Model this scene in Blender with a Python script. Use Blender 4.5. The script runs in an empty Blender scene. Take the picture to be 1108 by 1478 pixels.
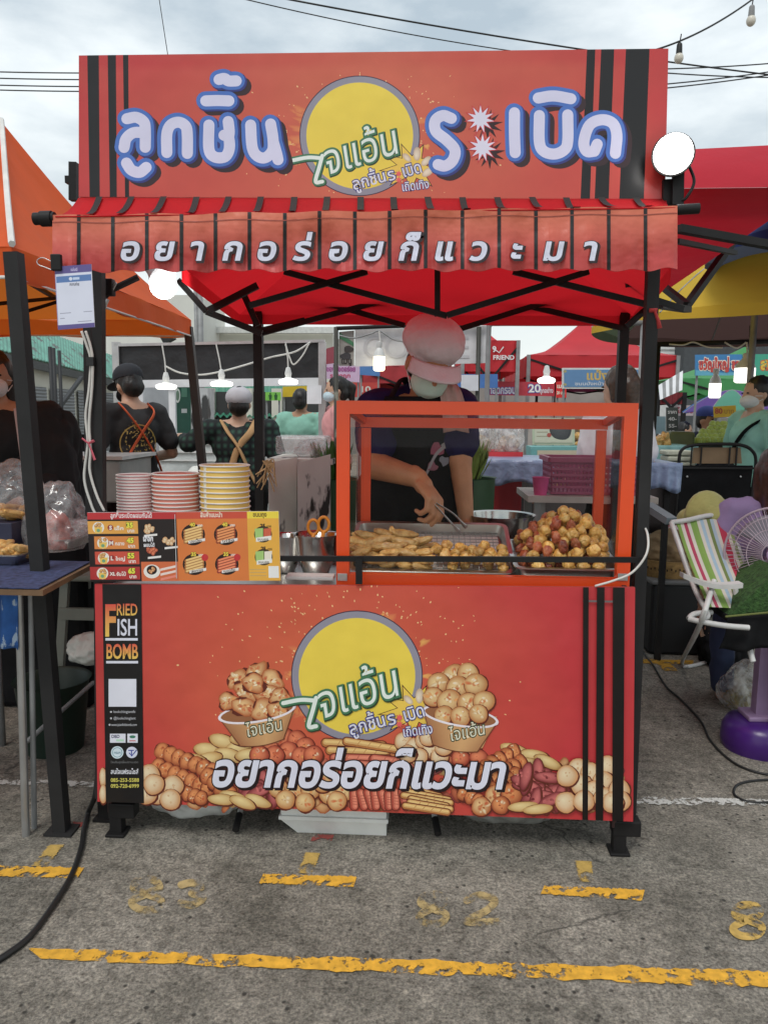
import bpy, bmesh, math, random
from mathutils import Vector, Matrix, noise, Euler
R = math.radians
random.seed(7)
SC = bpy.context.scene
COL = SC.collection

# ------------------------------------------------------------------ camera
FPX = 1090.0
CAM = Vector((0.19, -2.23, 1.35))
TILT, YAW, ROLL = R(7.3), R(2.9), R(0.55)
FW = Vector((-math.sin(YAW)*math.cos(TILT), math.cos(YAW)*math.cos(TILT), -math.sin(TILT)))
RT0 = Vector((math.cos(YAW), math.sin(YAW), 0))
UP0 = RT0.cross(FW)
RT = RT0*math.cos(ROLL) + UP0*math.sin(ROLL)
UP = -RT0*math.sin(ROLL) + UP0*math.cos(ROLL)
cam = bpy.data.cameras.new('camera')
cam.sensor_fit = 'VERTICAL'; cam.sensor_height = 24.0; cam.lens = 24.0*FPX/1478.0
cam.clip_start = .05; cam.clip_end = 1000
co = bpy.data.objects.new('camera', cam); COL.objects.link(co)
co.matrix_world = Matrix(((RT.x, UP.x, -FW.x, CAM.x), (RT.y, UP.y, -FW.y, CAM.y), (RT.z, UP.z, -FW.z, CAM.z), (0, 0, 0, 1)))
SC.camera = co

# ------------------------------------------------------------------ light
SUN_EL, SUN_AZ = 58.0, 200.0          # degrees; the sun is high behind the photographer, behind cloud
w = bpy.data.worlds.new('World'); SC.world = w; w.use_nodes = True
nt = w.node_tree; nt.nodes.clear()
def wn(t, **k):
    n = nt.nodes.new(t)
    for a, b in k.items(): setattr(n, a, b)
    return n
out = wn('ShaderNodeOutputWorld'); bg = wn('ShaderNodeBackground')
sky = wn('ShaderNodeTexSky'); sky.sky_type = 'NISHITA'; sky.sun_disc = False
sky.sun_elevation = R(SUN_EL); sky.sun_rotation = R(SUN_AZ)
tc = wn('ShaderNodeTexCoord'); mp = wn('ShaderNodeMapping')
mp.inputs['Scale'].default_value = (1, 1, 2.6)
n1 = wn('ShaderNodeTexNoise'); n1.inputs['Scale'].default_value = 2.6; n1.inputs['Detail'].default_value = 7; n1.inputs['Roughness'].default_value = .55
rmp = wn('ShaderNodeValToRGB')
rmp.color_ramp.elements[0].position = .40; rmp.color_ramp.elements[0].color = (4.6, 5.5, 6.2, 1)
rmp.color_ramp.elements[1].position = .62; rmp.color_ramp.elements[1].color = (8.9, 9.5, 9.7, 1)
sep = wn('ShaderNodeSeparateXYZ')
hz = wn('ShaderNodeMapRange'); hz.inputs['From Min'].default_value = 0.0; hz.inputs['From Max'].default_value = .34
hz.inputs['To Min'].default_value = 1; hz.inputs['To Max'].default_value = 0
mixh = wn('ShaderNodeMixRGB'); mixh.inputs['Color2'].default_value = (9.0, 9.4, 9.0, 1)
mixs = wn('ShaderNodeMixRGB'); mixs.inputs['Fac'].default_value = .93
bg.inputs['Strength'].default_value = .1
L = nt.links.new
L(tc.outputs['Generated'], mp.inputs['Vector']); L(mp.outputs['Vector'], n1.inputs['Vector'])
L(n1.outputs['Fac'], rmp.inputs['Fac']); L(tc.outputs['Generated'], sep.inputs[0]); L(sep.outputs['Z'], hz.inputs['Value'])
L(hz.outputs['Result'], mixh.inputs['Fac']); L(rmp.outputs['Color'], mixh.inputs['Color1'])
L(sky.outputs['Color'], mixs.inputs['Color1']); L(mixh.outputs['Color'], mixs.inputs['Color2'])
L(mixs.outputs['Color'], bg.inputs['Color']); L(bg.outputs['Background'], out.inputs['Surface'])
sl = bpy.data.lights.new('sun', 'SUN'); sl.energy = 1.35; sl.angle = R(22); sl.color = (1, .97, .92)
so = bpy.data.objects.new('sun', sl); COL.objects.link(so)
az = R(SUN_AZ)
sd = Vector((math.sin(az)*math.cos(R(SUN_EL)), math.cos(az)*math.cos(R(SUN_EL)), math.sin(R(SUN_EL))))
so.rotation_euler = sd.to_track_quat('Z', 'Y').to_euler()
vs = SC.view_settings
SC.display_settings.display_device = 'sRGB'
vs.view_transform = 'Standard'; vs.look = 'None'; vs.exposure = 0.2; vs.gamma = 1
SC.cycles.max_bounces = 8; SC.cycles.transparent_max_bounces = 24

# ------------------------------------------------------------------ helpers
def ray(x, y): return FW + RT*((x-554)/FPX) - UP*((y-739)/FPX)
def P(x, y, Y):
    d = ray(x, y); return CAM + d*((Y-CAM.y)/d.y)
def G(x, y, z=0.0):
    d = ray(x, y); return CAM + d*((z-CAM.z)/d.z)
def lin(c):
    c = c/255.0
    return c/12.92 if c <= .04045 else ((c+.055)/1.055)**2.4
def rgb(r, g, b, k=1.0): return (lin(r)*k, lin(g)*k, lin(b)*k)

MATS = {}
def M(name, c=(.5, .5, .5), rough=.6, metal=0, var=.12, scale=9, bump=.15, bscale=40, bdist=.004, trans=0, alpha=1, emit=None, estr=0, chips=None, spec=.5, detail=4, sheen=0, coat=0, chipscale=12, chiplevel=.62):
    if name in MATS: return MATS[name]
    m = bpy.data.materials.new(name); m.use_nodes = True
    t = m.node_tree; b = t.nodes['Principled BSDF']; l = t.links.new
    b.inputs['Roughness'].default_value = rough; b.inputs['Metallic'].default_value = metal
    b.inputs['Specular IOR Level'].default_value = spec
    if sheen: b.inputs['Sheen Weight'].default_value = sheen
    if coat: b.inputs['Coat Weight'].default_value = coat; b.inputs['Coat Roughness'].default_value = .15
    if trans: b.inputs['Transmission Weight'].default_value = trans
    if alpha < 1: b.inputs['Alpha'].default_value = alpha
    if emit:
        b.inputs['Emission Color'].default_value = (*emit, 1); b.inputs['Emission Strength'].default_value = estr
    tc = t.nodes.new('ShaderNodeTexCoord')
    n = t.nodes.new('ShaderNodeTexNoise'); n.inputs['Scale'].default_value = scale; n.inputs['Detail'].default_value = detail
    l(tc.outputs['Object'], n.inputs['Vector'])
    r = t.nodes.new('ShaderNodeValToRGB'); e = r.color_ramp.elements
    e[0].position = .3; e[1].position = .7
    e[0].color = (*[max(0, x*(1-var)) for x in c], 1); e[1].color = (*[min(1, x*(1+var)) for x in c], 1)
    l(n.outputs['Fac'], r.inputs['Fac']); last = r.outputs['Color']
    if chips:
        n3 = t.nodes.new('ShaderNodeTexNoise'); n3.inputs['Scale'].default_value = chipscale; n3.inputs['Detail'].default_value = 6
        mp = t.nodes.new('ShaderNodeMapping'); mp.inputs['Scale'].default_value = (1, 1, .45)
        l(tc.outputs['Object'], mp.inputs['Vector']); l(mp.outputs['Vector'], n3.inputs['Vector'])
        r3 = t.nodes.new('ShaderNodeValToRGB'); r3.color_ramp.elements[0].position = chiplevel; r3.color_ramp.elements[1].position = chiplevel+.03
        mx = t.nodes.new('ShaderNodeMixRGB'); mx.inputs['Color2'].default_value = (*chips, 1)
        l(n3.outputs['Fac'], r3.inputs['Fac']); l(r3.outputs['Color'], mx.inputs['Fac']); l(last, mx.inputs['Color1']); last = mx.outputs['Color']
    l(last, b.inputs['Base Color'])
    if bump:
        n2 = t.nodes.new('ShaderNodeTexNoise'); n2.inputs['Scale'].default_value = bscale; n2.inputs['Detail'].default_value = 5
        l(tc.outputs['Object'], n2.inputs['Vector'])
        bp = t.nodes.new('ShaderNodeBump'); bp.inputs['Strength'].default_value = bump; bp.inputs['Distance'].default_value = bdist
        l(n2.outputs['Fac'], bp.inputs['Height']); l(bp.outputs['Normal'], b.inputs['Normal'])
    MATS[name] = m; return m

def print_mat(name, rough=.35, bump=.25, bscale=3.5, bdist=.02, coat=0):
    m = bpy.data.materials.new(name); m.use_nodes = True
    t = m.node_tree; b = t.nodes['Principled BSDF']; l = t.links.new
    a = t.nodes.new('ShaderNodeVertexColor'); a.layer_name = 'ink'
    tc = t.nodes.new('ShaderNodeTexCoord')
    n = t.nodes.new('ShaderNodeTexNoise'); n.inputs['Scale'].default_value = 14; n.inputs['Detail'].default_value = 5
    l(tc.outputs['Object'], n.inputs['Vector'])
    r = t.nodes.new('ShaderNodeMapRange'); r.inputs['To Min'].default_value = .9; r.inputs['To Max'].default_value = 1.08
    l(n.outputs['Fac'], r.inputs['Value'])
    mx = t.nodes.new('ShaderNodeVectorMath'); mx.operation = 'SCALE'
    l(a.outputs['Color'], mx.inputs[0]); l(r.outputs['Result'], mx.inputs['Scale']); l(mx.outputs['Vector'], b.inputs['Base Color'])
    b.inputs['Roughness'].default_value = rough; b.inputs['Coat Weight'].default_value = coat
    n2 = t.nodes.new('ShaderNodeTexNoise'); n2.inputs['Scale'].default_value = bscale; n2.inputs['Detail'].default_value = 3
    l(tc.outputs['Object'], n2.inputs['Vector'])
    bp = t.nodes.new('ShaderNodeBump'); bp.inputs['Strength'].default_value = bump; bp.inputs['Distance'].default_value = bdist
    l(n2.outputs['Fac'], bp.inputs['Height']); l(bp.outputs['Normal'], b.inputs['Normal'])
    MATS[name] = m; return m

def glass_mat(name, tint=(1, 1, 1), refl=.06, rough=.02, fog=0.0):
    m = bpy.data.materials.new(name); m.use_nodes = True
    t = m.node_tree; t.nodes.clear(); l = t.links.new
    o = t.nodes.new('ShaderNodeOutputMaterial'); tr = t.nodes.new('ShaderNodeBsdfTransparent'); tr.inputs['Color'].default_value = (*tint, 1)
    g = t.nodes.new('ShaderNodeBsdfGlossy'); g.inputs['Roughness'].default_value = rough
    fr = t.nodes.new('ShaderNodeLayerWeight'); fr.inputs['Blend'].default_value = .5
    pw = t.nodes.new('ShaderNodeMath'); pw.operation = 'POWER'; pw.inputs[1].default_value = 4
    ad = t.nodes.new('ShaderNodeMath'); ad.operation = 'MULTIPLY_ADD'; ad.inputs[1].default_value = .35; ad.inputs[2].default_value = refl/2
    mx = t.nodes.new('ShaderNodeMixShader'); l(fr.outputs['Facing'], pw.inputs[0]); l(pw.outputs[0], ad.inputs[0]); l(ad.outputs[0], mx.inputs['Fac'])
    l(tr.outputs[0], mx.inputs[1]); l(g.outputs[0], mx.inputs[2]); last = mx.outputs[0]
    if fog:
        d = t.nodes.new('ShaderNodeBsdfDiffuse'); d.inputs['Color'].default_value = (.85, .85, .85, 1)
        n = t.nodes.new('ShaderNodeTexNoise'); n.inputs['Scale'].default_value = 14; n.inputs['Detail'].default_value = 5; n.inputs['Distortion'].default_value = 2
        tc = t.nodes.new('ShaderNodeTexCoord'); l(tc.outputs['Object'], n.inputs['Vector'])
        mr = t.nodes.new('ShaderNodeMapRange'); mr.inputs['From Min'].default_value = .35; mr.inputs['From Max'].default_value = .75
        mr.inputs['To Max'].default_value = fog*2; mr.inputs['To Min'].default_value = fog*.35
        l(n.outputs['Fac'], mr.inputs['Value'])
        m2 = t.nodes.new('ShaderNodeMixShader'); l(mr.outputs[0], m2.inputs['Fac']); l(last, m2.inputs[1]); l(d.outputs[0], m2.inputs[2]); last = m2.outputs[0]
    l(last, o.inputs['Surface']); MATS[name] = m; return m

class MB:
    """collects closed shapes and links them as one mesh"""
    def __init__(s): s.v = []; s.f = []; s.mi = []; s.k = 0
    def add(s, vs, fs, k=None):
        o = len(s.v); s.v += [Vector(p) for p in vs]; s.f += [tuple(i+o for i in f) for f in fs]; s.mi += [s.k if k is None else k]*len(fs); return s
    def box(s, c, d, rot=None, k=None, bev=0):
        x, y, z = [q/2 for q in d]; m = rot.to_matrix() if isinstance(rot, Euler) else (rot or Matrix.Identity(3))
        if bev:
            bm = bmesh.new(); bmesh.ops.create_cube(bm, size=1); bmesh.ops.scale(bm, vec=d, verts=bm.verts)
            bmesh.ops.bevel(bm, geom=bm.edges[:], offset=bev, segments=2, affect='EDGES', profile=.5)
            bm.verts.index_update(); vs = [Vector(c)+m @ v.co for v in bm.verts]; fs = [[v.index for v in f.verts] for f in bm.faces]; bm.free(); return s.add(vs, fs, k)
        vs = [Vector(c)+m @ Vector((a*x, b*y, e*z)) for a in (-1, 1) for b in (-1, 1) for e in (-1, 1)]
        return s.add(vs, [(0, 1, 3, 2), (4, 6, 7, 5), (0, 4, 5, 1), (2, 3, 7, 6), (0, 2, 6, 4), (1, 5, 7, 3)], k)
    def bar(s, a, b, wd, ht=None, k=None, up=(0, 0, 1)):
        a = Vector(a); b = Vector(b); ht = ht or wd; d = (b-a); L_ = d.length; d.normalize()
        u = Vector(up)
        if abs(d.dot(u)) > .95: u = Vector((0, 1, 0))
        sx = d.cross(u).normalized(); u = sx.cross(d)
        m = Matrix((sx, d, u)).transposed()
        return s.box((a+b)/2, (wd, L_, ht), m, k)
    def tube(s, pts, r, n=8, k=None, cap=True, flat=1.0):
        pts = [Vector(p) for p in pts]; rs = r if isinstance(r, (list, tuple)) else [r]*len(pts)
        vs = []; fs = []; N = None
        for i, p in enumerate(pts):
            t = (pts[min(i+1, len(pts)-1)]-pts[max(i-1, 0)])
            if t.length < 1e-9: t = Vector((0, 0, 1))
            t.normalize()
            if N is None:
                N = t.orthogonal().normalized()
            N = (N - t*N.dot(t)); N = N.normalized() if N.length > 1e-6 else t.orthogonal().normalized()
            B = t.cross(N)
            for j in range(n):
                a = 2*math.pi*j/n; vs.append(p + (N*math.cos(a)*flat + B*math.sin(a))*rs[i])
        for i in range(len(pts)-1):
            for j in range(n): fs.append((i*n+j, i*n+(j+1) % n, (i+1)*n+(j+1) % n, (i+1)*n+j))
        if cap: fs.append(tuple(range(n-1, -1, -1))); fs.append(tuple(range((len(pts)-1)*n, len(pts)*n)))
        return s.add(vs, fs, k)
    def capsule(s, a, b, r0, r1, n=14, k=None):
        a = Vector(a); b = Vector(b); d = b-a; L_ = d.length; d = d.normalized() if L_ > 1e-6 else Vector((0, 0, 1))
        pts = []; rs = []
        for i in range(6):
            t = math.pi/2*i/5; pts.append(a - d*r0*math.cos(t)); rs.append(max(r0*math.sin(t), .0004))
        for i in range(6):
            t = math.pi/2*i/5; pts.append(b + d*r1*math.sin(t)); rs.append(max(r1*math.cos(t), .0004))
        return s.tube(pts, rs, n, k)
    def ell(s, c, r, rot=None, k=None, nu=20, nv=12, zmin=-1.0):
        m = rot.to_matrix() if isinstance(rot, Euler) else (rot or Matrix.Identity(3)); vs = []; fs = []
        for i in range(nv+1):
            ph = -math.pi/2 + math.pi*i/nv; z = math.sin(ph); q = max(math.cos(ph), 1e-3)
            for j in range(nu):
                a = 2*math.pi*j/nu; vs.append(Vector(c)+m @ Vector((r[0]*q*math.cos(a), r[1]*q*math.sin(a), r[2]*max(z, zmin))))
        for i in range(nv):
            for j in range(nu): fs.append((i*nu+j, i*nu+(j+1) % nu, (i+1)*nu+(j+1) % nu, (i+1)*nu+j))
        fs.append(tuple(range(nu-1, -1, -1))); fs.append(tuple(range(nv*nu, nv*nu+nu)))
        return s.add(vs, fs, k)
    def lathe(s, c, prof, n=28, k=None, axis=None, closed=False):
        m = (axis or Vector((0, 0, 1))).to_track_quat('Z', 'Y').to_matrix(); vs = []; fs = []
        for (r, z) in prof:
            for j in range(n):
                a = 2*math.pi*j/n; vs.append(Vector(c)+m @ Vector((max(r, 5e-4)*math.cos(a), max(r, 5e-4)*math.sin(a), z)))
        q = len(prof)
        for i in range(q if closed else q-1):
            for j in range(n): fs.append((i*n+j, i*n+(j+1) % n, ((i+1) % q)*n+(j+1) % n, ((i+1) % q)*n+j))
        return s.add(vs, fs, k)
    def sheet(s, fn, nu, nv, th=0.0, k=None, off=None):
        """fn(u,v)->point, u,v in 0..1; thickened along off"""
        vs = [Vector(fn(i/nu, j/nv)) for i in range(nu+1) for j in range(nv+1)]; w_ = nv+1
        fs = [(i*w_+j, (i+1)*w_+j, (i+1)*w_+j+1, i*w_+j+1) for i in range(nu) for j in range(nv)]
        if th:
            o = Vector(off or (0, 1, 0))*th; n = len(vs); vs += [p+o for p in vs]
            fs += [tuple(q+n for q in reversed(f)) for f in fs]
            rim = [i*w_ for i in range(nu+1)] + [nu*w_+j for j in range(1, nv+1)] + [i*w_+nv for i in range(nu-1, -1, -1)] + [j for j in range(nv-1, 0, -1)]
            for a, b in zip(rim, rim[1:]+rim[:1]): fs.append((a, a+n, b+n, b))
        return s.add(vs, fs, k)
    def prism(s, poly, off, k=None):
        n = len(poly); o = Vector(off); vs = [Vector(p) for p in poly]; vs += [p+o for p in vs]
        fs = [tuple(range(n)), tuple(range(2*n-1, n-1, -1))] + [(i, (i+1) % n, (i+1) % n+n, i+n) for i in range(n)]
        return s.add(vs, fs, k)
    def build(s, name, mats, parent=None, smooth=False, remesh=0, sm_iter=4, angle=None, fold=0, strand=0):
        me = bpy.data.meshes.new(name)
        org = parent_loc(parent) if parent else Vector((0, 0, 0))
        if parent is None and s.v:
            xs = [min(p[i] for p in s.v) for i in range(3)]; xm = [max(p[i] for p in s.v) for i in range(3)]
            org = Vector(((xs[0]+xm[0])/2, (xs[1]+xm[1])/2, xs[2]))
        me.from_pydata([tuple(p-org) for p in s.v], [], s.f)
        mats = mats if isinstance(mats, (list, tuple)) else [mats]
        for m in mats: me.materials.append(m)
        for p, i in zip(me.polygons, s.mi): p.material_index = min(i, len(mats)-1)
        bm = bmesh.new(); bm.from_mesh(me); bmesh.ops.recalc_face_normals(bm, faces=bm.faces); bm.to_mesh(me); bm.free()
        o = bpy.data.objects.new(name, me); COL.objects.link(o)
        if remesh:
            md = o.modifiers.new('r', 'REMESH'); md.mode = 'VOXEL'; md.voxel_size = remesh; md.use_smooth_shade = True
            m2 = o.modifiers.new('s', 'SMOOTH'); m2.iterations = sm_iter; m2.factor = .5
            dg = bpy.context.evaluated_depsgraph_get(); new = bpy.data.meshes.new_from_object(o.evaluated_get(dg))
            o.modifiers.clear(); o.data = new; new.materials.clear()
            for m in mats: new.materials.append(m)
            me = new; smooth = True; angle = None
            if fold or strand:
                q = org*3.7
                for v in me.vertices:
                    p = v.co
                    if fold: d = fold*(noise.noise(Vector((p.x*9, p.y*9, p.z*5))+q)+.9*(.35-abs(noise.noise(Vector((p.x*13+p.z*5, p.y*13-p.z*4, p.z*7))+q)))+.3*noise.noise(p*34+q))
                    else: d = strand*(noise.noise(Vector((p.x*70, p.y*70, p.z*5))+q)+.6*noise.noise(Vector((p.x*24, p.y*24, p.z*4))+q))
                    v.co = p+v.normal*d
        if smooth or angle:
            me.polygons.foreach_set('use_smooth', [True]*len(me.polygons))
            if angle: me.set_sharp_from_angle(angle=R(angle))
        if parent:
            o.parent = parent; o.location = (0, 0, 0)
        else: o.location = org
        return o
def parent_loc(o):
    p = Vector((0, 0, 0))
    while o: p = p + o.location; o = o.parent
    return p
def tag(o, label=None, cat=None, group=None, kind=None):
    if label: o['label'] = label
    if cat: o['category'] = cat
    if group: o['group'] = group
    if kind: o['kind'] = kind
    return o
def thing(name, label, cat, loc=(0, 0, 0), group=None):
    o = bpy.data.objects.new(name, None); COL.objects.link(o); o.location = loc; o.empty_display_size = .1
    return tag(o, label, cat, group)
def copy_tree(o, parent=None):
    c = o.copy(); COL.objects.link(c)
    if parent: c.parent = parent
    for ch in list(o.children): copy_tree(ch, c)
    return c
def spline(pts, n=8):
    pts = [Vector(p) for p in pts]
    if len(pts) < 3: return pts
    o = []
    q = [pts[0]*2-pts[1]] + pts + [pts[-1]*2-pts[-2]]
    for i in range(1, len(q)-2):
        a, b, c, d = q[i-1:i+3]
        for j in range(n):
            t = j/n; o.append(.5*((2*b)+(c-a)*t+(2*a-5*b+4*c-d)*t*t+(3*b-a-3*c+d)*t**3))
    o.append(pts[-1]); return o

# ------------------------------------------------------------------ printing (ink laid on banners and signs)
_GL = {}
def _raw(sx, bold, res=3):
    k = (sx, bold)
    if k in _GL: return _GL[k]
    cu = bpy.data.curves.new('t', 'FONT'); cu.body = sx; cu.size = 1; cu.offset = bold; cu.resolution_u = res
    o = bpy.data.objects.new('t', cu); COL.objects.link(o)
    dg = bpy.context.evaluated_depsgraph_get(); me = bpy.data.meshes.new_from_object(o.evaluated_get(dg))
    r = ([(v.co.x, v.co.y) for v in me.vertices], [tuple(p.vertices) for p in me.polygons])
    bpy.data.objects.remove(o); bpy.data.curves.remove(cu); bpy.data.meshes.remove(me)
    _GL[k] = r; return r
_ADV = {}
def adv(c):
    if c == ' ': return .28
    if c not in _ADV:
        a = max(v[0] for v in _raw('A', 0)[0]); b = max(v[0] for v in _raw(c+'A', 0)[0]); _ADV[c] = b-a
    return _ADV[c]
UPV = 'ิีึืั็'; TONE = '่้๊๋์'
def width(sx): return sum(adv(c) for c in sx)
class Print:
    def __init__(s, Yf, eps=.00002, up=None):
        s.Yf = Yf if callable(Yf) else (lambda x, y: Yf); s.v = []; s.f = []; s.c = []; s.n = 0; s.eps = eps; s.up = up; s.cell = 5.0; s.top = {}
    def pt(s, x, y):
        if s.up: return s.up(x, y, s.n*s.eps)
        return P(x, y, s.Yf(x, y)-s.n*s.eps)
    def add(s, pts, faces, cols):
        k = s.cell; x0, x1 = [int(math.floor(f_(p[0] for p in pts)/k)) for f_ in (min, max)]; y0, y1 = [int(math.floor(f_(p[1] for p in pts)/k)) for f_ in (min, max)]
        cells = [(i, j) for i in range(x0, x1+1) for j in range(y0, y1+1)]; s.n = 1+max(s.top.get(c, 0) for c in cells)   # lie just above whatever is printed underneath
        for c in cells: s.top[c] = s.n
        o = len(s.v); s.v += [s.pt(*p) for p in pts]; s.f += [tuple(i+o for i in f) for f in faces]
        s.c += list(cols) if isinstance(cols, list) else [cols]*len(pts)
    def poly(s, pts, col): s.add(pts, [tuple(range(len(pts)))], col)
    def rect(s, x0, y0, x1, y1, col): s.poly([(x0, y0), (x1, y0), (x1, y1), (x0, y1)], col)
    def grid(s, fn, colfn, nx, ny):
        pts = [fn(i/nx, j/ny) for j in range(ny+1) for i in range(nx+1)]; w_ = nx+1
        s.add(pts, [(j*w_+i, j*w_+i+1, (j+1)*w_+i+1, (j+1)*w_+i) for j in range(ny) for i in range(nx)], [colfn(i/nx, j/ny) for j in range(ny+1) for i in range(nx+1)])
    def disc(s, x, y, rx, ry=None, c0=(1, 1, 1), c1=None, rot=0, n=18, hx=-.25, hy=-.25, wob=0):
        ry = ry or rx; c1 = c1 or c0; cr, sr = math.cos(rot), math.sin(rot); sd_ = random.random()*9
        def q(u, v): return (x+u*cr-v*sr, y+u*sr+v*cr)
        def wv(a): return 1 + wob*(math.sin(3*a+sd_)+.6*math.sin(5*a+2*sd_))
        mid = tuple((a*.6+b*.4) for a, b in zip(c0, c1))
        pts = [q(rx*hx, ry*hy)]; cols = [c0]
        for i in range(n):
            a = 2*math.pi*i/n; pts.append(q(rx*(hx*.5+.6*math.cos(a)*wv(a)), ry*(hy*.5+.6*math.sin(a)*wv(a)))); cols.append(mid)
        for i in range(n):
            a = 2*math.pi*i/n; pts.append(q(rx*math.cos(a)*wv(a), ry*math.sin(a)*wv(a))); cols.append(c1)
        fs = [(0, 1+i, 1+(i+1) % n) for i in range(n)] + [(1+i, 1+n+i, 1+n+(i+1) % n, 1+(i+1) % n) for i in range(n)]
        s.add(pts, fs, cols)
    def ring(s, x, y, r0, r1, col, n=64):
        pts = []
        for i in range(n):
            a = 2*math.pi*i/n; pts += [(x+r0*math.cos(a), y+r0*math.sin(a)), (x+r1*math.cos(a), y+r1*math.sin(a))]
        s.add(pts, [(2*i, 2*i+1, (2*i+3) % (2*n), (2*i+2) % (2*n)) for i in range(n)], col)
    def stroke(s, pts, wd, col, sm=True, n=6):
        q = [(p.x, p.y) for p in spline([(a, b, 0) for a, b in pts], n)] if sm and len(pts) > 2 else pts
        h = wd/2; V = []; m = len(q)
        for i, (x, y) in enumerate(q):
            ax, ay = q[max(i-1, 0)]; bx, by = q[min(i+1, m-1)]; dx, dy = bx-ax, by-ay; l_ = math.hypot(dx, dy) or 1
            nx, ny = -dy/l_*h, dx/l_*h; V += [(x+nx, y+ny), (x-nx, y-ny)]
        s.add(V, [(2*i, 2*i+1, 2*i+3, 2*i+2) for i in range(m-1)], col)
        for x, y in (q[0], q[-1]): s.disc(x, y, h, h, col, n=16)
        if m > 4 and sm:      # fill the outside of tight bends
            for x, y in pts[1:-1]: s.disc(x, y, h*.98, h*.98, col, n=14)
    def star(s, x, y, r0, r1, n, col, rot=0, sq=1.0):
        s.add([(x, y)]+[(x+(r1 if i % 2 == 0 else r0)*math.cos(rot+math.pi*i/n), y+sq*(r1 if i % 2 == 0 else r0)*math.sin(rot+math.pi*i/n)) for i in range(2*n)],
              [(0, 1+i, 1+(i+1) % (2*n)) for i in range(2*n)], col)
    def text(s, tx, x, y, size, col, bold=0.0, w=None, shear=0, rot=0, align='l', sx=1.0, dx=0, dy=0):
        """x,y = baseline start in photo pixels, size = em in pixels; col may be fn(v) of height above baseline / em"""
        tw = width(tx)*size*sx
        if w: sx *= w/tw; tw = w
        if align == 'c': x -= tw/2
        pen = 0; prev = ''; cr, sr = math.cos(rot), math.sin(rot)
        for c in tx:
            if c != ' ':
                V, F = _raw(c, bold); up_ = .17 if (c in TONE and prev in UPV) else 0
                pts = []; cols = []
                for a, b in V:
                    b += up_; u = (pen+a)*size*sx + shear*b*size; v = -b*size
                    pts.append((x+u*cr-v*sr+dx, y+u*sr+v*cr+dy)); cols.append(col(b) if callable(col) else col)
                if V: s.add(pts, F, cols)
            pen += adv(c); prev = c
        return tw
    def build(s, name, mat, parent=None):
        me = bpy.data.meshes.new(name); org = parent_loc(parent) if parent else Vector((0, 0, 0))
        me.from_pydata([tuple(p-org) for p in s.v], [], s.f)
        a = me.color_attributes.new('ink', 'FLOAT_COLOR', 'POINT')
        a.data.foreach_set('color', [q for c in s.c for q in (*c, 1.0)])
        me.materials.append(mat); o = bpy.data.objects.new(name, me); COL.objects.link(o)
        if parent: o.parent = parent
        return o
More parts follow.
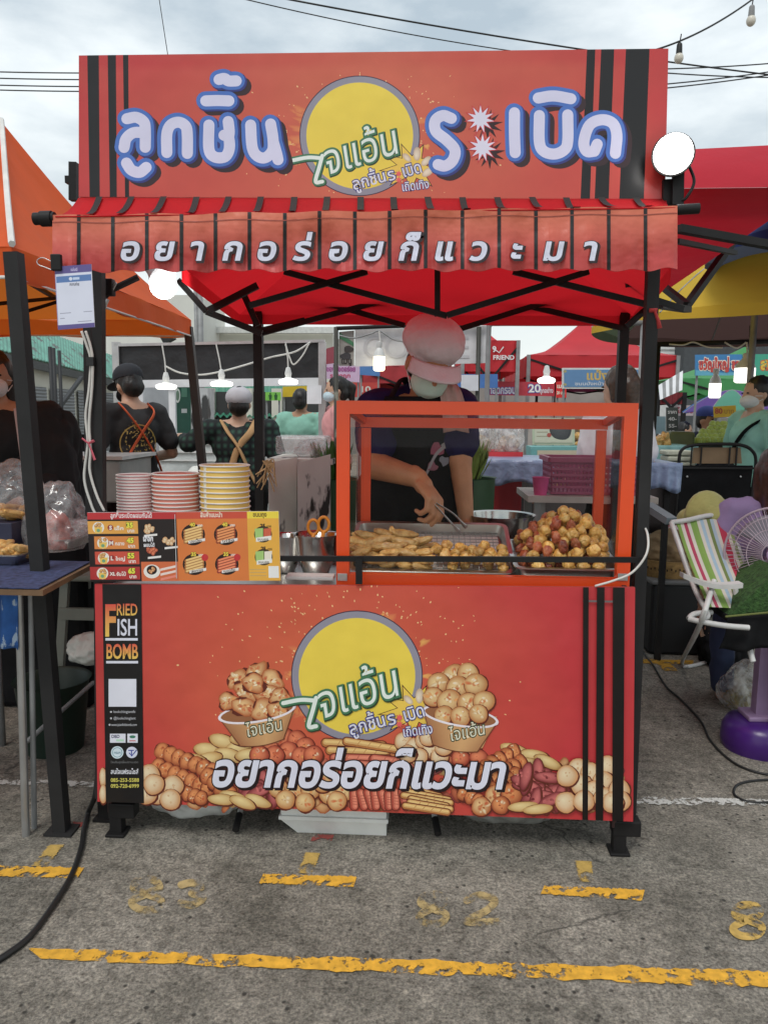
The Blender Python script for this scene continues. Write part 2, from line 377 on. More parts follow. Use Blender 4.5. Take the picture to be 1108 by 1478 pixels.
# ------------------------------------------------------------------ ground
def ground_material():
    m = bpy.data.materials.new('worn_concrete'); m.use_nodes = True; t = m.node_tree; b = t.nodes['Principled BSDF']; l = t.links.new
    tc = t.nodes.new('ShaderNodeTexCoord')
    def N(s, d=6, r=.6, dist=0):
        n = t.nodes.new('ShaderNodeTexNoise'); n.inputs['Scale'].default_value = s; n.inputs['Detail'].default_value = d; n.inputs['Roughness'].default_value = r; n.inputs['Distortion'].default_value = dist
        l(tc.outputs['Object'], n.inputs['Vector']); return n.outputs['Fac']
    def ramp(f, *st):
        r = t.nodes.new('ShaderNodeValToRGB'); e = r.color_ramp.elements
        while len(e) < len(st): e.new(.5)
        for q, (p, c) in zip(e, st): q.position = p; q.color = (*c, 1) if len(c) == 3 else c
        l(f, r.inputs['Fac']); return r.outputs['Color']
    def mix(a, b_, f, mode='MIX'):
        x = t.nodes.new('ShaderNodeMixRGB'); x.blend_type = mode
        for s, v in ((x.inputs['Color1'], a), (x.inputs['Color2'], b_), (x.inputs['Fac'], f)):
            if hasattr(v, 'links'): l(v, s)
            else: s.default_value = v if isinstance(v, float) else (*v, 1)
        return x.outputs['Color']
    base = ramp(N(1.3, 8, .65), (.3, (.205, .19, .16)), (.7, (.385, .36, .31)))
    blot = ramp(N(7, 6, .65, .6), (.34, (.58, .57, .56)), (.6, (1.08, 1.05, 1.05)))
    c = mix(base, blot, .8, 'MULTIPLY')
    grit = ramp(N(115, 5, .75), (.34, (.34, .33, .32)), (.5, (.95, .95, .95)), (.66, (1.65, 1.62, 1.55)))
    c = mix(c, grit, .95, 'MULTIPLY')
    mid = ramp(N(34, 5, .7), (.36, (.52, .51, .5)), (.52, (1, 1, 1)), (.68, (1.3, 1.28, 1.24)))
    c = mix(c, mid, .8, 'MULTIPLY')
    v = t.nodes.new('ShaderNodeTexVoronoi'); v.inputs['Scale'].default_value = 26; v.inputs['Randomness'].default_value = 1
    l(tc.outputs['Object'], v.inputs['Vector'])
    pit = ramp(v.outputs['Distance'], (.1, (1, 1, 1)), (.2, (0, 0, 0)))
    gate = ramp(N(5, 3), (.46, (0, 0, 0)), (.54, (1, 1, 1)))
    pg = mix(pit, gate, 1.0, 'MULTIPLY')
    c = mix(c, (.05, .046, .04), pg)
    # hairline cracks
    v2 = t.nodes.new('ShaderNodeTexVoronoi'); v2.feature = 'DISTANCE_TO_EDGE'; v2.inputs['Scale'].default_value = 1.7
    dn = t.nodes.new('ShaderNodeTexNoise'); dn.inputs['Scale'].default_value = 6; dn.inputs['Detail'].default_value = 6
    l(tc.outputs['Object'], dn.inputs['Vector'])
    ad = t.nodes.new('ShaderNodeMixRGB'); ad.inputs['Fac'].default_value = .12; l(tc.outputs['Object'], ad.inputs['Color1']); l(dn.outputs['Color'], ad.inputs['Color2'])
    l(ad.outputs['Color'], v2.inputs['Vector'])
    cr = ramp(v2.outputs['Distance'], (.0, (1, 1, 1)), (.009, (0, 0, 0)))
    g2 = ramp(N(1.1, 2), (.5, (0, 0, 0)), (.58, (.8, .8, .8)))
    c = mix(c, (.05, .046, .04), mix(cr, g2, 1.0, 'MULTIPLY'))
    # pale chips of stone
    v3 = t.nodes.new('ShaderNodeTexVoronoi'); v3.inputs['Scale'].default_value = 60; l(tc.outputs['Object'], v3.inputs['Vector'])
    chip = ramp(v3.outputs['Distance'], (.10, (1, 1, 1)), (.2, (0, 0, 0))); g3 = ramp(N(40, 2), (.6, (0, 0, 0)), (.66, (.7, .7, .7)))
    c = mix(c, (.42, .4, .36), mix(chip, g3, 1.0, 'MULTIPLY'))
    l(c, b.inputs['Base Color']); b.inputs['Roughness'].default_value = .85; b.inputs['Specular IOR Level'].default_value = .25
    h = mix(grit, blot, .4, 'ADD'); h2 = mix(h, (0, 0, 0), pg)
    bp = t.nodes.new('ShaderNodeBump'); bp.inputs['Strength'].default_value = .55; bp.inputs['Distance'].default_value = .006
    l(h2, bp.inputs['Height']); l(bp.outputs['Normal'], b.inputs['Normal'])
    return m
g = MB(); g.add([(-150, -30, 0), (150, -30, 0), (150, 250, 0), (-150, 250, 0)], [(0, 1, 2, 3)])
o = g.build('ground', ground_material()); o['kind'] = 'structure'
def worn_paint(name, c, lo, hi, sc=28):
    m = M(name, c, rough=.75, var=.22, scale=40, bump=.2, bscale=110, bdist=.002)
    t = m.node_tree; l = t.links.new; b = t.nodes['Principled BSDF']; o_ = t.nodes['Material Output']
    tc = t.nodes.new('ShaderNodeTexCoord'); n = t.nodes.new('ShaderNodeTexNoise'); n.inputs['Scale'].default_value = sc; n.inputs['Detail'].default_value = 8; n.inputs['Roughness'].default_value = .7
    n2 = t.nodes.new('ShaderNodeTexNoise'); n2.inputs['Scale'].default_value = 5; l(tc.outputs['Object'], n2.inputs['Vector'])
    ad = t.nodes.new('ShaderNodeMath'); ad.operation = 'MULTIPLY_ADD'; ad.inputs[1].default_value = .5; l(n2.outputs['Fac'], ad.inputs[0]); l(n.outputs['Fac'], ad.inputs[2])
    l(tc.outputs['Object'], n.inputs['Vector']); r = t.nodes.new('ShaderNodeMapRange'); r.inputs['From Min'].default_value = lo+.25; r.inputs['From Max'].default_value = hi+.25
    l(ad.outputs[0], r.inputs['Value']); tr = t.nodes.new('ShaderNodeBsdfTransparent'); mx = t.nodes.new('ShaderNodeMixShader')
    l(r.outputs[0], mx.inputs['Fac']); l(b.outputs[0], mx.inputs[1]); l(tr.outputs[0], mx.inputs[2]); l(mx.outputs[0], o_.inputs['Surface']); return m
YP = worn_paint('yellow_paint', (.70, .37, .035), .52, .585)
YF = worn_paint('faded_yellow_paint', (.52, .34, .09), .50, .60, 22); YG = worn_paint('ghost_yellow_paint', (.44, .33, .15), .40, .56, 24)
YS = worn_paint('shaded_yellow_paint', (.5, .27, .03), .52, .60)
WP = worn_paint('white_paint', (.62, .61, .57), .47, .53, 40)
def gstrip(name, pts_l, mat, wob=.006, z=.004):
    """band between two pixel polylines on the ground, with an uneven edge"""
    (a0, a1), (b0, b1) = pts_l; mb = MB(); n = 140
    A0, A1, B0, B1 = [G(*q, z) for q in (a0, a1, b0, b1)]; vs = []
    for i in range(n+1):
        t = i/n; p = A0.lerp(A1, t); q = B0.lerp(B1, t); d = (q-p).normalized()
        e = min(1, 5*min(t, 1-t)+.25)
        k1 = wob*(noise.noise((t*23, p.x*9, 1))+1.2*noise.noise((t*90, p.x*30, 3))); k2 = wob*(noise.noise((t*23, p.x*9, 7))+.7*noise.noise((t*70, p.x*30, 9)))
        vs += [p+d*k1, q+d*k2]
    mb.add(vs, [(2*i, 2*i+2, 2*i+3, 2*i+1) for i in range(n)])
    o = mb.build(name, mat); o['kind'] = 'structure'; return o
gstrip('road_marking', (((40, 1368), (1125, 1402)), ((60, 1384), (1125, 1425))), YP, .009)
gstrip('road_marking', (((-30, 1249), (122, 1252)), ((-30, 1264), (112, 1267))), YP)
gstrip('road_marking', (((380, 1261), (515, 1265)), ((374, 1274), (510, 1280))), YP)
gstrip('road_marking', (((785, 1278), (930, 1284)), ((780, 1290), (926, 1299))), YP)
gstrip('road_marking', (((72, 1219), (46, 1250)), ((92, 1219), (68, 1250))), YF)
gstrip('road_marking', (((441, 1230), (430, 1260)), ((462, 1231), (450, 1261))), YF)
gstrip('road_marking', (((830, 1242), (836, 1272)), ((853, 1243), (856, 1273))), YF)
gstrip('road_marking', (((920, 951), (1000, 953)), ((919, 957), (1000, 959))), YS)
gstrip('road_marking', (((948, 957), (958, 968)), ((966, 957), (978, 968))), YS)
gstrip('road_marking', (((-20, 1123), (142, 1128)), ((-20, 1131), (142, 1136))), WP, .006)
gstrip('road_marking', (((913, 1149), (1120, 1154)), ((913, 1160), (1120, 1163))), WP, .008)
gstrip('road_marking', (((452, 1204), (482, 1205)), ((448, 1214), (478, 1215))), worn_paint('red_paint', (.3, .06, .05), .48, .56))
gstrip('road_marking', (((100, 1186), (122, 1187)), ((96, 1196), (120, 1196))), worn_paint('red_paint', (.3, .06, .05), .48, .56))
def gtext(tx, x0, x1, yb, yt, mat, strokes):
    pr = Print(0); pr.up = lambda x, y, e: G(x, y, .004+e)
    for pts in strokes: pr.stroke([(x0+(x1-x0)*a, yb+(yt-yb)*b) for a, b in pts], 11, (1, 1, 1))
    me = bpy.data.meshes.new('road_number'); me.from_pydata([tuple(p) for p in pr.v], [], pr.f); me.materials.append(mat)
    o = bpy.data.objects.new('road_number', me); COL.objects.link(o); o['kind'] = 'structure'
S8 = [[(.5, .5), (.15, .68), (.3, .95), (.7, .95), (.85, .7), (.5, .5), (.1, .25), (.3, 0), (.75, 0), (.9, .28), (.5, .5)]]
S3 = [[(.1, .9), (.5, 1), (.85, .8), (.5, .52)], [(.5, .52), (.92, .3), (.5, 0), (.1, .1)]]
S2 = [[(.1, .8), (.45, 1), (.85, .8), (.6, .4), (.1, 0), (.95, 0)]]
gtext('8', 185, 238, 1312, 1268, YG, S8[:1]); gtext('3', 258, 296, 1306, 1274, YG, S3)
gtext('8', 600, 648, 1332, 1290, YG, S8); gtext('2', 668, 722, 1330, 1292, YG, S2)
gtext('8', 1052, 1104, 1350, 1305, YF, S8); gtext('1', 1118, 1140, 1350, 1308, YF, [[(.5, 0), (.5, 1)]])

# ------------------------------------------------------------------ the stall
K = 1.12
def ink(r, g_, b, k=K):
    c = rgb(r, g_, b); m_ = sum(c)/3; c = [q*.93+m_*.07 for q in c]; k = min(k, .86/max(c)); return tuple(q*k for q in c)
RED = ink(186, 50, 50); ORG = ink(196, 84, 58); BLK = ink(20, 16, 16); WHT = ink(222, 222, 240, 1.1); BLU = ink(70, 100, 180)
MS = M('black_steel', (.016, .015, .015), rough=.5, var=.3, scale=6, bump=.1, spec=.22)
MSP = M('grey_black_steel', (.026, .025, .025), rough=.55, var=.25, scale=5, bump=.12, spec=.2)
PV = print_mat('printed_vinyl', .30, .5, 3.2, .03); PVV = print_mat('crumpled_vinyl', .42, .75, 9.0, .022)
RC = M('red_canvas', (.62, .012, .02), rough=.75, var=.12, scale=4, bump=.5, bscale=6, bdist=.02)
def thin(m, c, amt):      # cloth lets some daylight through
    t = m.node_tree; b = t.nodes['Principled BSDF']; o_ = t.nodes['Material Output']; tr = t.nodes.new('ShaderNodeBsdfTranslucent'); tr.inputs['Color'].default_value = (*c, 1)
    mx = t.nodes.new('ShaderNodeMixShader'); mx.inputs['Fac'].default_value = amt
    t.links.new(b.outputs[0], mx.inputs[1]); t.links.new(tr.outputs[0], mx.inputs[2]); t.links.new(mx.outputs[0], o_.inputs['Surface']); return m
thin(RC, (.85, .02, .03), .45)
stall = thing('food_stall', 'red snack stall with striped printed banners, awning and black steel frame', 'food stall', (P(526, 1200, .5).x, .5, 0))
YS0, YC, YV = -.03, -.02, -.20
# sign board on top
def hollow(mb, tl, tr_, br, bl, Y, th):
    mb.prism([P(*tl, Y), P(*tr_, Y), P(*br, Y), P(*bl, Y)], (0, th, 0))
mb = MB(); hollow(mb, (114, 80), (964, 70), (959, 288), (114, 284), YS0, .035)
sb = mb.build('sign_banner', M('vinyl_back', (.45, .06, .05), rough=.5), stall)
pr = Print(YS0-.001)
def q4(tl, tr_, br, bl):
    def f(u, v): return tuple((tl[i]*(1-u)+tr_[i]*u)*(1-v)+(bl[i]*(1-u)+br[i]*u)*v for i in (0, 1))
    return f
def lerp3(a, b, t): t = max(0, min(1, t)); return tuple(x*(1-t)+y*t for x, y in zip(a, b))
fs_ = q4((114, 80), (964, 70), (959, 288), (114, 284))
def signcol(u, v):
    d = abs(u-.5)*2; n_ = noise.noise((u*9, v*4, 2))*.18
    return lerp3(ink(200, 92, 66), ink(188, 48, 48), d*1.1-.15+n_+(.25 if v < .12 else 0))
pr.grid(fs_, signcol, 60, 16)
for a, b_ in ((.0145, .034), (.049, .063), (.075, .084)): pr.poly([fs_(a, 0), fs_(b_, 0), fs_(b_+.002, 1), fs_(a+.004, 1)], BLK)
for a, b_ in ((.862, .876), (.886, .908), (.928, .968)):
    pr.poly([fs_(a, 0), fs_(b_, 0), fs_(b_-.004, 1), fs_(a-.006, 1)], BLK)
def spark(pr, cx, cy, r, n, sc=1):
    for i in range(n):
        a = random.random()*6.28; d = r*(.85+abs(random.gauss(0, .45))); x, y = cx+d*math.cos(a)*1.15, cy+d*math.sin(a)*.85
        if 92 < y < 280 or 846 < y < 1060:
            pr.disc(x, y, random.uniform(.5, 1.7)*sc, random.uniform(.4, 1.2)*sc, ink(236, 190, 130), rot=a, n=7)
rf_ = random.Random(3)
def emblem(pr, x, y, r, sc):
    for i in range(15):   # fiery smudges round the badge
        a = rf_.choice((rf_.uniform(-1.2, .5), rf_.uniform(2.4, 3.6))); q = rf_.uniform(.9, 1.16); pr.disc(x+r*q*math.cos(a), y+r*q*math.sin(a), r*rf_.uniform(.05, .14), r*rf_.uniform(.04, .1), ink(216, 128, 72) if i % 3 else ink(230, 170, 84), ink(202, 92, 62), rot=a, n=14, wob=.25)
    spark(pr, x, y, r*1.05, 120, sc)
    pr.disc(x, y, r, r, ink(60, 40, 60), n=64, hx=0, hy=0); pr.disc(x, y, r*.985, r*.985, ink(140, 136, 150), n=64, hx=0, hy=0)
    pr.disc(x, y, r*.885, r*.885, ink(236, 206, 62), n=64, hx=0, hy=0)
    # yellow burst with the small words
    bx, by = x+r*.86, y+r*.52
    pr.star(bx, by, r*.26, r*.56, 9, ink(70, 30, 30), .2, .75); pr.star(bx, by, r*.24, r*.51, 9, ink(236, 196, 70), .2, .75)
    for (dx, dy, s_) in ((.78, .36, .07), (.95, .30, .09), (1.1, .42, .08), (1.13, .6, .09)):
        pr.disc(x+r*dx, y+r*dy, r*s_*1.3, r*s_*.7, ink(236, 220, 196), ink(190, 160, 130), rot=dx*5, n=12)
def emblem_words(pr, x, y, r, sc):
    rt_ = -.30; Q = lambda *a: [(x+r*u, y+r*v) for u, v in a]
    for b_, c_, d, wd in ((.058, ink(40, 62, 40), 1.2*sc, .125), (.048, ink(66, 118, 84), 0, .12), (.0, ink(226, 234, 226), 0, .062)):
        dd = d/r; A_ = [(u+dd, v+dd) for u, v in ((-1.12, .41), (-.86, .36), (-.64, .37))]; B_ = [(u+dd, v+dd) for u, v in ((-.62, .33), (-.67, .52), (-.73, .76), (-.62, .76))]
        pr.stroke(Q(*A_), r*wd, c_); pr.stroke(Q(*B_), r*wd, c_)
        pr.text('จแอ้น', x-r*.56, y+r*.66, r*.70, c_, b_, w=r*1.3, rot=rt_, shear=.15, dx=d, dy=d)
    for b_, c_ in ((.07, ink(50, 50, 120)), (.012, ink(228, 228, 244))):
        pr.text('ลูกชิ้น', x-r*.1, y+r*.9, r*.27, c_, b_, w=r*.58, rot=-.27)
        pr.text('ร', x+r*.48, y+r*.75, r*.27, c_, b_, rot=-.25)
        pr.text('เบิด', x+r*.72, y+r*.69, r*.27, c_, b_, w=r*.34, rot=-.27)
        pr.text('เถิดเทิง', x+r*.7, y+r*.92, r*.2, c_, b_, w=r*.46, rot=-.12)
    for k in (0, 1): pr.star(x+r*.645, y+r*(.63+.1*k), r*.03, r*.06, 7, ink(230, 90, 90), .3)
emblem(pr, 519, 196, 87, 1); emblem_words(pr, 519, 196, 87, 1)
Z1 = lambda *a: [(x/1.979, y/1.979) for x, y in a]
Z2 = lambda *a: [(x/1.979+548, y/1.979) for x, y in a]
Z3 = lambda *a: [(150+x/3.957, 90+y/3.957) for x, y in a]
BIG = [
 Z3((132, 322), (185, 314), (228, 340), (237, 385), (237, 485)), Z3((235, 402), (170, 402), (128, 436), (116, 486)),
 Z3((130, 575), (158, 615), (205, 628), (242, 600)),
 Z3((360, 515), (360, 410), (382, 358), (428, 342), (468, 366), (477, 420), (477, 520)),
 Z3((600, 358), (600, 495), (632, 540), (690, 540), (716, 495), (712, 430), (686, 416)), Z3((712, 430), (716, 395), (710, 338)),
 Z3((582, 220), (650, 218), (714, 220)), Z3((658, 98), (688, 92), (712, 106), (756, 106)),
 Z3((838, 358), (846, 480), (872, 532), (920, 545), (962, 505), (966, 440), (952, 352)), Z3((966, 450), (986, 520), (994, 556)),
 Z2((204, 338), (180, 330), (158, 345), (160, 375), (190, 400), (214, 428), (208, 458), (186, 474), (166, 470)),
 Z2((384, 322), (384, 380), (386, 436)), Z2((455, 330), (455, 405), (468, 432), (498, 440), (526, 428), (536, 402), (536, 328)),
 Z2((452, 280), (495, 274), (545, 282)),
 Z2((612, 432), (590, 432), (582, 405), (598, 358), (632, 342), (664, 352), (676, 385), (672, 438)), Z2((612, 432), (620, 412))]
for col, wd, d in ((ink(52, 30, 34), 27, 8.5), (ink(48, 52, 120), 28, 1.6), (ink(66, 108, 186), 26.5, -.6), (ink(216, 214, 240, 1.15), 16, 0)):
    for st in BIG: pr.stroke([(x+d, y+d*.9) for x, y in st], wd, col)
for cx, cy in ((693, 172), (696, 213)):
    pr.star(cx+10, cy+8, 10, 23, 11, ink(50, 20, 22), .4); pr.star(cx, cy, 11.5, 24, 11, ink(200, 50, 56), .15); pr.star(cx, cy, 9, 20, 11, ink(226, 222, 240, 1.1), .15)
pr.build('sign_print', PV, sb)
# steel tubes behind the sign
mb = MB(); mb.bar(P(107, 235, .02), P(107, 290, .02), .022); mb.bar(P(96, 260, .02), P(106, 260, .02), .02); mb.build('sign_bracket', MS, stall)
mb = MB(); mb.bar(P(966, 262, -.02), P(966, 300, -.02), .05); mb.build('sign_bracket', MS, stall)
# awning slope, valance and roll bar
zt = lambda u: (82+u*888, )
def slope(u, v):
    a = P(114+u*846, 285+u*2, YS0-.006); b_ = P(80+u*894, 312-u*13, YV); p = a.lerp(b_, v); p.z -= .012*math.sin(v*math.pi)*(1+.5*math.sin(u*40)); return p
mb = MB(); mb.sheet(slope, 60, 8, .003, off=(0, .3, -1)); aw = mb.build('awning_top', RC, stall, smooth=True)
VX = [114, 163, 212, 262, 311, 360, 411, 461, 512, 562, 614, 667, 720, 773, 825, 878, 931]
mb = MB()
for x in VX:
    u = (x-78)/898
    pts = [slope(min(.995, max(.005, u-.012*(1-v))), v)+Vector((.006, -.004, .0045)) for v in (.03, .25, .5, .75, .99)]
    ptw = [p+Vector((.018, 0, 0)) for p in pts]
    vs_ = [q for a, b_ in zip(pts, ptw) for q in (a, b_)]
    mb.add(vs_, [(2*i, 2*i+1, 2*i+3, 2*i+2) for i in range(4)])
mb.build('awning_stripe', M('black_canvas', (.02, .016, .016), rough=.7), aw)
def vy(x, y):
    v = (y-310)/80.0
    return YV + max(0, v)*(.010*math.sin(x*.043+1)+.006*math.sin(x*.11+.5*v)+.004*math.sin(x*.21+2)) + .004*math.sin(v*5+x*.01)
def vtop(x): return 311-(x-76)/900*13 + 1.2*math.sin(x*.05)
def vbot(x): return 391-(x-76)/900*2 + 2.2*math.sin(x*.128+1)+1.1*math.sin(x*.05)
mb = MB(); mb.sheet(lambda u, v: P(76+u*901, vtop(76+u*901)*(1-v)+vbot(76+u*901)*v, vy(76+u*901, vtop(76+u*901)*(1-v)+vbot(76+u*901)*v)), 160, 14, .003)
va = mb.build('awning_valance', M('vinyl_back', (.45, .06, .05)), stall, smooth=True)
pv_ = Print(lambda x, y: vy(x, y)-.0008)
def vcol(u, v):
    return lerp3(ink(204, 104, 72), ink(190, 62, 58), v*1.25+.1*noise.noise((u*14, v*2, 1)))
pv_.grid(lambda u, v: (76+u*901, vtop(76+u*901)*(1-v)+vbot(76+u*901)*v), vcol, 160, 14)
pv_.Yf = lambda x, y: vy(x, y)-.0022
for x in VX:
    n_ = 14
    for dxx in (0,):
        pv_.grid(lambda u, v: (x-2.6+5.2*u, vtop(x)*(1-v)+vbot(x)*v), lambda u, v: BLK, 2, 42)
pv_.grid(lambda u, v: (76+u*901, vtop(76+u*901)+10+1.3*v), lambda u, v: ink(150, 66, 50), 160, 1)
for ch, x in zip(['อ', 'ย', 'า', 'ก', 'อ', 'ร่', 'อ', 'ย', 'ก็', 'แ', 'ว', 'ะ', 'ม', 'า'], [189, 238, 286, 337, 386, 437, 489, 539, 591, 641, 692, 746, 799, 853]):
    ym = min(vy(x+q*4-20, 345+w_*8) for q in range(11) for w_ in range(5))-.0012; pv_.Yf = lambda x, y: ym
    for b_, c_, d in ((.065, ink(38, 22, 24), 2.4), (.05, ink(52, 34, 40), 0), (.028, WHT, 0)):
        pv_.text(ch, x-3, 375, 46, c_, b_, align='c', shear=.2, sx=1.12 if ch not in 'ะ' else 1, dx=d, dy=d*.8)
pv_.build('valance_print', PVV, va)
mb = MB(); mb.tube([P(50, 316, -.185), P(80, 315, -.185)], .016, 12); mb.tube([P(60, 316, -.185), P(76, 315.5, -.185)], .02, 12)
mb.build('roll_bar', MS, stall, smooth=True, angle=40); mb = MB(); mb.tube([P(975, 303, -.185), P(1008, 301, -.185)], .013, 12); mb.build('roll_bar', MS, stall, smooth=True, angle=40)
# posts and the cart body
def post(x0, y0, x1, y1, Y, wd=.045, name='post', mat=MSP): 
    m_ = MB(); a = P(x0, y0, Y); b_ = P(x1, y1, Y); m_.bar(a, b_, wd, up=(0, 1, 0)); return m_.build(name, mat, stall)
post(127, 388, 131, 745, .12, .024); post(142, 300, 147, 1150, .04, .03); post(946, 280, 907, 1180, .05, .034)
RYB = 1.35
for a in ((372, 408, 372, 900), (903, 402, 903, 900)):
    m_ = MB(); t_ = P(a[0], a[1], RYB); m_.bar(t_, (t_.x, t_.y, 0), .042, up=(0, 1, 0)); m_.build('post', MS, stall)
TL, TR, BR, BL = (137, 843), (916, 848), (913, 1186), (141, 1157)
tl, tr_, br, bl = [P(*q, YC) for q in (TL, TR, BR, BL)]
CZ = .812
mb = MB()
mb.box(((tl.x+tr_.x)/2+.0, .24, CZ-.012), (tr_.x-tl.x-.005, .5, .024)); ct = mb.build('counter_top', M('steel_sheet', (.62, .62, .6), rough=.32, metal=.9, var=.1, bump=.08, bscale=8), stall)
mb = MB(); mb.prism([tl, tr_, br, bl], (0, .012, 0)); cb = mb.build('counter_banner', MATS['vinyl_back'], stall)
mb = MB(); mb.box((tl.x+.01, .25, .46), (.012, .5, .76)); mb.box((tr_.x-.02, .25, .47), (.012, .5, .76)); mb.box(((tl.x+tr_.x)/2, .49, .5), (tr_.x-tl.x-.06, .012, .7)); mb.box(((tl.x+tr_.x)/2, .25, .11), (tr_.x-tl.x-.06, .46, .012))
mb.build('cart_body', M('dark_panel', (.05, .02, .02), rough=.6), stall)
for px, py in ((168, 1206), (893, 1233)):
    gp = G(px, py); m_ = MB(); m_.box((gp.x, gp.y+.015, .055), (.038, .038, .105)); m_.box((gp.x, gp.y+.015, .005), (.062, .062, .01), bev=.003); m_.box((gp.x+(.02 if px > 500 else .02), gp.y+.02, .085), (.085, .05, .05), bev=.004)
    m_.build('leg', MS, stall)
for px, py, Y in ((150, 1184, .1), (860, 1180, .45)):
    gp = G(px, py); m_ = MB(); m_.box((gp.x, gp.y+.015, .055), (.036, .036, .105)); m_.box((gp.x, gp.y+.015, .005), (.062, .062, .01)); m_.build('leg', MS, stall)
# black guard rail in front of the case
mb = MB(); mb.bar(P(404, 806, -.012), P(930, 808, -.012), .012, .016); mb.bar(P(518, 806, -.026), P(518, 843, -.026), .02, .008, up=(0, 1, 0)); mb.build('guard_rail', MS, stall)
# red roof
FL, FR_, RR, RL = P(262, 384, .05), P(968, 384, .05), P(912, 456, RYB), P(346, 454, RYB)
RID0 = Vector((FL.x*.6+FR_.x*.4, .7, 2.2)); RID1 = Vector((FL.x*.4+FR_.x*.6, .7, 2.2))
mb = MB()
for tri in ((FL, FR_, RID1, RID0), (RR, RL, RID0, RID1), (FR_, RR, RID1), (RL, FL, RID0)): mb.add(tri, [tuple(range(len(tri)))])
vz = Vector((0, 0, -.045))
for a, b_ in ((RL, RR), (FL, RL), (RR, FR_)): mb.add([a, b_, b_+vz, a+vz], [(0, 1, 2, 3)])
mb.build('roof_canopy', RC, stall)
TB = [((360, 441), (530, 392), .14), ((410, 392), (645, 456), .16), ((645, 455), (849, 392), .14), ((740, 392), (939, 441), .16), ((631, 380), (631, 457), .18),
      ((378, 481), (627, 414), 1.28), ((382, 412), (584, 470), 1.3), ((638, 412), (898, 474), 1.3), ((660, 476), (896, 402), 1.28),
      ((257, 404), (298, 450), .25), ((298, 450), (372, 412), .6), ((340, 398), (372, 470), .9), ((372, 478), (440, 462), 1.27), ((905, 470), (939, 440), .8), ((935, 430), (985, 446), .15), ((298, 450), (378, 481), .7), ((903, 410), (955, 402), .7)]
for a, b_, Y in TB:
    m_ = MB(); m_.bar(P(*a, Y), P(*b_, Y+(.02)), .018 if Y < .5 else .024, .012 if Y < .5 else .018, up=(0, 1, 0))
    o_ = m_.build('truss_bar', MS, stall)
# ---- print on the counter banner
pc = Print(YC-.001)
fc = q4(TL, TR, BR, BL)
def ccol(u, v):
    d = math.hypot((u-.42)*1.55, (v-.45)*.75); n_ = .1*noise.noise((u*6, v*4, 5))
    return lerp3(ink(206, 94, 58), ink(190, 46, 52), d*1.5-.12+n_)
pc.grid(fc, ccol, 60, 24)
spark(pc, 515, 950, 110, 120, 1.2)
emblem(pc, 515, 976, 95, 1.2)
def inx(x, y0=846, y1=1176): return x
SH = {'ball': (ink(246, 214, 152), ink(180, 112, 58)), 'cream': (ink(248, 228, 188), ink(196, 136, 82)), 'red': (ink(232, 132, 88), ink(150, 52, 36)), 'pale': (ink(240, 214, 150), ink(186, 138, 74)), 'meat': (ink(206, 108, 104), ink(112, 34, 42)), 'roll': (ink(232, 150, 88), ink(150, 66, 34)), 'pink': (ink(226, 132, 104), ink(168, 70, 54)), 'spring': (ink(236, 196, 124), ink(176, 112, 56)), 'chick': (ink(246, 204, 142), ink(170, 82, 34))}
DK = ink(96, 38, 26)
def fd(x, y, r, k, ry=None, rot=0, wob=.03):
    c0, c1 = SH[k]; ry = ry or r
    pc.disc(x+.8, y+1, r+1.4, ry+1.4, DK, n=16, hx=0, hy=0, rot=rot, wob=wob); pc.disc(x, y, r, ry, c0, c1, n=18, rot=rot, wob=wob)
    if k in ('chick', 'roll', 'ball', 'red'):      # glaze and sauce
        for i in range(7 if k == 'chick' else 4):
            a = random.random()*6.28; d = random.uniform(.1, .7); pc.disc(x+r*d*math.cos(a), y+ry*d*math.sin(a), r*random.uniform(.14, .42 if k in ('chick', 'ball') else .28), ry*random.uniform(.1, .26), random.choice((ink(206, 96, 46), ink(190, 74, 38), ink(250, 230, 190), ink(226, 150, 80))), lerp3(c0, c1, .5), rot=a, n=9, wob=.1)
    if k in ('roll', 'red', 'chick', 'meat', 'ball', 'cream'):
        for i in range(3 if k in ('ball', 'cream') else 5):
            a = random.random()*6.28; d = random.random()*.7
            pc.disc(x+r*d*math.cos(a), y+ry*d*math.sin(a), r*random.uniform(.06, .16), r*random.uniform(.05, .12), lerp3(c0, c1, random.random()*1.2) if k not in ('ball', 'cream') else lerp3(c0, c1, .6), rot=a, n=8)
def roll(x0, y0, x1, y1, w_, k):
    n_ = max(3, int(math.hypot(x1-x0, y1-y0)/(w_*.55))); a = math.atan2(y1-y0, x1-x0)
    for i in range(n_+1):
        t = i/n_; fd(x0+(x1-x0)*t, y0+(y1-y0)*t, w_*.5, k, w_*.56, a, .06)
def stick(x0, y0, x1, y1, w_, k):
    c0, c1 = SH[k]; dx, dy = x1-x0, y1-y0; l_ = math.hypot(dx, dy); nx, ny = -dy/l_*w_/2, dx/l_*w_/2
    pc.stroke([(x0, y0), (x1, y1)], w_+2.4, DK); pc.stroke([(x0, y0), (x1, y1)], w_, c1); pc.stroke([(x0-nx*.2, y0-ny*.2), (x1-nx*.2, y1-ny*.2)], w_*.66, lerp3(c0, c1, .4)); pc.stroke([(x0-nx*.3, y0-ny*.3), (x1-nx*.3, y1-ny*.3)], w_*.3, c0)
    for t_ in (.2, .4, .6, .8): pc.stroke([(x0+dx*t_+nx*.7, y0+dy*t_+ny*.7), (x0+dx*(t_+.06)-nx*.7, y0+dy*(t_+.06)-ny*.7)], 1, lerp3(c0, c1, .8))
rnd = random.Random(4)
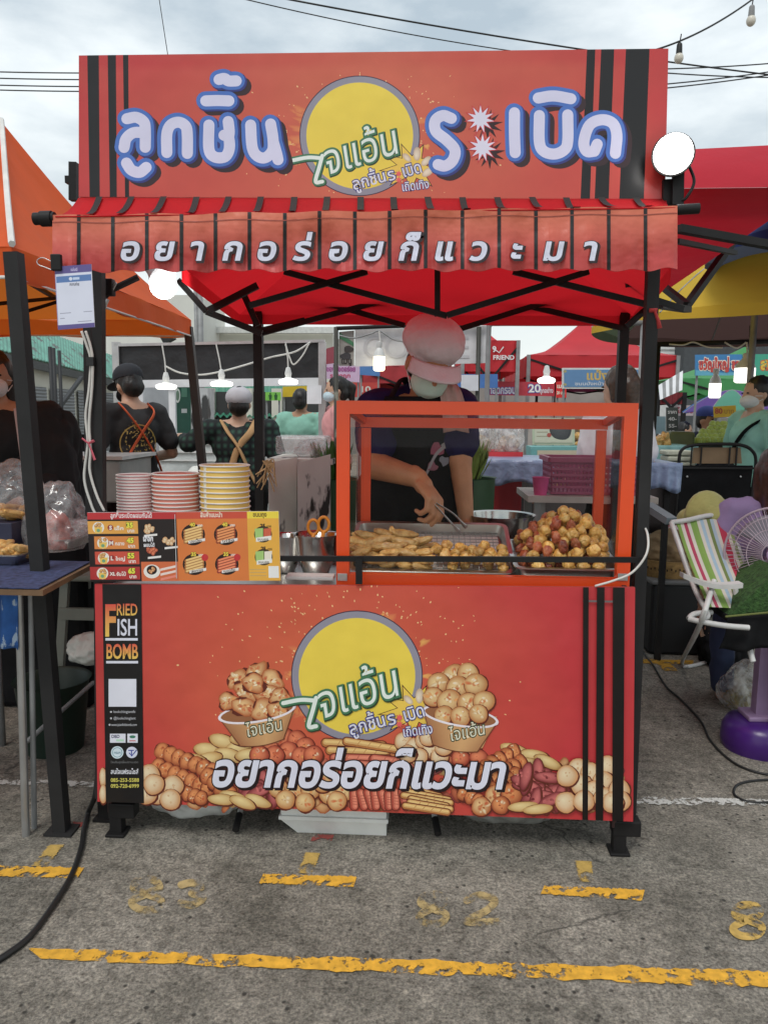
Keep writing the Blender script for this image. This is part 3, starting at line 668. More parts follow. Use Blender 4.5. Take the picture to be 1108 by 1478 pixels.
for i in range(230):      # the pile runs on behind the pieces that show
    x = rnd.uniform(212, 905); t_ = 1092 if x < 240 or x > 760 else 1074; y = rnd.uniform(t_+10, 1166); k = rnd.choice(('red', 'roll', 'chick', 'meat', 'pink', 'pale', 'chick', 'roll'))
    c0, c1 = SH[k]; pc.disc(x, y, rnd.uniform(6, 13), rnd.uniform(5, 9), lerp3(c0, c1, .35), lerp3(c1, DK, .35), rot=rnd.uniform(0, 3), n=11, wob=.08)
for x, y in ((300, 1082), (322, 1070), (345, 1078), (330, 1090), (300, 1096), (352, 1066), (360, 1090), (280, 1098)): fd(x, y, 21, 'pale', 10, rnd.uniform(-.3, .3))
for x, y in ((742, 1082), (770, 1090), (760, 1102), (735, 1095), (790, 1100)): fd(x, y, 22, 'pale', 8, rnd.uniform(-.1, .5))
for x, y in ((392, 1074), (410, 1064), (428, 1068), (440, 1078), (416, 1084), (396, 1090), (434, 1092), (374, 1090), (452, 1090)): fd(x, y, 14, 'red')
for x, y in ((658, 1080), (674, 1068), (682, 1084), (664, 1094), (690, 1094)): fd(x, y, 13, 'red')
for i in range(5): stick(470+6*i, 1072+11*i, 552+4*i, 1076+10*i, 12, 'spring' if i < 2 else 'pink')
stick(500, 1070, 575, 1082, 11, 'spring'); stick(540, 1096, 600, 1104, 14, 'pink'); stick(520, 1104, 580, 1110, 13, 'pink')
for x, y in ((582, 1070), (598, 1078), (612, 1068), (622, 1082), (604, 1092), (588, 1088), (634, 1092), (618, 1064), (640, 1078)): fd(x, y, 13, 'cream')
roll(234, 1084, 318, 1118, 22, 'roll'); roll(228, 1106, 300, 1138, 21, 'roll'); roll(300, 1120, 330, 1146, 22, 'roll'); roll(262, 1142, 290, 1152, 19, 'roll')
roll(740, 1084, 690, 1112, 20, 'roll'); roll(750, 1100, 700, 1126, 20, 'roll'); roll(744, 1118, 712, 1140, 21, 'roll')
for x, y in ((216, 1118), (226, 1146), (250, 1134), (212, 1146), (246, 1154), (222, 1132)): fd(x, y, 15, 'cream')
for i in range(16): fd(378+rnd.uniform(-22, 30), 1130+rnd.uniform(-10, 18), 20, 'meat', 8, rnd.uniform(0, 3))
for x, y in ((336, 1150), (320, 1154), (372, 1156), (350, 1158)): fd(x, y, 20, 'pale', 8, rnd.uniform(-.3, .4))
for i, (x, y) in enumerate(((402, 1138), (424, 1142), (448, 1140), (474, 1146), (498, 1142), (412, 1154), (440, 1158), (486, 1156), (466, 1130))): fd(x, y, 14, 'ball')
for i in range(9): stick(510+10*i, 1142+rnd.uniform(0, 5), 514+10*i+rnd.uniform(-4, 4), 1164, 11, 'pink')
for i in range(6): stick(586+rnd.uniform(-4, 10), 1138+5*i, 640+rnd.uniform(-6, 14), 1150+4.5*i, 9, 'spring')
roll(668, 1146, 700, 1160, 18, 'roll'); fd(716, 1150, 17, 'chick'); fd(694, 1164, 14, 'chick'); fd(738, 1146, 16, 'roll'); fd(722, 1162, 13, 'roll')
for i in range(26): fd(782+rnd.uniform(-26, 36), 1128+rnd.uniform(-16, 30), 21, 'meat', 8, rnd.uniform(0, 3))
for x, y in ((754, 1164), (776, 1168)): fd(x, y, 22, 'pale', 7, -.1)
for x, y in ((834, 1110), (852, 1116), (876, 1106), (838, 1132), (870, 1128), (856, 1142), (816, 1158), (842, 1156), (872, 1152), (893, 1140), (894, 1156), (884, 1158), (818, 1120)): fd(x, y, 15.5, 'cream')
for x, y in ((149, 1122), (149, 1146)): fd(x, y, 5.5, 'cream', 14)
def cup(cx, y, rw, bw, by, lst, k):
    pc.poly([(cx-rw, y), (cx+rw, y), (cx+bw, by), (cx-bw, by)], ink(186, 136, 88)); pc.poly([(cx-rw*.2, y), (cx+rw*.45, y), (cx+bw*.4, by), (cx-bw*.1, by)], ink(204, 156, 104))
    tl_ = -.16 if cx < 500 else .16; pc.disc(cx, y, rw+3, 15, ink(232, 222, 230), n=32, hx=0, hy=0, rot=tl_); pc.disc(cx, y, rw-1, 12, ink(150, 96, 60), n=32, hx=0, hy=0, rot=tl_)
    for x, yy, r in lst:
        fd(x, yy, r*(1.08 if k == 'chick' else 1), k, r*(rnd.uniform(.7, .95) if k == 'chick' else .94), rnd.uniform(-.9, .9), .12 if k == 'chick' else .02)
        for q in range(3): pc.disc(x+rnd.uniform(-.45, .3)*r, yy+rnd.uniform(-.5, .2)*r, r*rnd.uniform(.1, .26), r*rnd.uniform(.06, .16), ink(252, 238, 214), ink(244, 204, 140), rot=rnd.uniform(0, 3), n=9, wob=.12)
    ct2, st2 = math.cos(tl_), math.sin(tl_); arc = [(rw*math.cos(R(a)), 13.5*math.sin(R(a))) for a in range(4, 177, 8)]; arc2 = [(a*.985, b_+6.5*math.sin(R(4+8*i_))**.5) for i_, (a, b_) in enumerate(arc)]
    W_ = lambda q: (cx+q[0]*ct2-q[1]*st2, y+q[0]*st2+q[1]*ct2)
    bot = [(bw-2*bw*i_/(len(arc)-1), by-y+4*math.sin(math.pi*i_/(len(arc)-1))) for i_ in range(len(arc))]
    pc.add([W_(q) for q in [(q[0]*1.02, q[1]) for q in arc]]+[W_((q[0]+1.2*(1 if q[0] > 0 else -1), q[1]+1.2)) for q in bot], [(i_, i_+1, len(arc)+i_+1, len(arc)+i_) for i_ in range(len(arc)-1)], ink(110, 60, 36))
    cc_ = [lerp3(ink(206, 158, 104), ink(160, 104, 66), abs(i_/(len(arc)-1)-.42)*1.8) for i_ in range(len(arc))]
    pc.add([W_(q) for q in arc]+[W_(q) for q in bot], [(i_, i_+1, len(arc)+i_+1, len(arc)+i_) for i_ in range(len(arc)-1)], cc_+cc_)
    pc.stroke([W_(q) for q in arc], 3, ink(236, 226, 232), False)
    for b_, c_ in ((.06, ink(50, 66, 44)), (.0, ink(220, 214, 190))): pc.text('ไจแอ้น', cx-rw*.28, y+36, 25, c_, b_, w=rw*1.0, rot=-.2, shear=.1)
cup(371, 1028, 54, 31, 1072, ((345, 980, 17), (370, 970, 17), (392, 982, 17), (356, 998, 18), (384, 1002, 19), (330, 1012, 14), (352, 1020, 17), (380, 1024, 17), (404, 1006, 14), (400, 1026, 14), (366, 986, 15)), 'chick')
cup(664, 1034, 53, 32, 1080, ((655, 975, 17), (675, 972, 16), (632, 986, 16), (660, 992, 17), (686, 988, 17), (625, 1006, 15), (648, 1012, 18), (676, 1016, 17), (698, 1012, 16), (640, 1032, 14), (664, 1034, 15), (690, 1030, 14)), 'ball')
emblem_words(pc, 515, 976, 95, 1.2)
for b_, c_, d in ((.06, ink(34, 22, 26), 3), (.06, ink(34, 22, 26), 0), (.034, ink(226, 226, 242, 1.12), 0)):
    pc.text('อยากอร่อยก็แวะมา', 303, 1134, 64, c_, b_, w=424, shear=.2, rot=.008, dx=d, dy=d*.8)
# black side band and stripes
def band(x0t, x1t, x0b, x1b, col=BLK):
    f0 = lambda x, top: (TL[1]+(x-TL[0])/(TR[0]-TL[0])*(TR[1]-TL[1])) if top else (BL[1]+(x-BL[0])/(BR[0]-BL[0])*(BR[1]-BL[1]))
    pc.poly([(x0t, f0(x0t, 1)), (x1t, f0(x1t, 1)), (x1b, f0(x1b, 0)), (x0b, f0(x0b, 0))], col)
band(148, 204, 153, 208, ink(26, 24, 25)); band(841, 849, 840, 848); band(861, 872, 859, 870); band(884, 901, 883, 899)
grad = lambda b: lerp3(ink(236, 196, 84), ink(216, 74, 62), b/.72)
pc.text('F', 150.5, 917, 63, grad, .03, w=17); pc.text('RIED', 168, 888, 24, grad, .012, w=31, sx=.7); pc.text('ISH', 168.5, 917, 34, ink(226, 226, 240), .012, w=31)
pc.rect(152.5, 921, 199, 924.5, ink(226, 226, 240)); pc.text('BOMB', 153, 950.5, 30, grad, .02, w=46.5); pc.rect(153.5, 954, 199.5, 957.5, ink(226, 226, 240))
pc.rect(157, 980, 197, 1020, ink(226, 226, 238))
for i, tx in enumerate(('lookchingiantfc', '@lookchingiant', 'www.jaianfishbomb.com')):
    pc.disc(160.5 if i < 2 else 158.5, 1027.5+9.3*i, 1.5, 1.5, ink(190, 190, 196), n=10); pc.text(tx, 164 if i < 2 else 161, 1029+9.4*i, 5.6, ink(196, 196, 202), .0, w=32 if i < 2 else 37)
pc.rect(159, 1059, 181.5, 1072, ink(228, 228, 240)); pc.text('DBD', 161, 1065, 6.2, ink(40, 40, 84), .03, w=12); pc.rect(168, 1067, 179, 1070, ink(176, 214, 186))
pc.rect(184, 1059, 199, 1072, ink(228, 228, 240)); pc.disc(191.5, 1063.5, 4.5, 2.2, ink(60, 120, 96), n=12); pc.rect(187, 1068.5, 196, 1070, ink(200, 90, 90))
pc.disc(169.5, 1086, 9, 9, ink(200, 214, 222), n=24, hx=0, hy=0); pc.ring(169.5, 1086, 6.4, 7.2, ink(90, 140, 150)); pc.text('กรมฯ', 164.5, 1088, 5, ink(60, 110, 130), .02, w=10)
pc.disc(190.5, 1086, 8.2, 8.2, ink(220, 222, 240), n=24, hx=0, hy=0); pc.stroke([(186, 1083), (193, 1083)], 1.5, ink(60, 70, 150)); pc.stroke([(190, 1083), (190, 1091)], 1.6, ink(60, 70, 150), False); pc.stroke([(187, 1087), (190.5, 1091), (197, 1083)], 1.5, ink(60, 70, 150), False)
pc.text('ไจแอ้นลูกชิ้นปลาระเบิด', 160, 1101.5, 4, ink(120, 120, 122), 0, w=40)
pc.text('สนใจแฟรนไชส์', 160, 1117, 9.5, ink(226, 226, 234), .02, w=40); pc.text('085-253-5588', 160, 1128.5, 7.6, ink(216, 206, 90), .015, w=41); pc.text('092-720-6999', 160, 1137, 7.6, ink(216, 206, 90), .015, w=41)
pc.build('counter_print', PV, cb)
# clear tape across the stripes
mb = MB(); mb.box(P(868, 868, YC-.008), (.11, .001, .006)); mb.build('tape_strip', M('clear_tape', (.16, .13, .13), rough=.2), cb)
# ------------------------------------------------------------------ display case on the counter
ORF = M('orange_powder_coat', (.80, .075, .012), rough=.35, var=.05, scale=6, bump=.05, coat=.2)
GL = glass_mat('case_glass', (.99, .995, .99), .016)
case = thing('display_case', 'orange framed glass food case standing on the right half of the counter', 'display case', (P(700, 838, .2).x, .25, CZ))
Yf, Yb = .045, .47
fl, fr = P(486, 838, Yf), P(906, 838, Yf); ftl = P(486, 583, Yf); ftr = P(906, 577, Yf)
xl, xr = fl.x, fr.x; zt_ = (ftl.z+ftr.z)/2; zb_ = CZ+.001; TW = .039
bl_x, br_x = P(520, 700, Yb).x, P(872, 700, Yb).x
def fbar(a, b_, w_=TW, h_=.03, name='frame_bar', u=(0, 1, 0)):
    m_ = MB(); a = Vector(a); b_ = Vector(b_); m_.bar(a, b_, w_, h_, up=u); o_ = m_.build(name, ORF, case)
    bv = None; return o_
fbar((xl+TW/2, Yf, zb_), (xl+TW/2, Yf, zt_)); fbar((xr-TW/2, Yf, zb_), (xr-TW/2, Yf, zt_))
fbar((xl+TW, Yf, zt_-TW/2), (xr-TW, Yf, zt_-TW/2)); fbar((xl+TW, Yf, zb_+TW*.7), (xr-TW, Yf, zb_+TW*.7), TW*1.4)
zbt = P(700, 611, Yb).z
fbar((bl_x+.02, Yb, zb_), (bl_x+.02, Yb, zbt-.02), .034, .02); fbar((br_x-.02, Yb, zb_), (br_x-.02, Yb, zbt-.02), .034, .02)
fbar((bl_x, Yb, zbt), (br_x, Yb, zbt), .036, .02)
for x0, x1 in ((xl+.014, bl_x+.008), (xr-.014, br_x-.008)):
    fbar((x0, Yf+.016, zt_-.012), (x1, Yb-.012, zbt+.006), .022, .022, u=(0, 0, 1)); fbar((x0, Yf+.016, zb_+.012), (x1, Yb-.012, zb_+.012), .022, .022, u=(0, 0, 1))
def pane(pts, off): m_ = MB(); m_.prism(pts, off); return m_.build('glass_pane', GL, case)
pane([(xl+TW, Yf-.004, zb_+TW*1.4), (xr-TW, Yf-.004, zb_+TW*1.4), (xr-TW, Yf-.004, zt_-TW), (xl+TW, Yf-.004, zt_-TW)], (0, .004, 0))
pane([(xl+.014, Yf+.016, zb_+.024), (bl_x+.01, Yb-.014, zb_+.024), (bl_x+.01, Yb-.014, zbt-.006), (xl+.014, Yf+.016, zt_-.026)], (.004, 0, 0))
pane([(xr-.014, Yf+.016, zb_+.024), (br_x-.01, Yb-.014, zb_+.024), (br_x-.01, Yb-.014, zbt-.006), (xr-.014, Yf+.016, zt_-.026)], (-.004, 0, 0))
pane([(xl+.026, Yf+.02, zt_-.002), (xr-.026, Yf+.02, zt_-.002), (br_x-.022, Yb-.012, zbt+.02), (bl_x+.022, Yb-.012, zbt+.02)], (0, 0, .004))
for x in (494, 898):
    m_ = MB(); m_.box(P(x, 833, Yf-.018), (.03, .004, .022), bev=.001); m_.build('corner_bracket', M('bright_steel', (.6, .6, .6), rough=.3, metal=1), case)
m_ = MB(); m_.box(((xl+xr)/2, Yf+.19, zb_+.024), (xr-xl-.05, .34, .006)); m_.build('floor_plate', M('steel_sheet'), case)

# ------------------------------------------------------------------ trays
STL = M('brushed_steel', (.52, .51, .49), rough=.3, metal=1, var=.12, scale=5, bump=.05, bscale=10)
def tray_mesh(mb, c, u, v, n, w_, d, h, fl_=.014):
    """open tray: c centre of the rim plane, u/v unit axes, n up"""
    def q(a, b_, z): return c+u*a+v*b_+n*z
    def loop(w2, d2, z, r):
        pts = []
        for sx, sy, a0 in ((1, 1, 0), (-1, 1, 90), (-1, -1, 180), (1, -1, 270)):
            for k in range(4):
                a = R(a0+k*30); pts.append(q(sx*(w2-r)+r*math.cos(a), sy*(d2-r)+r*math.sin(a), z))
        return pts
    ls = [loop(w_/2, d/2, -.002, .03), loop(w_/2, d/2, .002, .03), loop(w_/2-fl_, d/2-fl_, .002, .025), loop(w_/2-fl_-.012, d/2-fl_-.012, -h, .02)]
    lo = [loop(w_/2-fl_+.003, d/2-fl_+.003, -.002, .025), loop(w_/2-fl_-.009, d/2-fl_-.009, -h-.003, .02)]
    vs = [p for l_ in ls for p in l_]; m_ = 16; fs = []
    for i in range(3):
        for j in range(m_): fs.append((i*m_+j, i*m_+(j+1) % m_, (i+1)*m_+(j+1) % m_, (i+1)*m_+j))
    fs.append(tuple(range(3*m_, 4*m_))); mb.add(vs, fs)
    vs = [p for l_ in [ls[0]]+lo for p in l_]; fs = []
    for i in range(2):
        for j in range(m_): fs.append((i*m_+j, i*m_+(j+1) % m_, (i+1)*m_+(j+1) % m_, (i+1)*m_+j))
    fs.append(tuple(range(2*m_, 3*m_))); mb.add(vs, fs)
A_, B_, C_, D_ = P(512, 822, .10), P(740, 822, .10), P(738, 753, .42), P(536, 753, .42)
xa, xb = P(508, 800, .25).x, P(738, 800, .25).x
zf, zr = P(620, 826, .10).z, P(620, 754, .42).z
def tray_frame(x0, x1, y0, z0, y1, z1):
    u = Vector((1, 0, 0)); v = Vector((0, y1-y0, z1-z0)); d = v.length; v.normalize(); return Vector(((x0+x1)/2, (y0+y1)/2, (z0+z1)/2)), u, v, u.cross(v), x1-x0, d
t1 = tray_frame(xa, xb, .10, zf, .42, zr)
trayA = thing('serving_tray', 'large steel tray with paper lining and wire rack in the left of the case', 'tray', (t1[0].x, .1, zf-.03))
mb = MB(); tray_mesh(mb, *t1, .035); mb.build('tray_pan', STL, trayA, smooth=True, angle=35)
def onT(t, a, b_, z): return t[0]+t[1]*a+t[2]*b_+t[3]*z
mb = MB(); mb.prism([onT(t1, a*(t1[4]/2-.034), b_*(t1[5]/2-.034), -.032) for a, b_ in ((-1, -1), (1, -1), (1, 1), (-1, 1))], t1[3]*.0015); mb.build('paper_liner', M('white_paper', (.74, .70, .64), rough=.8, var=.08, scale=12), trayA)
mb = MB(); hw, hd = t1[4]/2-.036, t1[5]/2-.036
for i in range(25): a = -hw+2*hw*i/24; mb.tube([onT(t1, a, -hd, -.018), onT(t1, a, hd, -.018)], .0011, 5)
for i in range(13): b_ = -hd+2*hd*i/12; mb.tube([onT(t1, -hw, b_, -.0205), onT(t1, hw, b_, -.0205)], .0014, 5)
mb.build('wire_rack', M('rack_wire', (.35, .35, .33), rough=.35, metal=1), trayA, smooth=True)
xc, xd = P(737, 815, .16).x, P(889, 815, .16).x
t2 = tray_frame(xc, xd, .06, P(810, 822, .06).z, .40, P(810, 780, .40).z)
trayB = thing('serving_tray', 'steel tray heaped with golden and red fried balls in the right of the case', 'tray', (t2[0].x, .06, t2[0].z-.06))
mb = MB(); tray_mesh(mb, *t2, .03); mb.build('tray_pan', STL, trayB, smooth=True, angle=35)

# ------------------------------------------------------------------ fried food
def food_mat(name, a, b_, dark):
    m = bpy.data.materials.new(name); m.use_nodes = True; t = m.node_tree; b = t.nodes['Principled BSDF']; l = t.links.new
    tc = t.nodes.new('ShaderNodeTexCoord'); oi = t.nodes.new('ShaderNodeObjectInfo'); va_ = t.nodes.new('ShaderNodeVectorMath')
    l(tc.outputs['Object'], va_.inputs[0]); l(oi.outputs['Random'], va_.inputs[1])
    n = t.nodes.new('ShaderNodeTexNoise'); n.inputs['Scale'].default_value = 38; n.inputs['Detail'].default_value = 6; n.inputs['Roughness'].default_value = .65
    l(va_.outputs[0], n.inputs['Vector'])
    r = t.nodes.new('ShaderNodeValToRGB'); e = r.color_ramp.elements; e[0].position = .3; e[0].color = (*dark, 1); e[1].position = .5; e[1].color = (*a, 1); x = e.new(.72); x.color = (*b_, 1)
    l(n.outputs['Fac'], r.inputs['Fac']); hs = t.nodes.new('ShaderNodeHueSaturation'); mr = t.nodes.new('ShaderNodeMapRange'); mr.inputs['To Min'].default_value = .75; mr.inputs['To Max'].default_value = 1.2
    l(oi.outputs['Random'], mr.inputs['Value']); l(mr.outputs[0], hs.inputs['Value']); l(r.outputs['Color'], hs.inputs['Color']); l(hs.outputs['Color'], b.inputs['Base Color'])
    b.inputs['Roughness'].default_value = .38; b.inputs['Subsurface Weight'].default_value = .12; b.inputs['Subsurface Radius'].default_value = (.02, .01, .005); b.inputs['Subsurface Scale'].default_value = .3
    n2 = t.nodes.new('ShaderNodeTexNoise'); n2.inputs['Scale'].default_value = 120; n2.inputs['Detail'].default_value = 4; l(tc.outputs['Object'], n2.inputs['Vector'])
    bp = t.nodes.new('ShaderNodeBump'); bp.inputs['Strength'].default_value = .8; bp.inputs['Distance'].default_value = .003; l(n2.outputs['Fac'], bp.inputs['Height']); l(bp.outputs['Normal'], b.inputs['Normal'])
    MATS[name] = m; return m
GOLD = food_mat('golden_crust', (.66, .36, .085), (.80, .55, .22), (.36, .14, .03))
REDF = food_mat('red_crust', (.38, .085, .035), (.52, .20, .08), (.17, .03, .015))
TANF = food_mat('tan_crust', (.60, .35, .11), (.74, .50, .22), (.36, .15, .04))
def lump(r, ecc, seed, amp, stretch=(1, 1, 1)):
    bm = bmesh.new(); bmesh.ops.create_icosphere(bm, subdivisions=4, radius=1)
    for v in bm.verts:
        p = v.co.copy(); n_ = noise.noise(p*1.3+Vector((seed*7.1, 0, 0)))*amp + noise.noise(p*3.2+Vector((0, seed*3.3, 0)))*amp*.35
        crease = abs(noise.noise(p*.9+Vector((0, 0, seed*5.7))))
        n_ -= amp*.9*max(0, .10-crease)/.10
        p *= r*(1+n_); v.co = Vector((p.x*stretch[0], p.y*stretch[1], p.z*stretch[2]))
        if ecc: v.co.z += ecc*(v.co.x**2)
    me = bpy.data.meshes.new('fried_food'); bm.to_mesh(me); bm.free(); me.polygons.foreach_set('use_smooth', [True]*len(me.polygons)); return me
BALLS = [lump(.0195, 0, i, .19) for i in range(6)]
FISH = [lump(.016, (2.2, -1.5, 3)[i % 3], 20+i, .16, (2.7, 1.0, .95)) for i in range(4)]
REDL = [lump(.0165, 0, 40+i, .2, (1.35, .9, .85)) for i in range(4)]
for me_ in BALLS[:4]: me_.materials.append(GOLD)
for me_ in BALLS[4:]: me_.materials.append(TANF)
for me_ in FISH: me_.materials.append(TANF)
for me_ in REDL: me_.materials.append(REDF)
rf = random.Random(11)
def put(name, me, loc, label, cat, group=None, rot=None, sc=1):
    o = bpy.data.objects.new(name, me); COL.objects.link(o); o.location = loc; o.rotation_euler = rot or (rf.uniform(0, 6), rf.uniform(0, 6), rf.uniform(0, 6)); o.scale = (sc,)*3
    return tag(o, label, cat, group)
placed = []
def settle(t, a, b_, r, floor):
    """lowest height over (a,b) where a ball of radius r clears those already there"""
    z = floor+r
    for (qa, qb, qz, qr) in placed:
        d2 = (a-qa)**2+(b_-qb)**2; s_ = (r+qr)*.86
        if d2 < s_*s_: z = max(z, qz+math.sqrt(s_*s_-d2))
    return z
# heap in the right tray
hw2, hd2 = t2[4]/2-.035, t2[5]/2-.035
cand = []
for i in range(1500):
    a = rf.uniform(-1, 1)*hw2; b_ = rf.uniform(-1, .9)*hd2
    if abs(a) < hw2 and abs(b_) < hd2: cand.append((a, b_))
cnt = 0
for a, b_ in cand:
    red = (rf.random() < .2) if a > -hw2*.45 else rf.random() < .6
    r = .0165 if red else rf.choice((.0185, .0195, .021))
    z = settle(t2, a, b_, r, -.027); lim = .03+.115*(1-(min(1, abs(a-.12*hw2)/hw2*.9))**1.7)*(1-min(1, abs(b_/hd2-.1)*.8)**1.6)
    if z > lim or cnt > 215: continue
    placed.append((a, b_, z, r)); cnt += 1
    p = onT(t2, a, b_, z)
    if red: put('fried_sausage', rf.choice(REDL), p, 'shrivelled red fried sausage bite in the heap on the right tray', 'sausage', 'red sausage bites heaped on the right tray', sc=r/.0165)
    else: put('fried_ball', rf.choice(BALLS[:4]), p, 'wrinkled golden fried ball in the heap on the right tray', 'fish ball', 'golden balls heaped on the right tray', sc=r/.0195)
# left tray: long fish sticks on the left, balls along the front
placed.clear(); hw1, hd1 = t1[4]/2-.03, t1[5]/2-.03
def pxa(x): return (P(x, 800, .16).x-t1[0].x)
for i in range(90):
    x = rf.uniform(512, 612); a = pxa(x); b_ = -hd1+rf.uniform(0, .13)*(1.15 if x < 590 else .8); r = .0155
    z = settle(t1, a, b_, r, -.017)
    if z > .05: continue
    placed.append((a-.016, b_, z, r)); placed.append((a+.016, b_, z, r))
    ang = rf.uniform(-.7, .7)
    put('fried_fish_stick', rf.choice(FISH), onT(t1, a, b_, z), 'long tan fried fish stick piled at the left of the wire rack', 'fish stick', 'fried fish sticks piled on the wire rack', (rf.uniform(-.3, .3)+.25, rf.uniform(-.25, .25), ang), rf.uniform(.85, 1.15))
for i in range(220):
    x = rf.uniform(590, 736); a = min(pxa(x), hw1-.01); b_ = -hd1+abs(rf.gauss(0, .045)); r = rf.choice((.0175, .0195))
    z = settle(t1, a, b_, r, -.017)
    if z > .036: continue
    placed.append((a, b_, z, r))
    put('fried_ball', rf.choice(BALLS), onT(t1, a, b_, z), 'tan fried ball lying along the front of the wire rack', 'fish ball', 'fried balls along the front of the wire rack', sc=r/.0195)
pa = pxa(546); z = -.017+.02; put('fried_ball', BALLS[4], onT(t1, pa, -hd1+.165, z), 'single tan fried ball lying apart behind the pile of fish sticks', 'fish ball', sc=1.02)
ps = onT(t1, pxa(566), -hd1+.12, .04)
put('fried_fish_stick', FISH[0], ps, 'upright tan fish stick leaning out of the top of the pile', 'fish stick', None, (.3, 1.25, .6), .9)

# ------------------------------------------------------------------ counter goods
def cup_stack(x0, x1, ytop, ybot, n, col, nm, dots=None, Y=.16):
    cx = P((x0+x1)/2, ytop, Y); r = (P(x1, ytop, Y).x-P(x0, ytop, Y).x)/2; zt2 = P((x0+x1)/2, ytop+3, Y).z; z0 = CZ
    body = M(nm+'_paper', col, rough=.55, var=.05, chips=dots, chipscale=26, chiplevel=.66) if dots else M(nm+'_paper', col, rough=.55, var=.06)
    pitch = (P(0, ybot, Y).z-P(0, ytop, Y).z)/n*-1; H_ = .085; wh = M('cup_rim_paper', (.80, .76, .72), rough=.5, var=.04)
    n_all = max(n, int((zt2-H_-z0)/pitch)+1)
    ords = ['topmost', 'second from the top', 'third from the top', 'fourth from the top', 'fifth from the top', 'sixth from the top', 'seventh from the top', 'eighth from the top', 'ninth from the top', 'tenth from the top', 'eleventh from the top', 'twelfth from the top', 'thirteenth from the top', 'fourteenth from the top']
    proto = None
    for i in range(n):
        z = zt2-pitch*i
        if i == 0:
            ro = thing('paper_cup', '', 'paper cup', (cx.x, cx.y, z-H_), nm.replace('_', ' ')+' paper cups stacked on the counter'); rb = r*.78
            mb = MB(); mb.lathe((cx.x, cx.y, z-H_), [(rb-.004, .004), (rb, 0), (r*.965, H_-.003), (r*.955, H_-.002), (rb-.005, .005), (0, .005)], 40); mb.build('cup_wall', body, ro, smooth=True, angle=50)
            mb = MB(); mb.lathe((cx.x, cx.y, z), [(r*.965+.0028*math.cos(a), -.001+.0026*math.sin(a)) for a in [k*math.pi/4 for k in range(8)]], 40, closed=True); mb.build('rim', wh, ro, smooth=True)
            proto = ro; o = ro
        else: o = copy_tree(proto)
        o.location = (cx.x+rf.uniform(-.001, .001), cx.y+rf.uniform(-.001, .001), z-H_); o['label'] = '%s %s cup, %s in its stack' % (('small' if x0 < 200 else 'medium' if x0 < 260 else 'large'), {'pink': 'pale pink', 'coral': 'coral red', 'yellow': 'yellow'}[nm], ords[i])
        o['group'] = nm+' paper cups stacked on the counter'
cup_stack(169, 221, 682, 741, 14, (.74, .36, .36), 'pink'); cup_stack(220, 287, 680, 741, 11, (.72, .22, .16), 'coral'); cup_stack(288, 360, 668, 741, 10, (.80, .52, .12), 'yellow', (.8, .75, .6))
# menu board
YM = -.026
menu = thing('menu_board', 'printed menu board of prices and snacks standing on the counter', 'menu', P(267, 838, YM))
mb = MB(); f_m = q4((126, 740), (402, 738), (405, 838), (131, 839)); mb.prism([P(*f_m(*q), YM) for q in ((0, 0), (1, 0), (1, 1), (0, 1))], (0, .006, 0)); mbo = mb.build('board', M('white_board', (.7, .7, .7)), menu)
pm = Print(YM-.0008)
def mr_(u0, v0, u1, v1, col): pm.poly([f_m(u0, v0), f_m(u1, v0), f_m(u1, v1), f_m(u0, v1)], col)
def mt(tx, u, v, sz, col, b_=.02, w=None, al='l'): x, y = f_m(u, v); pm.text(tx, x, y, sz, col, b_, w=w, align=al)
mr_(0, 0, 1, 1, ink(34, 24, 24)); mr_(0, 0, .465, .10, ink(186, 40, 44)); mr_(.465, 0, .835, .10, ink(200, 72, 46)); mr_(.835, 0, 1, .10, ink(232, 206, 50)); mr_(.465, .10, .835, 1, ink(214, 116, 46)); mr_(.835, .1, 1, 1, ink(226, 166, 50)); mr_(.27, .72, .465, 1, ink(208, 102, 56))
mt('ลูกชิ้นระเบิดผสมกันได้', .12, .075, 9, ink(236, 216, 216), .03, 60); mt('สินค้าแนะนำ', .59, .075, 9, ink(236, 220, 200), .03, 32); mt('ขนมถุง', .865, .075, 9, ink(90, 60, 20), .03, 20)
for i, (s_, t_, pr_, c_) in enumerate((('S', 'เล็ก', '35', (222, 158, 62)), ('M', 'กลาง', '45', (216, 130, 56)), ('L', 'ใหญ่', '55', (200, 74, 52)), ('XL', 'จัมโบ้', '65', (172, 44, 42)))):
    v0 = .125+.222*i; mr_(.0 if i != 1 and i != 2 else .03, v0, .262, v0+.185, ink(*c_)); x, y = f_m(.055 if i < 1 else .075 if i < 3 else .065, v0+.095)
    pm.disc(x, y, 8.4, 8.4, ink(232, 226, 214), n=20, hx=0, hy=0)
    pm.poly([(x-6, y-1), (x+6, y-1), (x+4.6, y+8), (x-4.6, y+8)], ink(232, 190, 84))
    for k in range(6): pm.disc(x+rf.uniform(-4, 4), y-3+rf.uniform(-3, 2), 2.4, 2, ink(238, 196, 120), ink(160, 80, 40), n=9)
    pm.disc(x, y+4, 2.6, 2.4, ink(110, 160, 120), n=10)
    pm.disc(*f_m(.118, v0+.095), 4.2, 4.2, ink(150, 40, 36), n=14, hx=0, hy=0); mt(s_, .118, v0+.125, 8 if len(s_) < 2 else 6.5, ink(240, 230, 220), .05, al='c'); mt(t_, .137, v0+.13, 7, ink(244, 236, 226), .03, 14)
    for b_, c2 in ((.10, ink(60, 90, 30)), (.05, ink(236, 226, 60))): mt(pr_, .2, v0+.095, 10, c2, b_)
    mt('บาท', .205, v0+.165, 6.5, ink(240, 230, 220), .04)
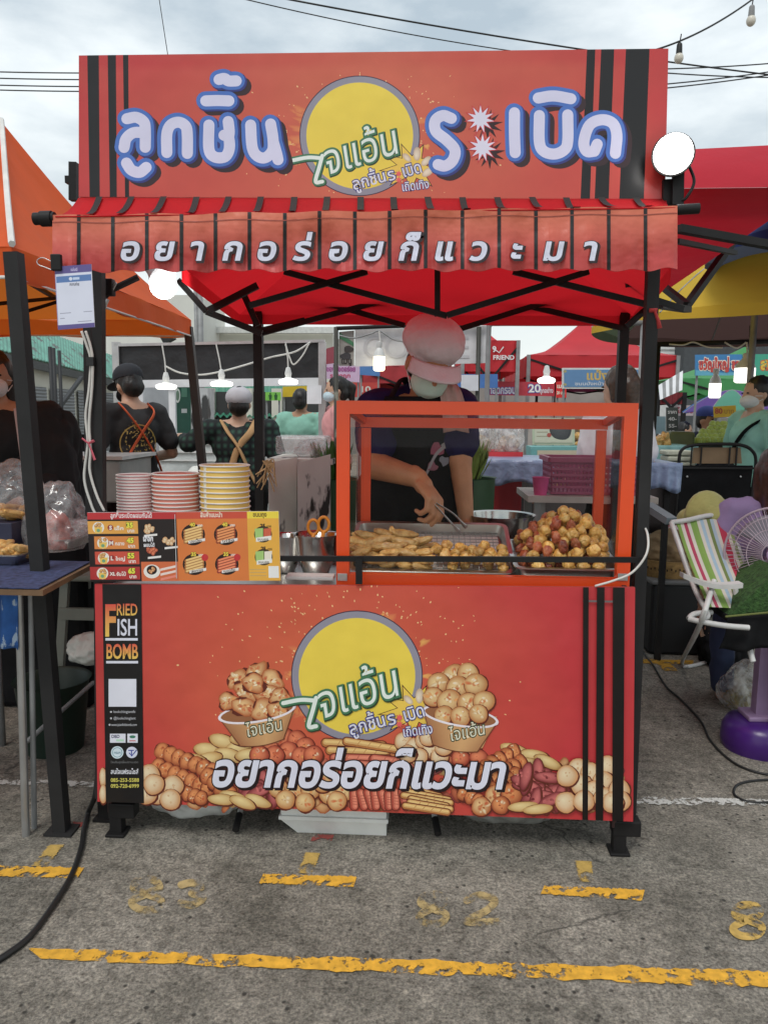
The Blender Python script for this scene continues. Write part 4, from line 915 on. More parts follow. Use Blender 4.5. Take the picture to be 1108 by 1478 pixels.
def heap(x, y, r, n, k):
    pm.disc(x, y, r, r*.9, ink(30, 20, 20), n=18, hx=0, hy=0)
    for j in range(n): 
        a = rf.random()*6.28; d = r*.62*math.sqrt(rf.random()); c0, c1 = SH[k]; pm.disc(x+d*math.cos(a), y+d*math.sin(a)*.7, r*.3, r*.24, c0, c1, rot=a, n=10)
for u, v, k in ((.315, .24, 'cream'), (.42, .42, 'cream'), (.33, .56, 'red')): heap(*f_m(u, v), 11, 14, k); x, y = f_m(u+.01, v+.1); pm.poly([(x-9, y-1), (x+10, y-3), (x+10, y), (x-9, y+2)], ink(226, 220, 216))
mt('เลือก', .285, .42, 11, ink(236, 232, 236), .04, 15); mt('ผสมได้', .287, .50, 7, ink(236, 232, 236), .03, 16)
pm.disc(*f_m(.325, .86), 12, 10, ink(236, 230, 220), n=22, hx=0, hy=0); heap(*f_m(.325, .84), 7.5, 10, 'chick')
for k in range(3): x, y = f_m(.37, .82+.07*k); pm.poly([(x, y), (x+22, y-5), (x+22, y-1.6), (x, y+3.4)], ink(236, 216, 206) if k != 2 else ink(228, 130, 110))
for u, v, k, t_, pz in ((.55, .33, 'spring', 'ปอเปี๊ยะ', '40'), (.72, .33, 'roll', 'ไก่จ๊อ', '40'), (.55, .76, 'spring', 'เผือกทอด', '35'), (.72, .76, 'red', 'หมูแดดเดียว', '35')):
    x, y = f_m(u, v); pm.disc(x, y, 17, 15.5, ink(36, 22, 20), n=26, hx=0, hy=0)
    for j in range(5):
        c0, c1 = SH[k]; a = -.35; yy = y-8+4*j; pm.stroke([(x-12, yy+3), (x+12, yy-4)], 4.6, c1, False); pm.stroke([(x-11, yy+2), (x+11, yy-4.5)], 2.6, c0, False)
    pm.poly([(x-7, y+9), (x+17, y+5), (x+17, y+9), (x-7, y+13)], ink(232, 226, 220)); pm.text(t_, x-5, y+12, 5, ink(70, 40, 30), .02, w=18, rot=-.14)
    for b_, c2 in ((.1, ink(40, 26, 20)), (.05, ink(240, 210, 60))): pm.text(pz, x-5, y-12, 7.5, c2, b_)
    pm.text('บาท', x+6, y-12, 4.6, ink(240, 230, 220), .04)
    if v > .5: pm.disc(x+15, y-10, 5, 5, ink(196, 40, 44), n=14, hx=0, hy=0)
for k_, v in enumerate((.33, .66)):
    x, y = f_m(.915, v); pm.disc(x, y, 13, 12, ink(70, 56, 30), n=22, hx=0, hy=0); pm.poly([(x-12, y-8), (x, y-9), (x, y+7), (x-11, y+7)], ink(160, 196, 110)); pm.poly([(x+1, y-8), (x+12, y-9), (x+11, y+7), (x+1, y+7)], ink(204, 92, 60) if not k_ else ink(226, 216, 200)); pm.poly([(x-10, y+5), (x+12, y+2), (x+12, y+8), (x-10, y+11)], ink(236, 232, 224)); pm.text('ขนมถุง', x-8, y+9, 5, ink(70, 50, 30), .02, w=16)
    pm.text('25', x-4, y-10, 7, ink(60, 40, 20), .06); pm.text('บาท', x+5, y-10, 4.4, ink(60, 40, 20), .04)
for k in range(3): mr_(.84, .83+.045*k, .925, .845+.045*k, ink(200, 160, 90))
mr_(.938, .79, .992, .96, ink(232, 230, 226))
pm.build('menu_print', print_mat('printed_card', .4, .05, 3, .005), mbo)
m_ = MB(); x, y = f_m(.465, .5); m_.box(P(f_m(.463, 0)[0], y, YM-.0028), (.0015, .001, .195)); m_.build('fold_edge', M('white_board'), mbo)
# bowls, scissors
def bowl(name, label, x, ytop, ybot, rpx, Y, group=None):
    c = P(x, ytop, Y); r = rpx*(Y-CAM.y)/FPX; h = c.z-CZ-.003
    o = thing(name, label, 'bowl', (c.x, c.y, CZ), group); mb = MB()
    pf = [(r*.45, 0), (r*.6, .004), (r*.88, h*.45), (r*.97, h*.92), (r*1.04, h), (r*1.05, h+.003), (r*.96, h-.001), (r*.85, h*.45), (r*.55, .008), (0, .007)]
    mb.lathe((c.x, c.y, CZ), pf, 40); mb.build('bowl_body', M('polished_steel', (.5, .49, .47), rough=.18, metal=1, var=.1, bump=.03), o, smooth=True, angle=60); return c, r, h
cB, rB, hB = bowl('steel_bowl', 'round steel bowl holding orange scissors beside the case', 456, 770, 806, 32, .28)
bowl('steel_bowl', 'dull steel bowl half hidden behind the yellow end of the menu', 412, 772, 806, 26, .3)
bowl('steel_basin', 'wide steel basin standing at the back between the two trays', 722, 742, 765, 48, .66)
sc_ = thing('scissors', 'orange handled scissors standing in the steel bowl', 'scissors', (cB.x, cB.y-.01, CZ+.02))
OP = M('orange_plastic', (.85, .30, .03), rough=.35); 
for sx, px, py in ((-1, 452, 761), (1, 467, 757)):
    c = P(px, py, .26); mb = MB(); ring = [c+Vector((.019*math.cos(a)*.95, .003, .025*math.sin(a))) for a in [k*math.pi/9 for k in range(19)]]
    mb.tube(ring, .0055, 8, cap=False); mb.tube([c+Vector((.0, 0, -.024)), Vector((cB.x+.004*sx, .265, CZ+.055))], [.007, .006], 8); mb.build('handle', OP, sc_, smooth=True)
    mb = MB(); mb.bar((cB.x+.004*sx, .265+.004*sx, CZ+.06), (cB.x-.03*sx, .27+.004*sx, CZ+.012), .014, .002); mb.build('blade', STL, sc_)
mb = MB(); mb.box(P(448, 834, .06)+Vector((0, .0, .004)), (.15, .06, .012), bev=.004); tag(mb.build('folded_cloth', M('white_cloth', (.62, .58, .55), rough=.9, bump=.5, bscale=30)), 'folded white cloth lying on the counter beside the menu', 'cloth')

# ------------------------------------------------------------------ things under the cart
BAGW = M('white_plastic_bag', (.68, .67, .62), rough=.45, var=.08, bump=.7, bscale=9, bdist=.03)
def bag(name, label, cx, cy, w_, d_, h_, mat, seed, cat='bag', z0=0):
    bm = bmesh.new(); bmesh.ops.create_icosphere(bm, subdivisions=5, radius=1)
    for v in bm.verts:
        p = v.co.copy(); s_ = 1+.22*noise.noise(p*1.5+Vector((seed, 0, 0)))+.09*noise.noise(p*4.2+Vector((0, seed, 0)))+.03*noise.noise(Vector((p.x*14, p.y*14, p.z*3))+Vector((0, 0, seed)))
        z = p.z*s_; z = max(z, -.55); v.co = Vector((p.x*s_*w_/2, p.y*s_*d_/2, (z+.55)/1.55*h_))
    me = bpy.data.meshes.new(name); bm.to_mesh(me); bm.free(); me.materials.append(mat); me.polygons.foreach_set('use_smooth', [True]*len(me.polygons))
    o = bpy.data.objects.new(name, me); COL.objects.link(o); o.location = (cx, cy, z0); return tag(o, label, cat)
q = G(265, 1190); bag('plastic_bag', 'full white plastic bag lying under the left end of the stall', q.x, q.y+.16, .34, .26, .12, BAGW, 3)
q = G(735, 1200); bag('plastic_bag', 'greyish clear plastic bag lying under the right half of the stall', q.x, q.y+.15, .40, .24, .12, M('cloudy_plastic', (.30, .29, .26), rough=.35, bump=.7, bscale=9, bdist=.03), 8)
q0, q1 = G(414, 1180), G(558, 1200)
cool = thing('cooler_box', 'white plastic cooler box with red lid under the middle of the stall', 'cooler', ((q0.x+q1.x)/2, .2, 0))
mb = MB(); x0, x1 = q0.x, q1.x; bm_ = [(x0+.05, .06, 0), (x1-.0, .06, 0), (x1, .34, 0), (x0+.05, .34, 0)]
top_ = [(x0, .045, .05), (x1, .045, .05), (x1, .36, .05), (x0, .36, .05)]; top2 = [(a, b_, .22) for a, b_, c in top_]
mb.add(bm_+top_+top2, [(0, 1, 5, 4), (1, 2, 6, 5), (2, 3, 7, 6), (3, 0, 4, 7), (4, 5, 9, 8), (5, 6, 10, 9), (6, 7, 11, 10), (7, 4, 8, 11), (3, 2, 1, 0), (8, 9, 10, 11)])
bo = mb.build('box_body', M('white_hard_plastic', (.82, .82, .78), rough=.4), cool)
mb = MB(); mb.box(((x0+x1)/2, .2, .062), (x1-x0+.012, .33, .012)); mb.build('rib', MATS['white_hard_plastic'], bo)
mb = MB(); mb.box(((x0+x1)/2, .2, .24), (x1-x0+.02, .33, .04), bev=.008); mb.build('lid', M('red_hard_plastic', (.5, .03, .03), rough=.4), cool)
mb = MB(); mb.box((x0-.02, .12, .12), (.03, .1, .1), bev=.006); mb.build('handle', MATS['red_hard_plastic'], cool)
WT = M('white_tube', (.62, .62, .6), rough=.35)
stand = thing('folding_stand', 'folding stand with white tube legs and black feet behind the cart', 'stand', (P(490, 1180, .2).x, .22, 0))
for x0, y0, x1, y1 in ((352, 1163, 340, 1194), (622, 1168, 632, 1200)):
    a = G(x1, y1+4, .02); b_ = P(x0, y0-14, .16); mb = MB(); dd = (a-b_); mb.tube([b_-dd*2.2, a-dd*.45], .009, 10); lg = mb.build('leg', WT, stand, smooth=True, angle=40)
    mb = MB(); mb.tube([a-dd*.45, a], .0115, 10); mb.build('foot', MS, lg, smooth=True, angle=40)
a, b_ = P(340, 1100, .3), P(640, 1100, .3); mb = MB(); mb.tube([a, b_], .009, 8); mb.build('crossbar', WT, stand, smooth=True)
# ------------------------------------------------------------------ people
SKIN = M('skin', (.42, .22, .13), rough=.5, var=.08, scale=14, bump=.08); SKIN2 = M('light_skin', (.52, .31, .21), rough=.5, var=.06, scale=14, bump=.08)
HAIR = M('black_hair', (.012, .010, .009), rough=.45, var=.3, scale=60, bump=.6, bscale=70); BRH = M('brown_hair', (.045, .024, .014), rough=.4, var=.4, scale=60, bump=.6, bscale=70)
EYE = M('eye_dark', (.02, .015, .012), rough=.2); WMASK = M('white_mask_cloth', (.72, .73, .74), rough=.8); GMASK = M('green_mask_cloth', (.55, .74, .64), rough=.8, bump=.5, bscale=30)
BLKC = M('black_cloth', (.011, .011, .012), rough=.9, var=.3, bump=.5, bscale=14, bdist=.01, spec=.15)
def fingers(mb, wr, d, pn, s=1.0, curl=(.5, .6, .7, .8), thumb=1, thumbcurl=.5):
    """palm and five fingers: wr wrist, d direction of the hand, pn palm normal; thumb=+1/-1 picks its side"""
    d = Vector(d).normalized(); pn = Vector(pn); pn = (pn-d*pn.dot(d)).normalized(); sd_ = d.cross(pn).normalized()
    pal = wr+d*.05*s; mb.capsule(wr-d*.02*s, wr+d*.03*s, .024*s, .027*s)
    rot = Matrix((sd_, d, pn)).transposed(); mb.ell(wr+d*.052*s, (.040*s, .050*s, .017*s), rot)
    for i in range(4): mb.capsule(wr+d*.03*s+sd_*(.026-.0175*i)*s, wr+d*.088*s+sd_*(.0285-.019*i)*s, .012*s, .0105*s)
    ln = (.040, .046, .043, .034)
    for i in range(4):
        p = wr+d*(.090-.004*abs(i-1.2))*s+sd_*(.0285-.019*i)*s; a = 0
        for k in range(3):
            a += curl[i]*(.75 if k == 0 else 1.0); dd = d*math.cos(a)+pn*math.sin(a)+sd_*(.05-.04*i)*.5; l_ = ln[i]*(1, .68, .5)[k]*s; q_ = p+dd*l_
            mb.capsule(p, q_, (.0098-.001*k)*s, (.0092-.001*k)*s, 10); p = q_
        tips.append(p)
    p = wr+d*.03*s+sd_*.032*s*1; q_ = p+(d*.6+sd_*.62+pn*.3).normalized()*.036*s; mb.capsule(p-sd_*.01*s, q_, .0135*s, .0115*s, 10)
    a = thumbcurl; r_ = q_+(d*.85+sd_*.25*math.cos(a)+pn*(.3+a)).normalized()*.030*s; mb.capsule(q_, r_, .011*s, .0098*s, 10)
    r2 = r_+(d*.8-sd_*.15*a+pn*(.2+a)).normalized()*.024*s; mb.capsule(r_, r2, .0098*s, .0085*s, 10); tips.append(r2)
tips = []
def person(label, group=None, x=0, y=0, h=1.65, face=0, shirt=BLKC, pants=BLKC, skin=SKIN, hair=HAIR, hairkind='short', mask=None, hat=None, sleeve='short', lw=None, rw=None, le=None, re=None, bend=0.0, nod=0.0, headturn=0.0, build=1.0, seated=None, vox=.0155, hatmat=None, z=0.0):
    s = h/1.65; rz = Matrix.Rotation(face, 3, 'Z'); org = Vector((x, y, z))
    pel = .92 if seated is None else seated/s
    rb = Matrix.Rotation(bend, 3, 'X')          # lean forward (-Y)
    def up_(p):                                    # upper body point, leaning about the pelvis
        p = Vector(p); q_ = rb @ Vector((p.x, p.y, p.z-.92)); return Vector((q_.x, q_.y, q_.z+pel))
    W = lambda p: org+rz @ (Vector(p)*s)
    b = build
    o = thing('person', label, 'person', org, group)
    SHL = {1: (.175*b, .01, 1.36), -1: (-.175*b, .01, 1.36)}
    E_ = {1: le or (.25*b, .03, 1.09), -1: re or (-.25*b, .03, 1.09)}; Wr = {1: lw or (.27*b, -.05, .86), -1: rw or (-.27*b, -.05, .86)}
    U = lambda p, k: W(up_(p))
    sh = {k: W(up_(SHL[k])) for k in (1, -1)}; el = {k: W(up_(E_[k])) for k in (1, -1)}; wr = {k: W(up_(Wr[k])) for k in (1, -1)}
    hr = Matrix.Rotation(bend*.6+nod, 3, 'X') @ Matrix.Rotation(headturn, 3, 'Z')
    nk = up_((0, .015, 1.41))
    Hd = lambda p: W(nk + hr @ Vector((p[0], p[1]-.012, p[2]-1.41)))
    rH = rz @ hr
    body = MB()
    # torso
    body.capsule(W((.0, .01, pel+.02)), W((0, .01, pel-.02)), .125*b*s, .125*b*s)
    body.ell(W((0, .01, pel)), (.165*b*s, .115*b*s, .12*s), rz); body.ell(W(up_((0, .0, 1.07))), (.142*b*s, .10*b*s, .14*s), rz @ rb)
    body.ell(W(up_((0, .0, 1.25))), (.165*b*s, .105*b*s, .16*s), rz @ rb)
    for k in (1, -1):
        body.capsule(W(up_((k*.05, .01, 1.38))), sh[k], .055*s, .055*b*s); body.capsule(sh[k], el[k], .050*b*s, .040*b*s); body.capsule(el[k], wr[k], .039*b*s, .026*s)
        d = (wr[k]-el[k]).normalized(); pn = rz @ Vector((-k, 0, 0)) if abs(d.z) > .6 else Vector((0, 0, -1)); fingers(body, wr[k], d, pn, s*.95, (.25, .3, .33, .36), k, .25)
    body.capsule(W(up_((0, .015, 1.36))), Hd((0, .0, 1.46)), .058*s, .052*s)
    # head: skull, jaw, nose, ears
    body.ell(Hd((0, .005, 1.555)), (.073*s, .092*s, .098*s), rH); body.ell(Hd((0, -.025, 1.495)), (.055*s, .065*s, .066*s), rH)
    body.capsule(Hd((0, -.085, 1.545)), Hd((0, -.100, 1.515)), .010*s, .014*s); body.capsule(Hd((-.02, -.084, 1.472)), Hd((.02, -.084, 1.472)), .008*s, .008*s)
    for k in (1, -1): body.ell(Hd((k*.077, .012, 1.525)), (.010*s, .02*s, .03*s), rH)
    # legs
    kn, an = {}, {}
    for k in (1, -1):
        hp = W((k*.085*b, .01, pel-.04))
        if seated is None: kn[k] = W((k*.095, -.01, .48)); an[k] = W((k*.10, .03, .085))
        else: kn[k] = W((k*.12, -.40, pel)); an[k] = W((k*.12, -.36, .085-z/s*1))
        body.capsule(hp, kn[k], .085*b*s, .055*s); body.capsule(kn[k], an[k], .054*s, .038*s); body.capsule(an[k]+rz @ Vector((0, .03*s, -.045*s)), an[k]+rz @ Vector((0, -.13*s, -.055*s)), .036*s, .03*s)
    body.build('body', skin, o, remesh=vox, sm_iter=3)
    # shirt
    q_ = 1.09; m_ = MB(); g_ = .012*s
    m_.ell(W((0, .01, pel+.03)), (.172*b*s+g_, .12*b*s+g_, .11*s), rz); m_.ell(W(up_((0, .0, 1.07))), (.152*b*s+g_, .11*b*s+g_, .15*s), rz @ rb); m_.ell(W(up_((0, 0, 1.25))), (.165*b*s+g_, .107*b*s+g_, .155*s), rz @ rb)
    for k in (1, -1):
        m_.capsule(W(up_((k*.06, .012, 1.365))), sh[k], .055*s+g_*.5, .057*b*s+g_)
        if sleeve == 'short': m_.capsule(sh[k], sh[k].lerp(el[k], .68), .054*b*s+g_, .056*b*s+g_)
        elif sleeve == 'long': m_.capsule(sh[k], el[k], .054*b*s+g_, .044*b*s+g_); m_.capsule(el[k], el[k].lerp(wr[k], .88), .043*b*s+g_, .032*s+g_)
    m_.build('shirt', shirt, o, remesh=vox, sm_iter=3, fold=.013)
    m_ = MB(); m_.ell(W((0, .012, pel-.02)), (.168*b*s+g_*.8, .12*b*s+g_*.8, .12*s), rz)
    for k in (1, -1): m_.capsule(W((k*.085*b, .012, pel-.05)), kn[k], .09*b*s+g_*.6, .06*s+g_); m_.capsule(kn[k], an[k], .06*s+g_*.8, .045*s+g_)
    m_.build('trousers', pants, o, remesh=vox, sm_iter=3, fold=.013)
    # hair
    m_ = MB()
    if hairkind != 'none':
        m_.ell(Hd((0, .020, 1.575)), (.082*s, .094*s, .094*s), rH); m_.ell(Hd((0, .055, 1.525)), (.076*s, .06*s, .075*s), rH)
        if hairkind in ('long', 'bob'): 
            ln_ = .22 if hairkind == 'long' else .10
            m_.capsule(Hd((0, .06, 1.54)), Hd((0, .085, 1.54-ln_)), .078*s, .05*s)
            for k in (1, -1): m_.capsule(Hd((k*.066, .02, 1.56)), Hd((k*.07, .03, 1.56-ln_*.8)), .03*s, .02*s)
        if hairkind == 'pony': m_.capsule(Hd((0, .10, 1.60)), Hd((0, .145, 1.57)), .032*s, .036*s); m_.capsule(Hd((0, .145, 1.57)), Hd((0, .135, 1.36)), .034*s, .014*s)
        m_.build('hair', hair, o, remesh=vox*.7, sm_iter=3, strand=.006)
    for k in (1, -1):
        m_ = MB(); m_.ell(Hd((k*.030, -.083, 1.545)), (.013*s, .006*s, .006*s), rH); m_.build('eye', EYE, o, smooth=True)
    if mask:
        m_ = MB(); m_.ell(Hd((0, -.042, 1.492)), (.063*s, .068*s, .052*s), rH, zmin=-.9); mk = m_.build('face_mask', mask, o, smooth=True)
        m_ = MB()
        for k in (1, -1):
            for zz in (1.525, 1.475): m_.tube([Hd((k*.062, -.05, zz)), Hd((k*.078, .0, 1.525 if zz > 1.5 else 1.505))], .0022*s, 5)
        m_.build('ear_loop', mask, mk)
    if hat == 'cap':
        m_ = MB(); m_.ell(Hd((0, .012, 1.60)), (.092*s, .106*s, .082*s), rH, zmin=-.25); hh = m_.build('cap', hatmat, o, smooth=True, angle=60)
        m_ = MB(); m_.ell(Hd((0, -.125, 1.575)), (.072*s, .075*s, .010*s), rH @ Matrix.Rotation(.2, 3, 'X')); m_.build('brim', hatmat, hh, smooth=True)
    return dict(o=o, W=W, up=up_, Hd=Hd, rz=rz, rH=rH, rb=rb, s=s, sh=sh, el=el, wr=wr, b=b)
def straps(p, pts, mat, wd=.03, name='apron_strap'):
    m_ = MB(); q_ = spline([p['W'](p['up'](a)) for a in pts], 6); m_.tube(q_, wd/2, 8, flat=.35); return m_.build(name, mat, p['o'], smooth=True)
def at_person(px, pyt, Y): q_ = P(px, pyt, Y); return q_.x, Y, q_.z

# ---- the seller behind the case: leaning over, right arm reaching in with tongs
VS = M('navy_shirt', (.020, .016, .070), spec=.15, rough=.85, var=.25, bump=.5, bscale=12, bdist=.015); AP = M('black_apron', (.010, .010, .011), spec=.15, rough=.8, var=.3, bump=.6, bscale=9, bdist=.02)
vend = thing('person', 'seller in pink cap, green mask and navy shirt reaching into the case', 'person', (P(600, 700, .78).x, .78, 0))
vx = P(597, 700, .78).x
sR, sL = P(545, 590, .70), P(660, 588, .68); sR.z -= .0
eR, wR = P(541, 672, .60), P(603, 690, .47); eL, wL = P(664, 668, .64), P(672, 745, .62)
hc = P(619, 531, .62)
b_ = MB(); pel = Vector((vx, .84, .86)); ch = Vector((P(602, 610, .74).x, .74, 1.27)); wa = Vector((vx, .80, 1.06)); nk = Vector((P(608, 565, .69).x, .69, P(608, 562, .69).z))
b_.ell(pel, (.17, .13, .13)); b_.ell(wa, (.17, .13, .17)); b_.ell(ch, (.18, .125, .18)); 
for k, sh_ in ((1, sL), (-1, sR)): b_.capsule(ch+Vector((k*.05, -.02, .12)), sh_, .07, .062)
b_.capsule(sR, eR, .062, .05); b_.capsule(eR, wR, .054, .036); b_.capsule(eR.lerp(wR, .15), eR.lerp(wR, .45), .049, .044); b_.capsule(sL, eL, .058, .046); b_.capsule(eL, wL, .044, .03)
b_.capsule(nk+Vector((0, .02, -.06)), hc+Vector((0, .03, -.03)), .06, .056)
hm = Matrix.Rotation(.32, 3, 'Z') @ Matrix.Rotation(.12, 3, 'Y') @ Matrix.Rotation(.5, 3, 'X')        # head bowed and turned
Hh = lambda p: hc+hm @ (Vector(p)*1.0)
b_.ell(Hh((0, .01, .03)), (.076, .096, .10), hm); b_.ell(Hh((0, -.025, -.035)), (.060, .066, .07), hm); b_.capsule(Hh((0, -.085, .01)), Hh((0, -.1, -.02)), .010, .014)
for k in (1, -1): b_.ell(Hh((k*.079, .015, 0)), (.011, .02, .03), hm)
tips.clear()
hd_ = (P(632, 728, .40)-wR).normalized()
fingers(b_, wR, hd_, Vector((.15, -.1, -1)).cross(hd_).cross(hd_)*-1 if False else Vector((-.55, .25, -.55)), 1.26, (.75, .85, .95, 1.05), 1, 1.0); tR = list(tips)
tips.clear(); fingers(b_, wL, (0.05, -.25, -.9), (1, 0, 0), 1.0, (.3, .35, .4, .45), 1, .3)
for k in (1, -1):
    kn_ = Vector((vx+k*.1, .83, .46)); an_ = Vector((vx+k*.1, .86, .085)); b_.capsule((vx+k*.09, .85, .82), kn_, .095, .06); b_.capsule(kn_, an_, .06, .04); b_.capsule(an_+Vector((0, .03, -.045)), an_+Vector((0, -.14, -.05)), .036, .032)
b_.build('body', M('tanned_skin', (.50, .235, .115), rough=.5, var=.1, scale=18, bump=.12), vend, remesh=.0052, sm_iter=4)
m_ = MB(); m_.ell(wa+Vector((0, .01, -.06)), (.188, .15, .2)); m_.ell(ch, (.198, .142, .19))
for k, sh_ in ((1, sL), (-1, sR)): m_.capsule(ch+Vector((k*.05, -.015, .12)), sh_, .075, .078)
m_.capsule(sR, sR.lerp(eR, .60), .078, .083); m_.capsule(sL, sL.lerp(eL, .62), .074, .074); m_.capsule(nk+Vector((0, .03, -.07)), nk+Vector((0, .02, -.015)), .08, .068)
m_.build('shirt', VS, vend, remesh=.009, sm_iter=4, fold=.011)
m_ = MB()
for k in (1, -1): m_.capsule((vx+k*.09, .855, .84), (vx+k*.1, .83, .46), .11, .075); m_.capsule((vx+k*.1, .83, .46), (vx+k*.1, .86, .1), .074, .056)
m_.ell(pel, (.19, .15, .13)); m_.build('trousers', BLKC, vend, remesh=.012)
def apr(u, v):      # bib and skirt of the apron lying on the front of the torso
    zz = 1.42-.72*v; wd = .12+.10*min(1, v*2.2) if v < .45 else .23; cx_ = ch.x+(vx-ch.x)*v; a = (u-.5)*2
    return Vector((cx_+a*wd, (.74+.08*v)-.158*math.sqrt(max(0, 1-(a*wd/.235)**2))-.006+.012*v*math.sin(a*7), zz))
m_ = MB(); m_.sheet(apr, 24, 24, .004); ap = m_.build('apron', AP, vend, smooth=True)
mk = Print(0); mk.cell = .02; mk.up = lambda x, y, e: apr(x, y)+Vector((0, -.003-e, 0))
for (x, y, r, c) in ((.72, .27, .07, (.30, .07, .12)), (.78, .33, .05, (.22, .22, .26)), (.66, .36, .05, (.28, .1, .14)), (.8, .25, .03, (.32, .3, .3))): mk.disc(x, y, r, r*.5, c, n=10, wob=.2)
mk.stroke([(.6, .40), (.7, .3), (.84, .24)], .02, (.34, .32, .34)); mk.build('apron_print', PV, ap)
m_ = MB(); m_.tube(spline([apr(.08, .03)+Vector((0, -.002, 0)), sR.lerp(nk, .55)+Vector((0, -.03, .07)), nk+Vector((-.05, .08, .02))], 8), .016, 8, flat=.3); m_.build('apron_strap', AP, vend, smooth=True)
PK = M('pink_net_cloth', (.70, .63, .66), rough=.85, var=.08, bump=.9, bscale=11, bdist=.02, sheen=.2)
m_ = MB(); hcap = Hh((0, .03, .10)); m_.ell(hcap, (.116, .128, .088), hm, nu=36, nv=18)
for v_ in m_.v:
    q_ = hm.inverted() @ (v_-hcap); a = math.atan2(q_.y, q_.x); k_ = 1+(.016*math.sin(a*17+2*math.sin(a*3))+.05*noise.noise(q_*14))*max(.25, 1-q_.z/.09); v_[:] = (hcap+hm @ Vector((q_.x*k_, q_.y*k_, q_.z)))[:]
cp = m_.build('cap', PK, vend, smooth=True)
m_ = MB(); m_.sheet(lambda u, v: Hh((math.sin((u-.5)*2.5)*(.098+.012*v), -.035-math.cos((u-.5)*2.5)*(.078+.062*v), .055-.034*v-.02*v*(1-math.cos((u-.5)*2.4)))), 22, 6, .006, off=(0, -.3, 1)); m_.build('brim', PK, cp, smooth=True)
m_ = MB(); m_.lathe(Hh((0, .02, .055)), [(.094, -.012), (.099, 0), (.097, .014), (.09, .01)], 30, axis=hm @ Vector((0, 0, 1))); m_.build('cap_band', PK, cp, smooth=True)
m_ = MB(); m_.ell(Hh((0, -.045, -.035)), (.069, .068, .064), hm, nu=28, nv=16)
for v_ in m_.v:
    q_ = hm.inverted() @ (v_-Hh((0, -.045, -.035))); v_ += hm @ Vector((0, -.003*math.sin(q_.z*190), 0))
fm = m_.build('face_mask', GMASK, vend, smooth=True)
m_ = MB()
for k in (1, -1):
    for zz in (.0, -.07): m_.tube([Hh((k*.064, -.05, zz)), Hh((k*.081, .01, .0 if zz == 0 else -.02))], .002, 5)
m_.build('ear_loop', WMASK, fm)
m_ = MB(); m_.ell(Hh((0, .05, -.0)), (.078, .062, .085), hm); m_.build('hair', HAIR, vend, smooth=True)
for k in (1, -1): m_ = MB(); m_.ell(Hh((k*.03, -.082, .022)), (.014, .006, .005), hm); m_.build('eye', EYE, vend, smooth=True)
# towel over her left shoulder
TWL = M('pink_towel', (.55, .38, .34), rough=.95, var=.1, bump=.8, bscale=60, bdist=.006)
tw = [P(637, 545, .70), P(648, 562, .60), P(655, 590, .585), P(658, 625, .585)]
m_ = MB(); q_ = spline(tw, 6); m_.sheet(lambda u, v: q_[min(len(q_)-1, int(v*(len(q_)-1)))]+Vector(((u-.5)*(.075+.02*v)*1.0, .006*math.sin(u*16)-.008, .02*(.5-abs(u-.5)))), 12, len(q_)-1, .008); tag(m_.build('towel', TWL, smooth=True), 'pink towel hanging over the shoulder of the seller in pink cap', 'towel')
# tongs in the right hand
tg = thing('tongs', 'steel tongs held by the seller over the wire rack', 'tongs', P(640, 735, .38))
hb = (tR[0]+tR[1])/2; top = wR+hd_*.075+Vector((.006, -.034, -.025)); 
for k, (ex, ey) in enumerate(((663, 768), (673, 762))):
    e_ = P(ex, ey, .365+.02*k); st = top+Vector((0.004*k, .004*k, 0)); mid = st.lerp(e_, .55)+Vector((.006*k, 0, .008*k)); m_ = MB()
    q_ = spline([st, mid, e_], 6); m_.tube(q_, [.0055]*(len(q_)-4)+[.006, .009, .012, .009], 8, flat=.3); m_.build('tong_arm', STL, tg, smooth=True)
# ------------------------------------------------------------------ lamps, cables and small hangings on the stall
BULB = M('lit_bulb', (.9, .9, .9), emit=(1, .985, .95), estr=7, bump=0); LAMP = M('lit_lamp_glass', (.9, .9, .88), emit=(1, .97, .88), estr=1.6, bump=0); WBULB = M('warm_lit_bulb', (.9, .85, .7), emit=(1, .9, .62), estr=3.5, bump=0); UNLIT = M('unlit_bulb_glass', (.6, .56, .48), rough=.25)
WHP = M('white_plastic', (.68, .68, .66), rough=.4); CAB = M('black_cable', (.012, .012, .012), rough=.5); WCAB = M('white_cable', (.62, .60, .56), rough=.5); ALU = M('aluminium_tube', (.5, .5, .5), rough=.35, metal=.8); GRYM = M('grey_painted_steel', (.24, .24, .24), rough=.5, var=.2)
fl_ = thing('flood_lamp', 'round lit flood lamp with black housing clamped beside the sign', 'lamp', P(985, 290, -.06))
c = P(971, 222, -.10); ax = Vector((-.25, -.95, -.05)).normalized(); m_ = MB(); m_.ell(c, (.050, .050, .050)); m_.build('bulb', BULB, fl_, smooth=True)
m_ = MB(); m_.lathe(c-ax*.012, [(.0, -.075), (.03, -.07), (.046, -.04), (.054, -.004), (.055, .008), (.051, .008), (.049, 0)], 28, axis=ax); m_.build('lamp_housing', MS, fl_, smooth=True, angle=40)
m_ = MB(); m_.bar(P(978, 246, -.05), P(977, 296, -.06), .03, .012, up=(0, 1, 0)); m_.build('clamp_arm', MS, fl_)
m_ = MB(); m_.tube(spline([P(992, 235, -.06), P(1001, 262, -.07), P(990, 285, -.07), P(981, 290, -.06)], 8), .004, 6); m_.build('lamp_cord', MS, fl_, smooth=True)
al = thing('bulb_lamp', 'bright white bulb in grey reflector under the left end of the awning', 'lamp', P(200, 396, .12))
c = P(236, 412, .10); m_ = MB(); m_.ell(c, (.041, .041, .041)); m_.capsule(c, c+Vector((-.008, .03, .02)), .03, .02); m_.build('bulb', BULB, al, smooth=True)
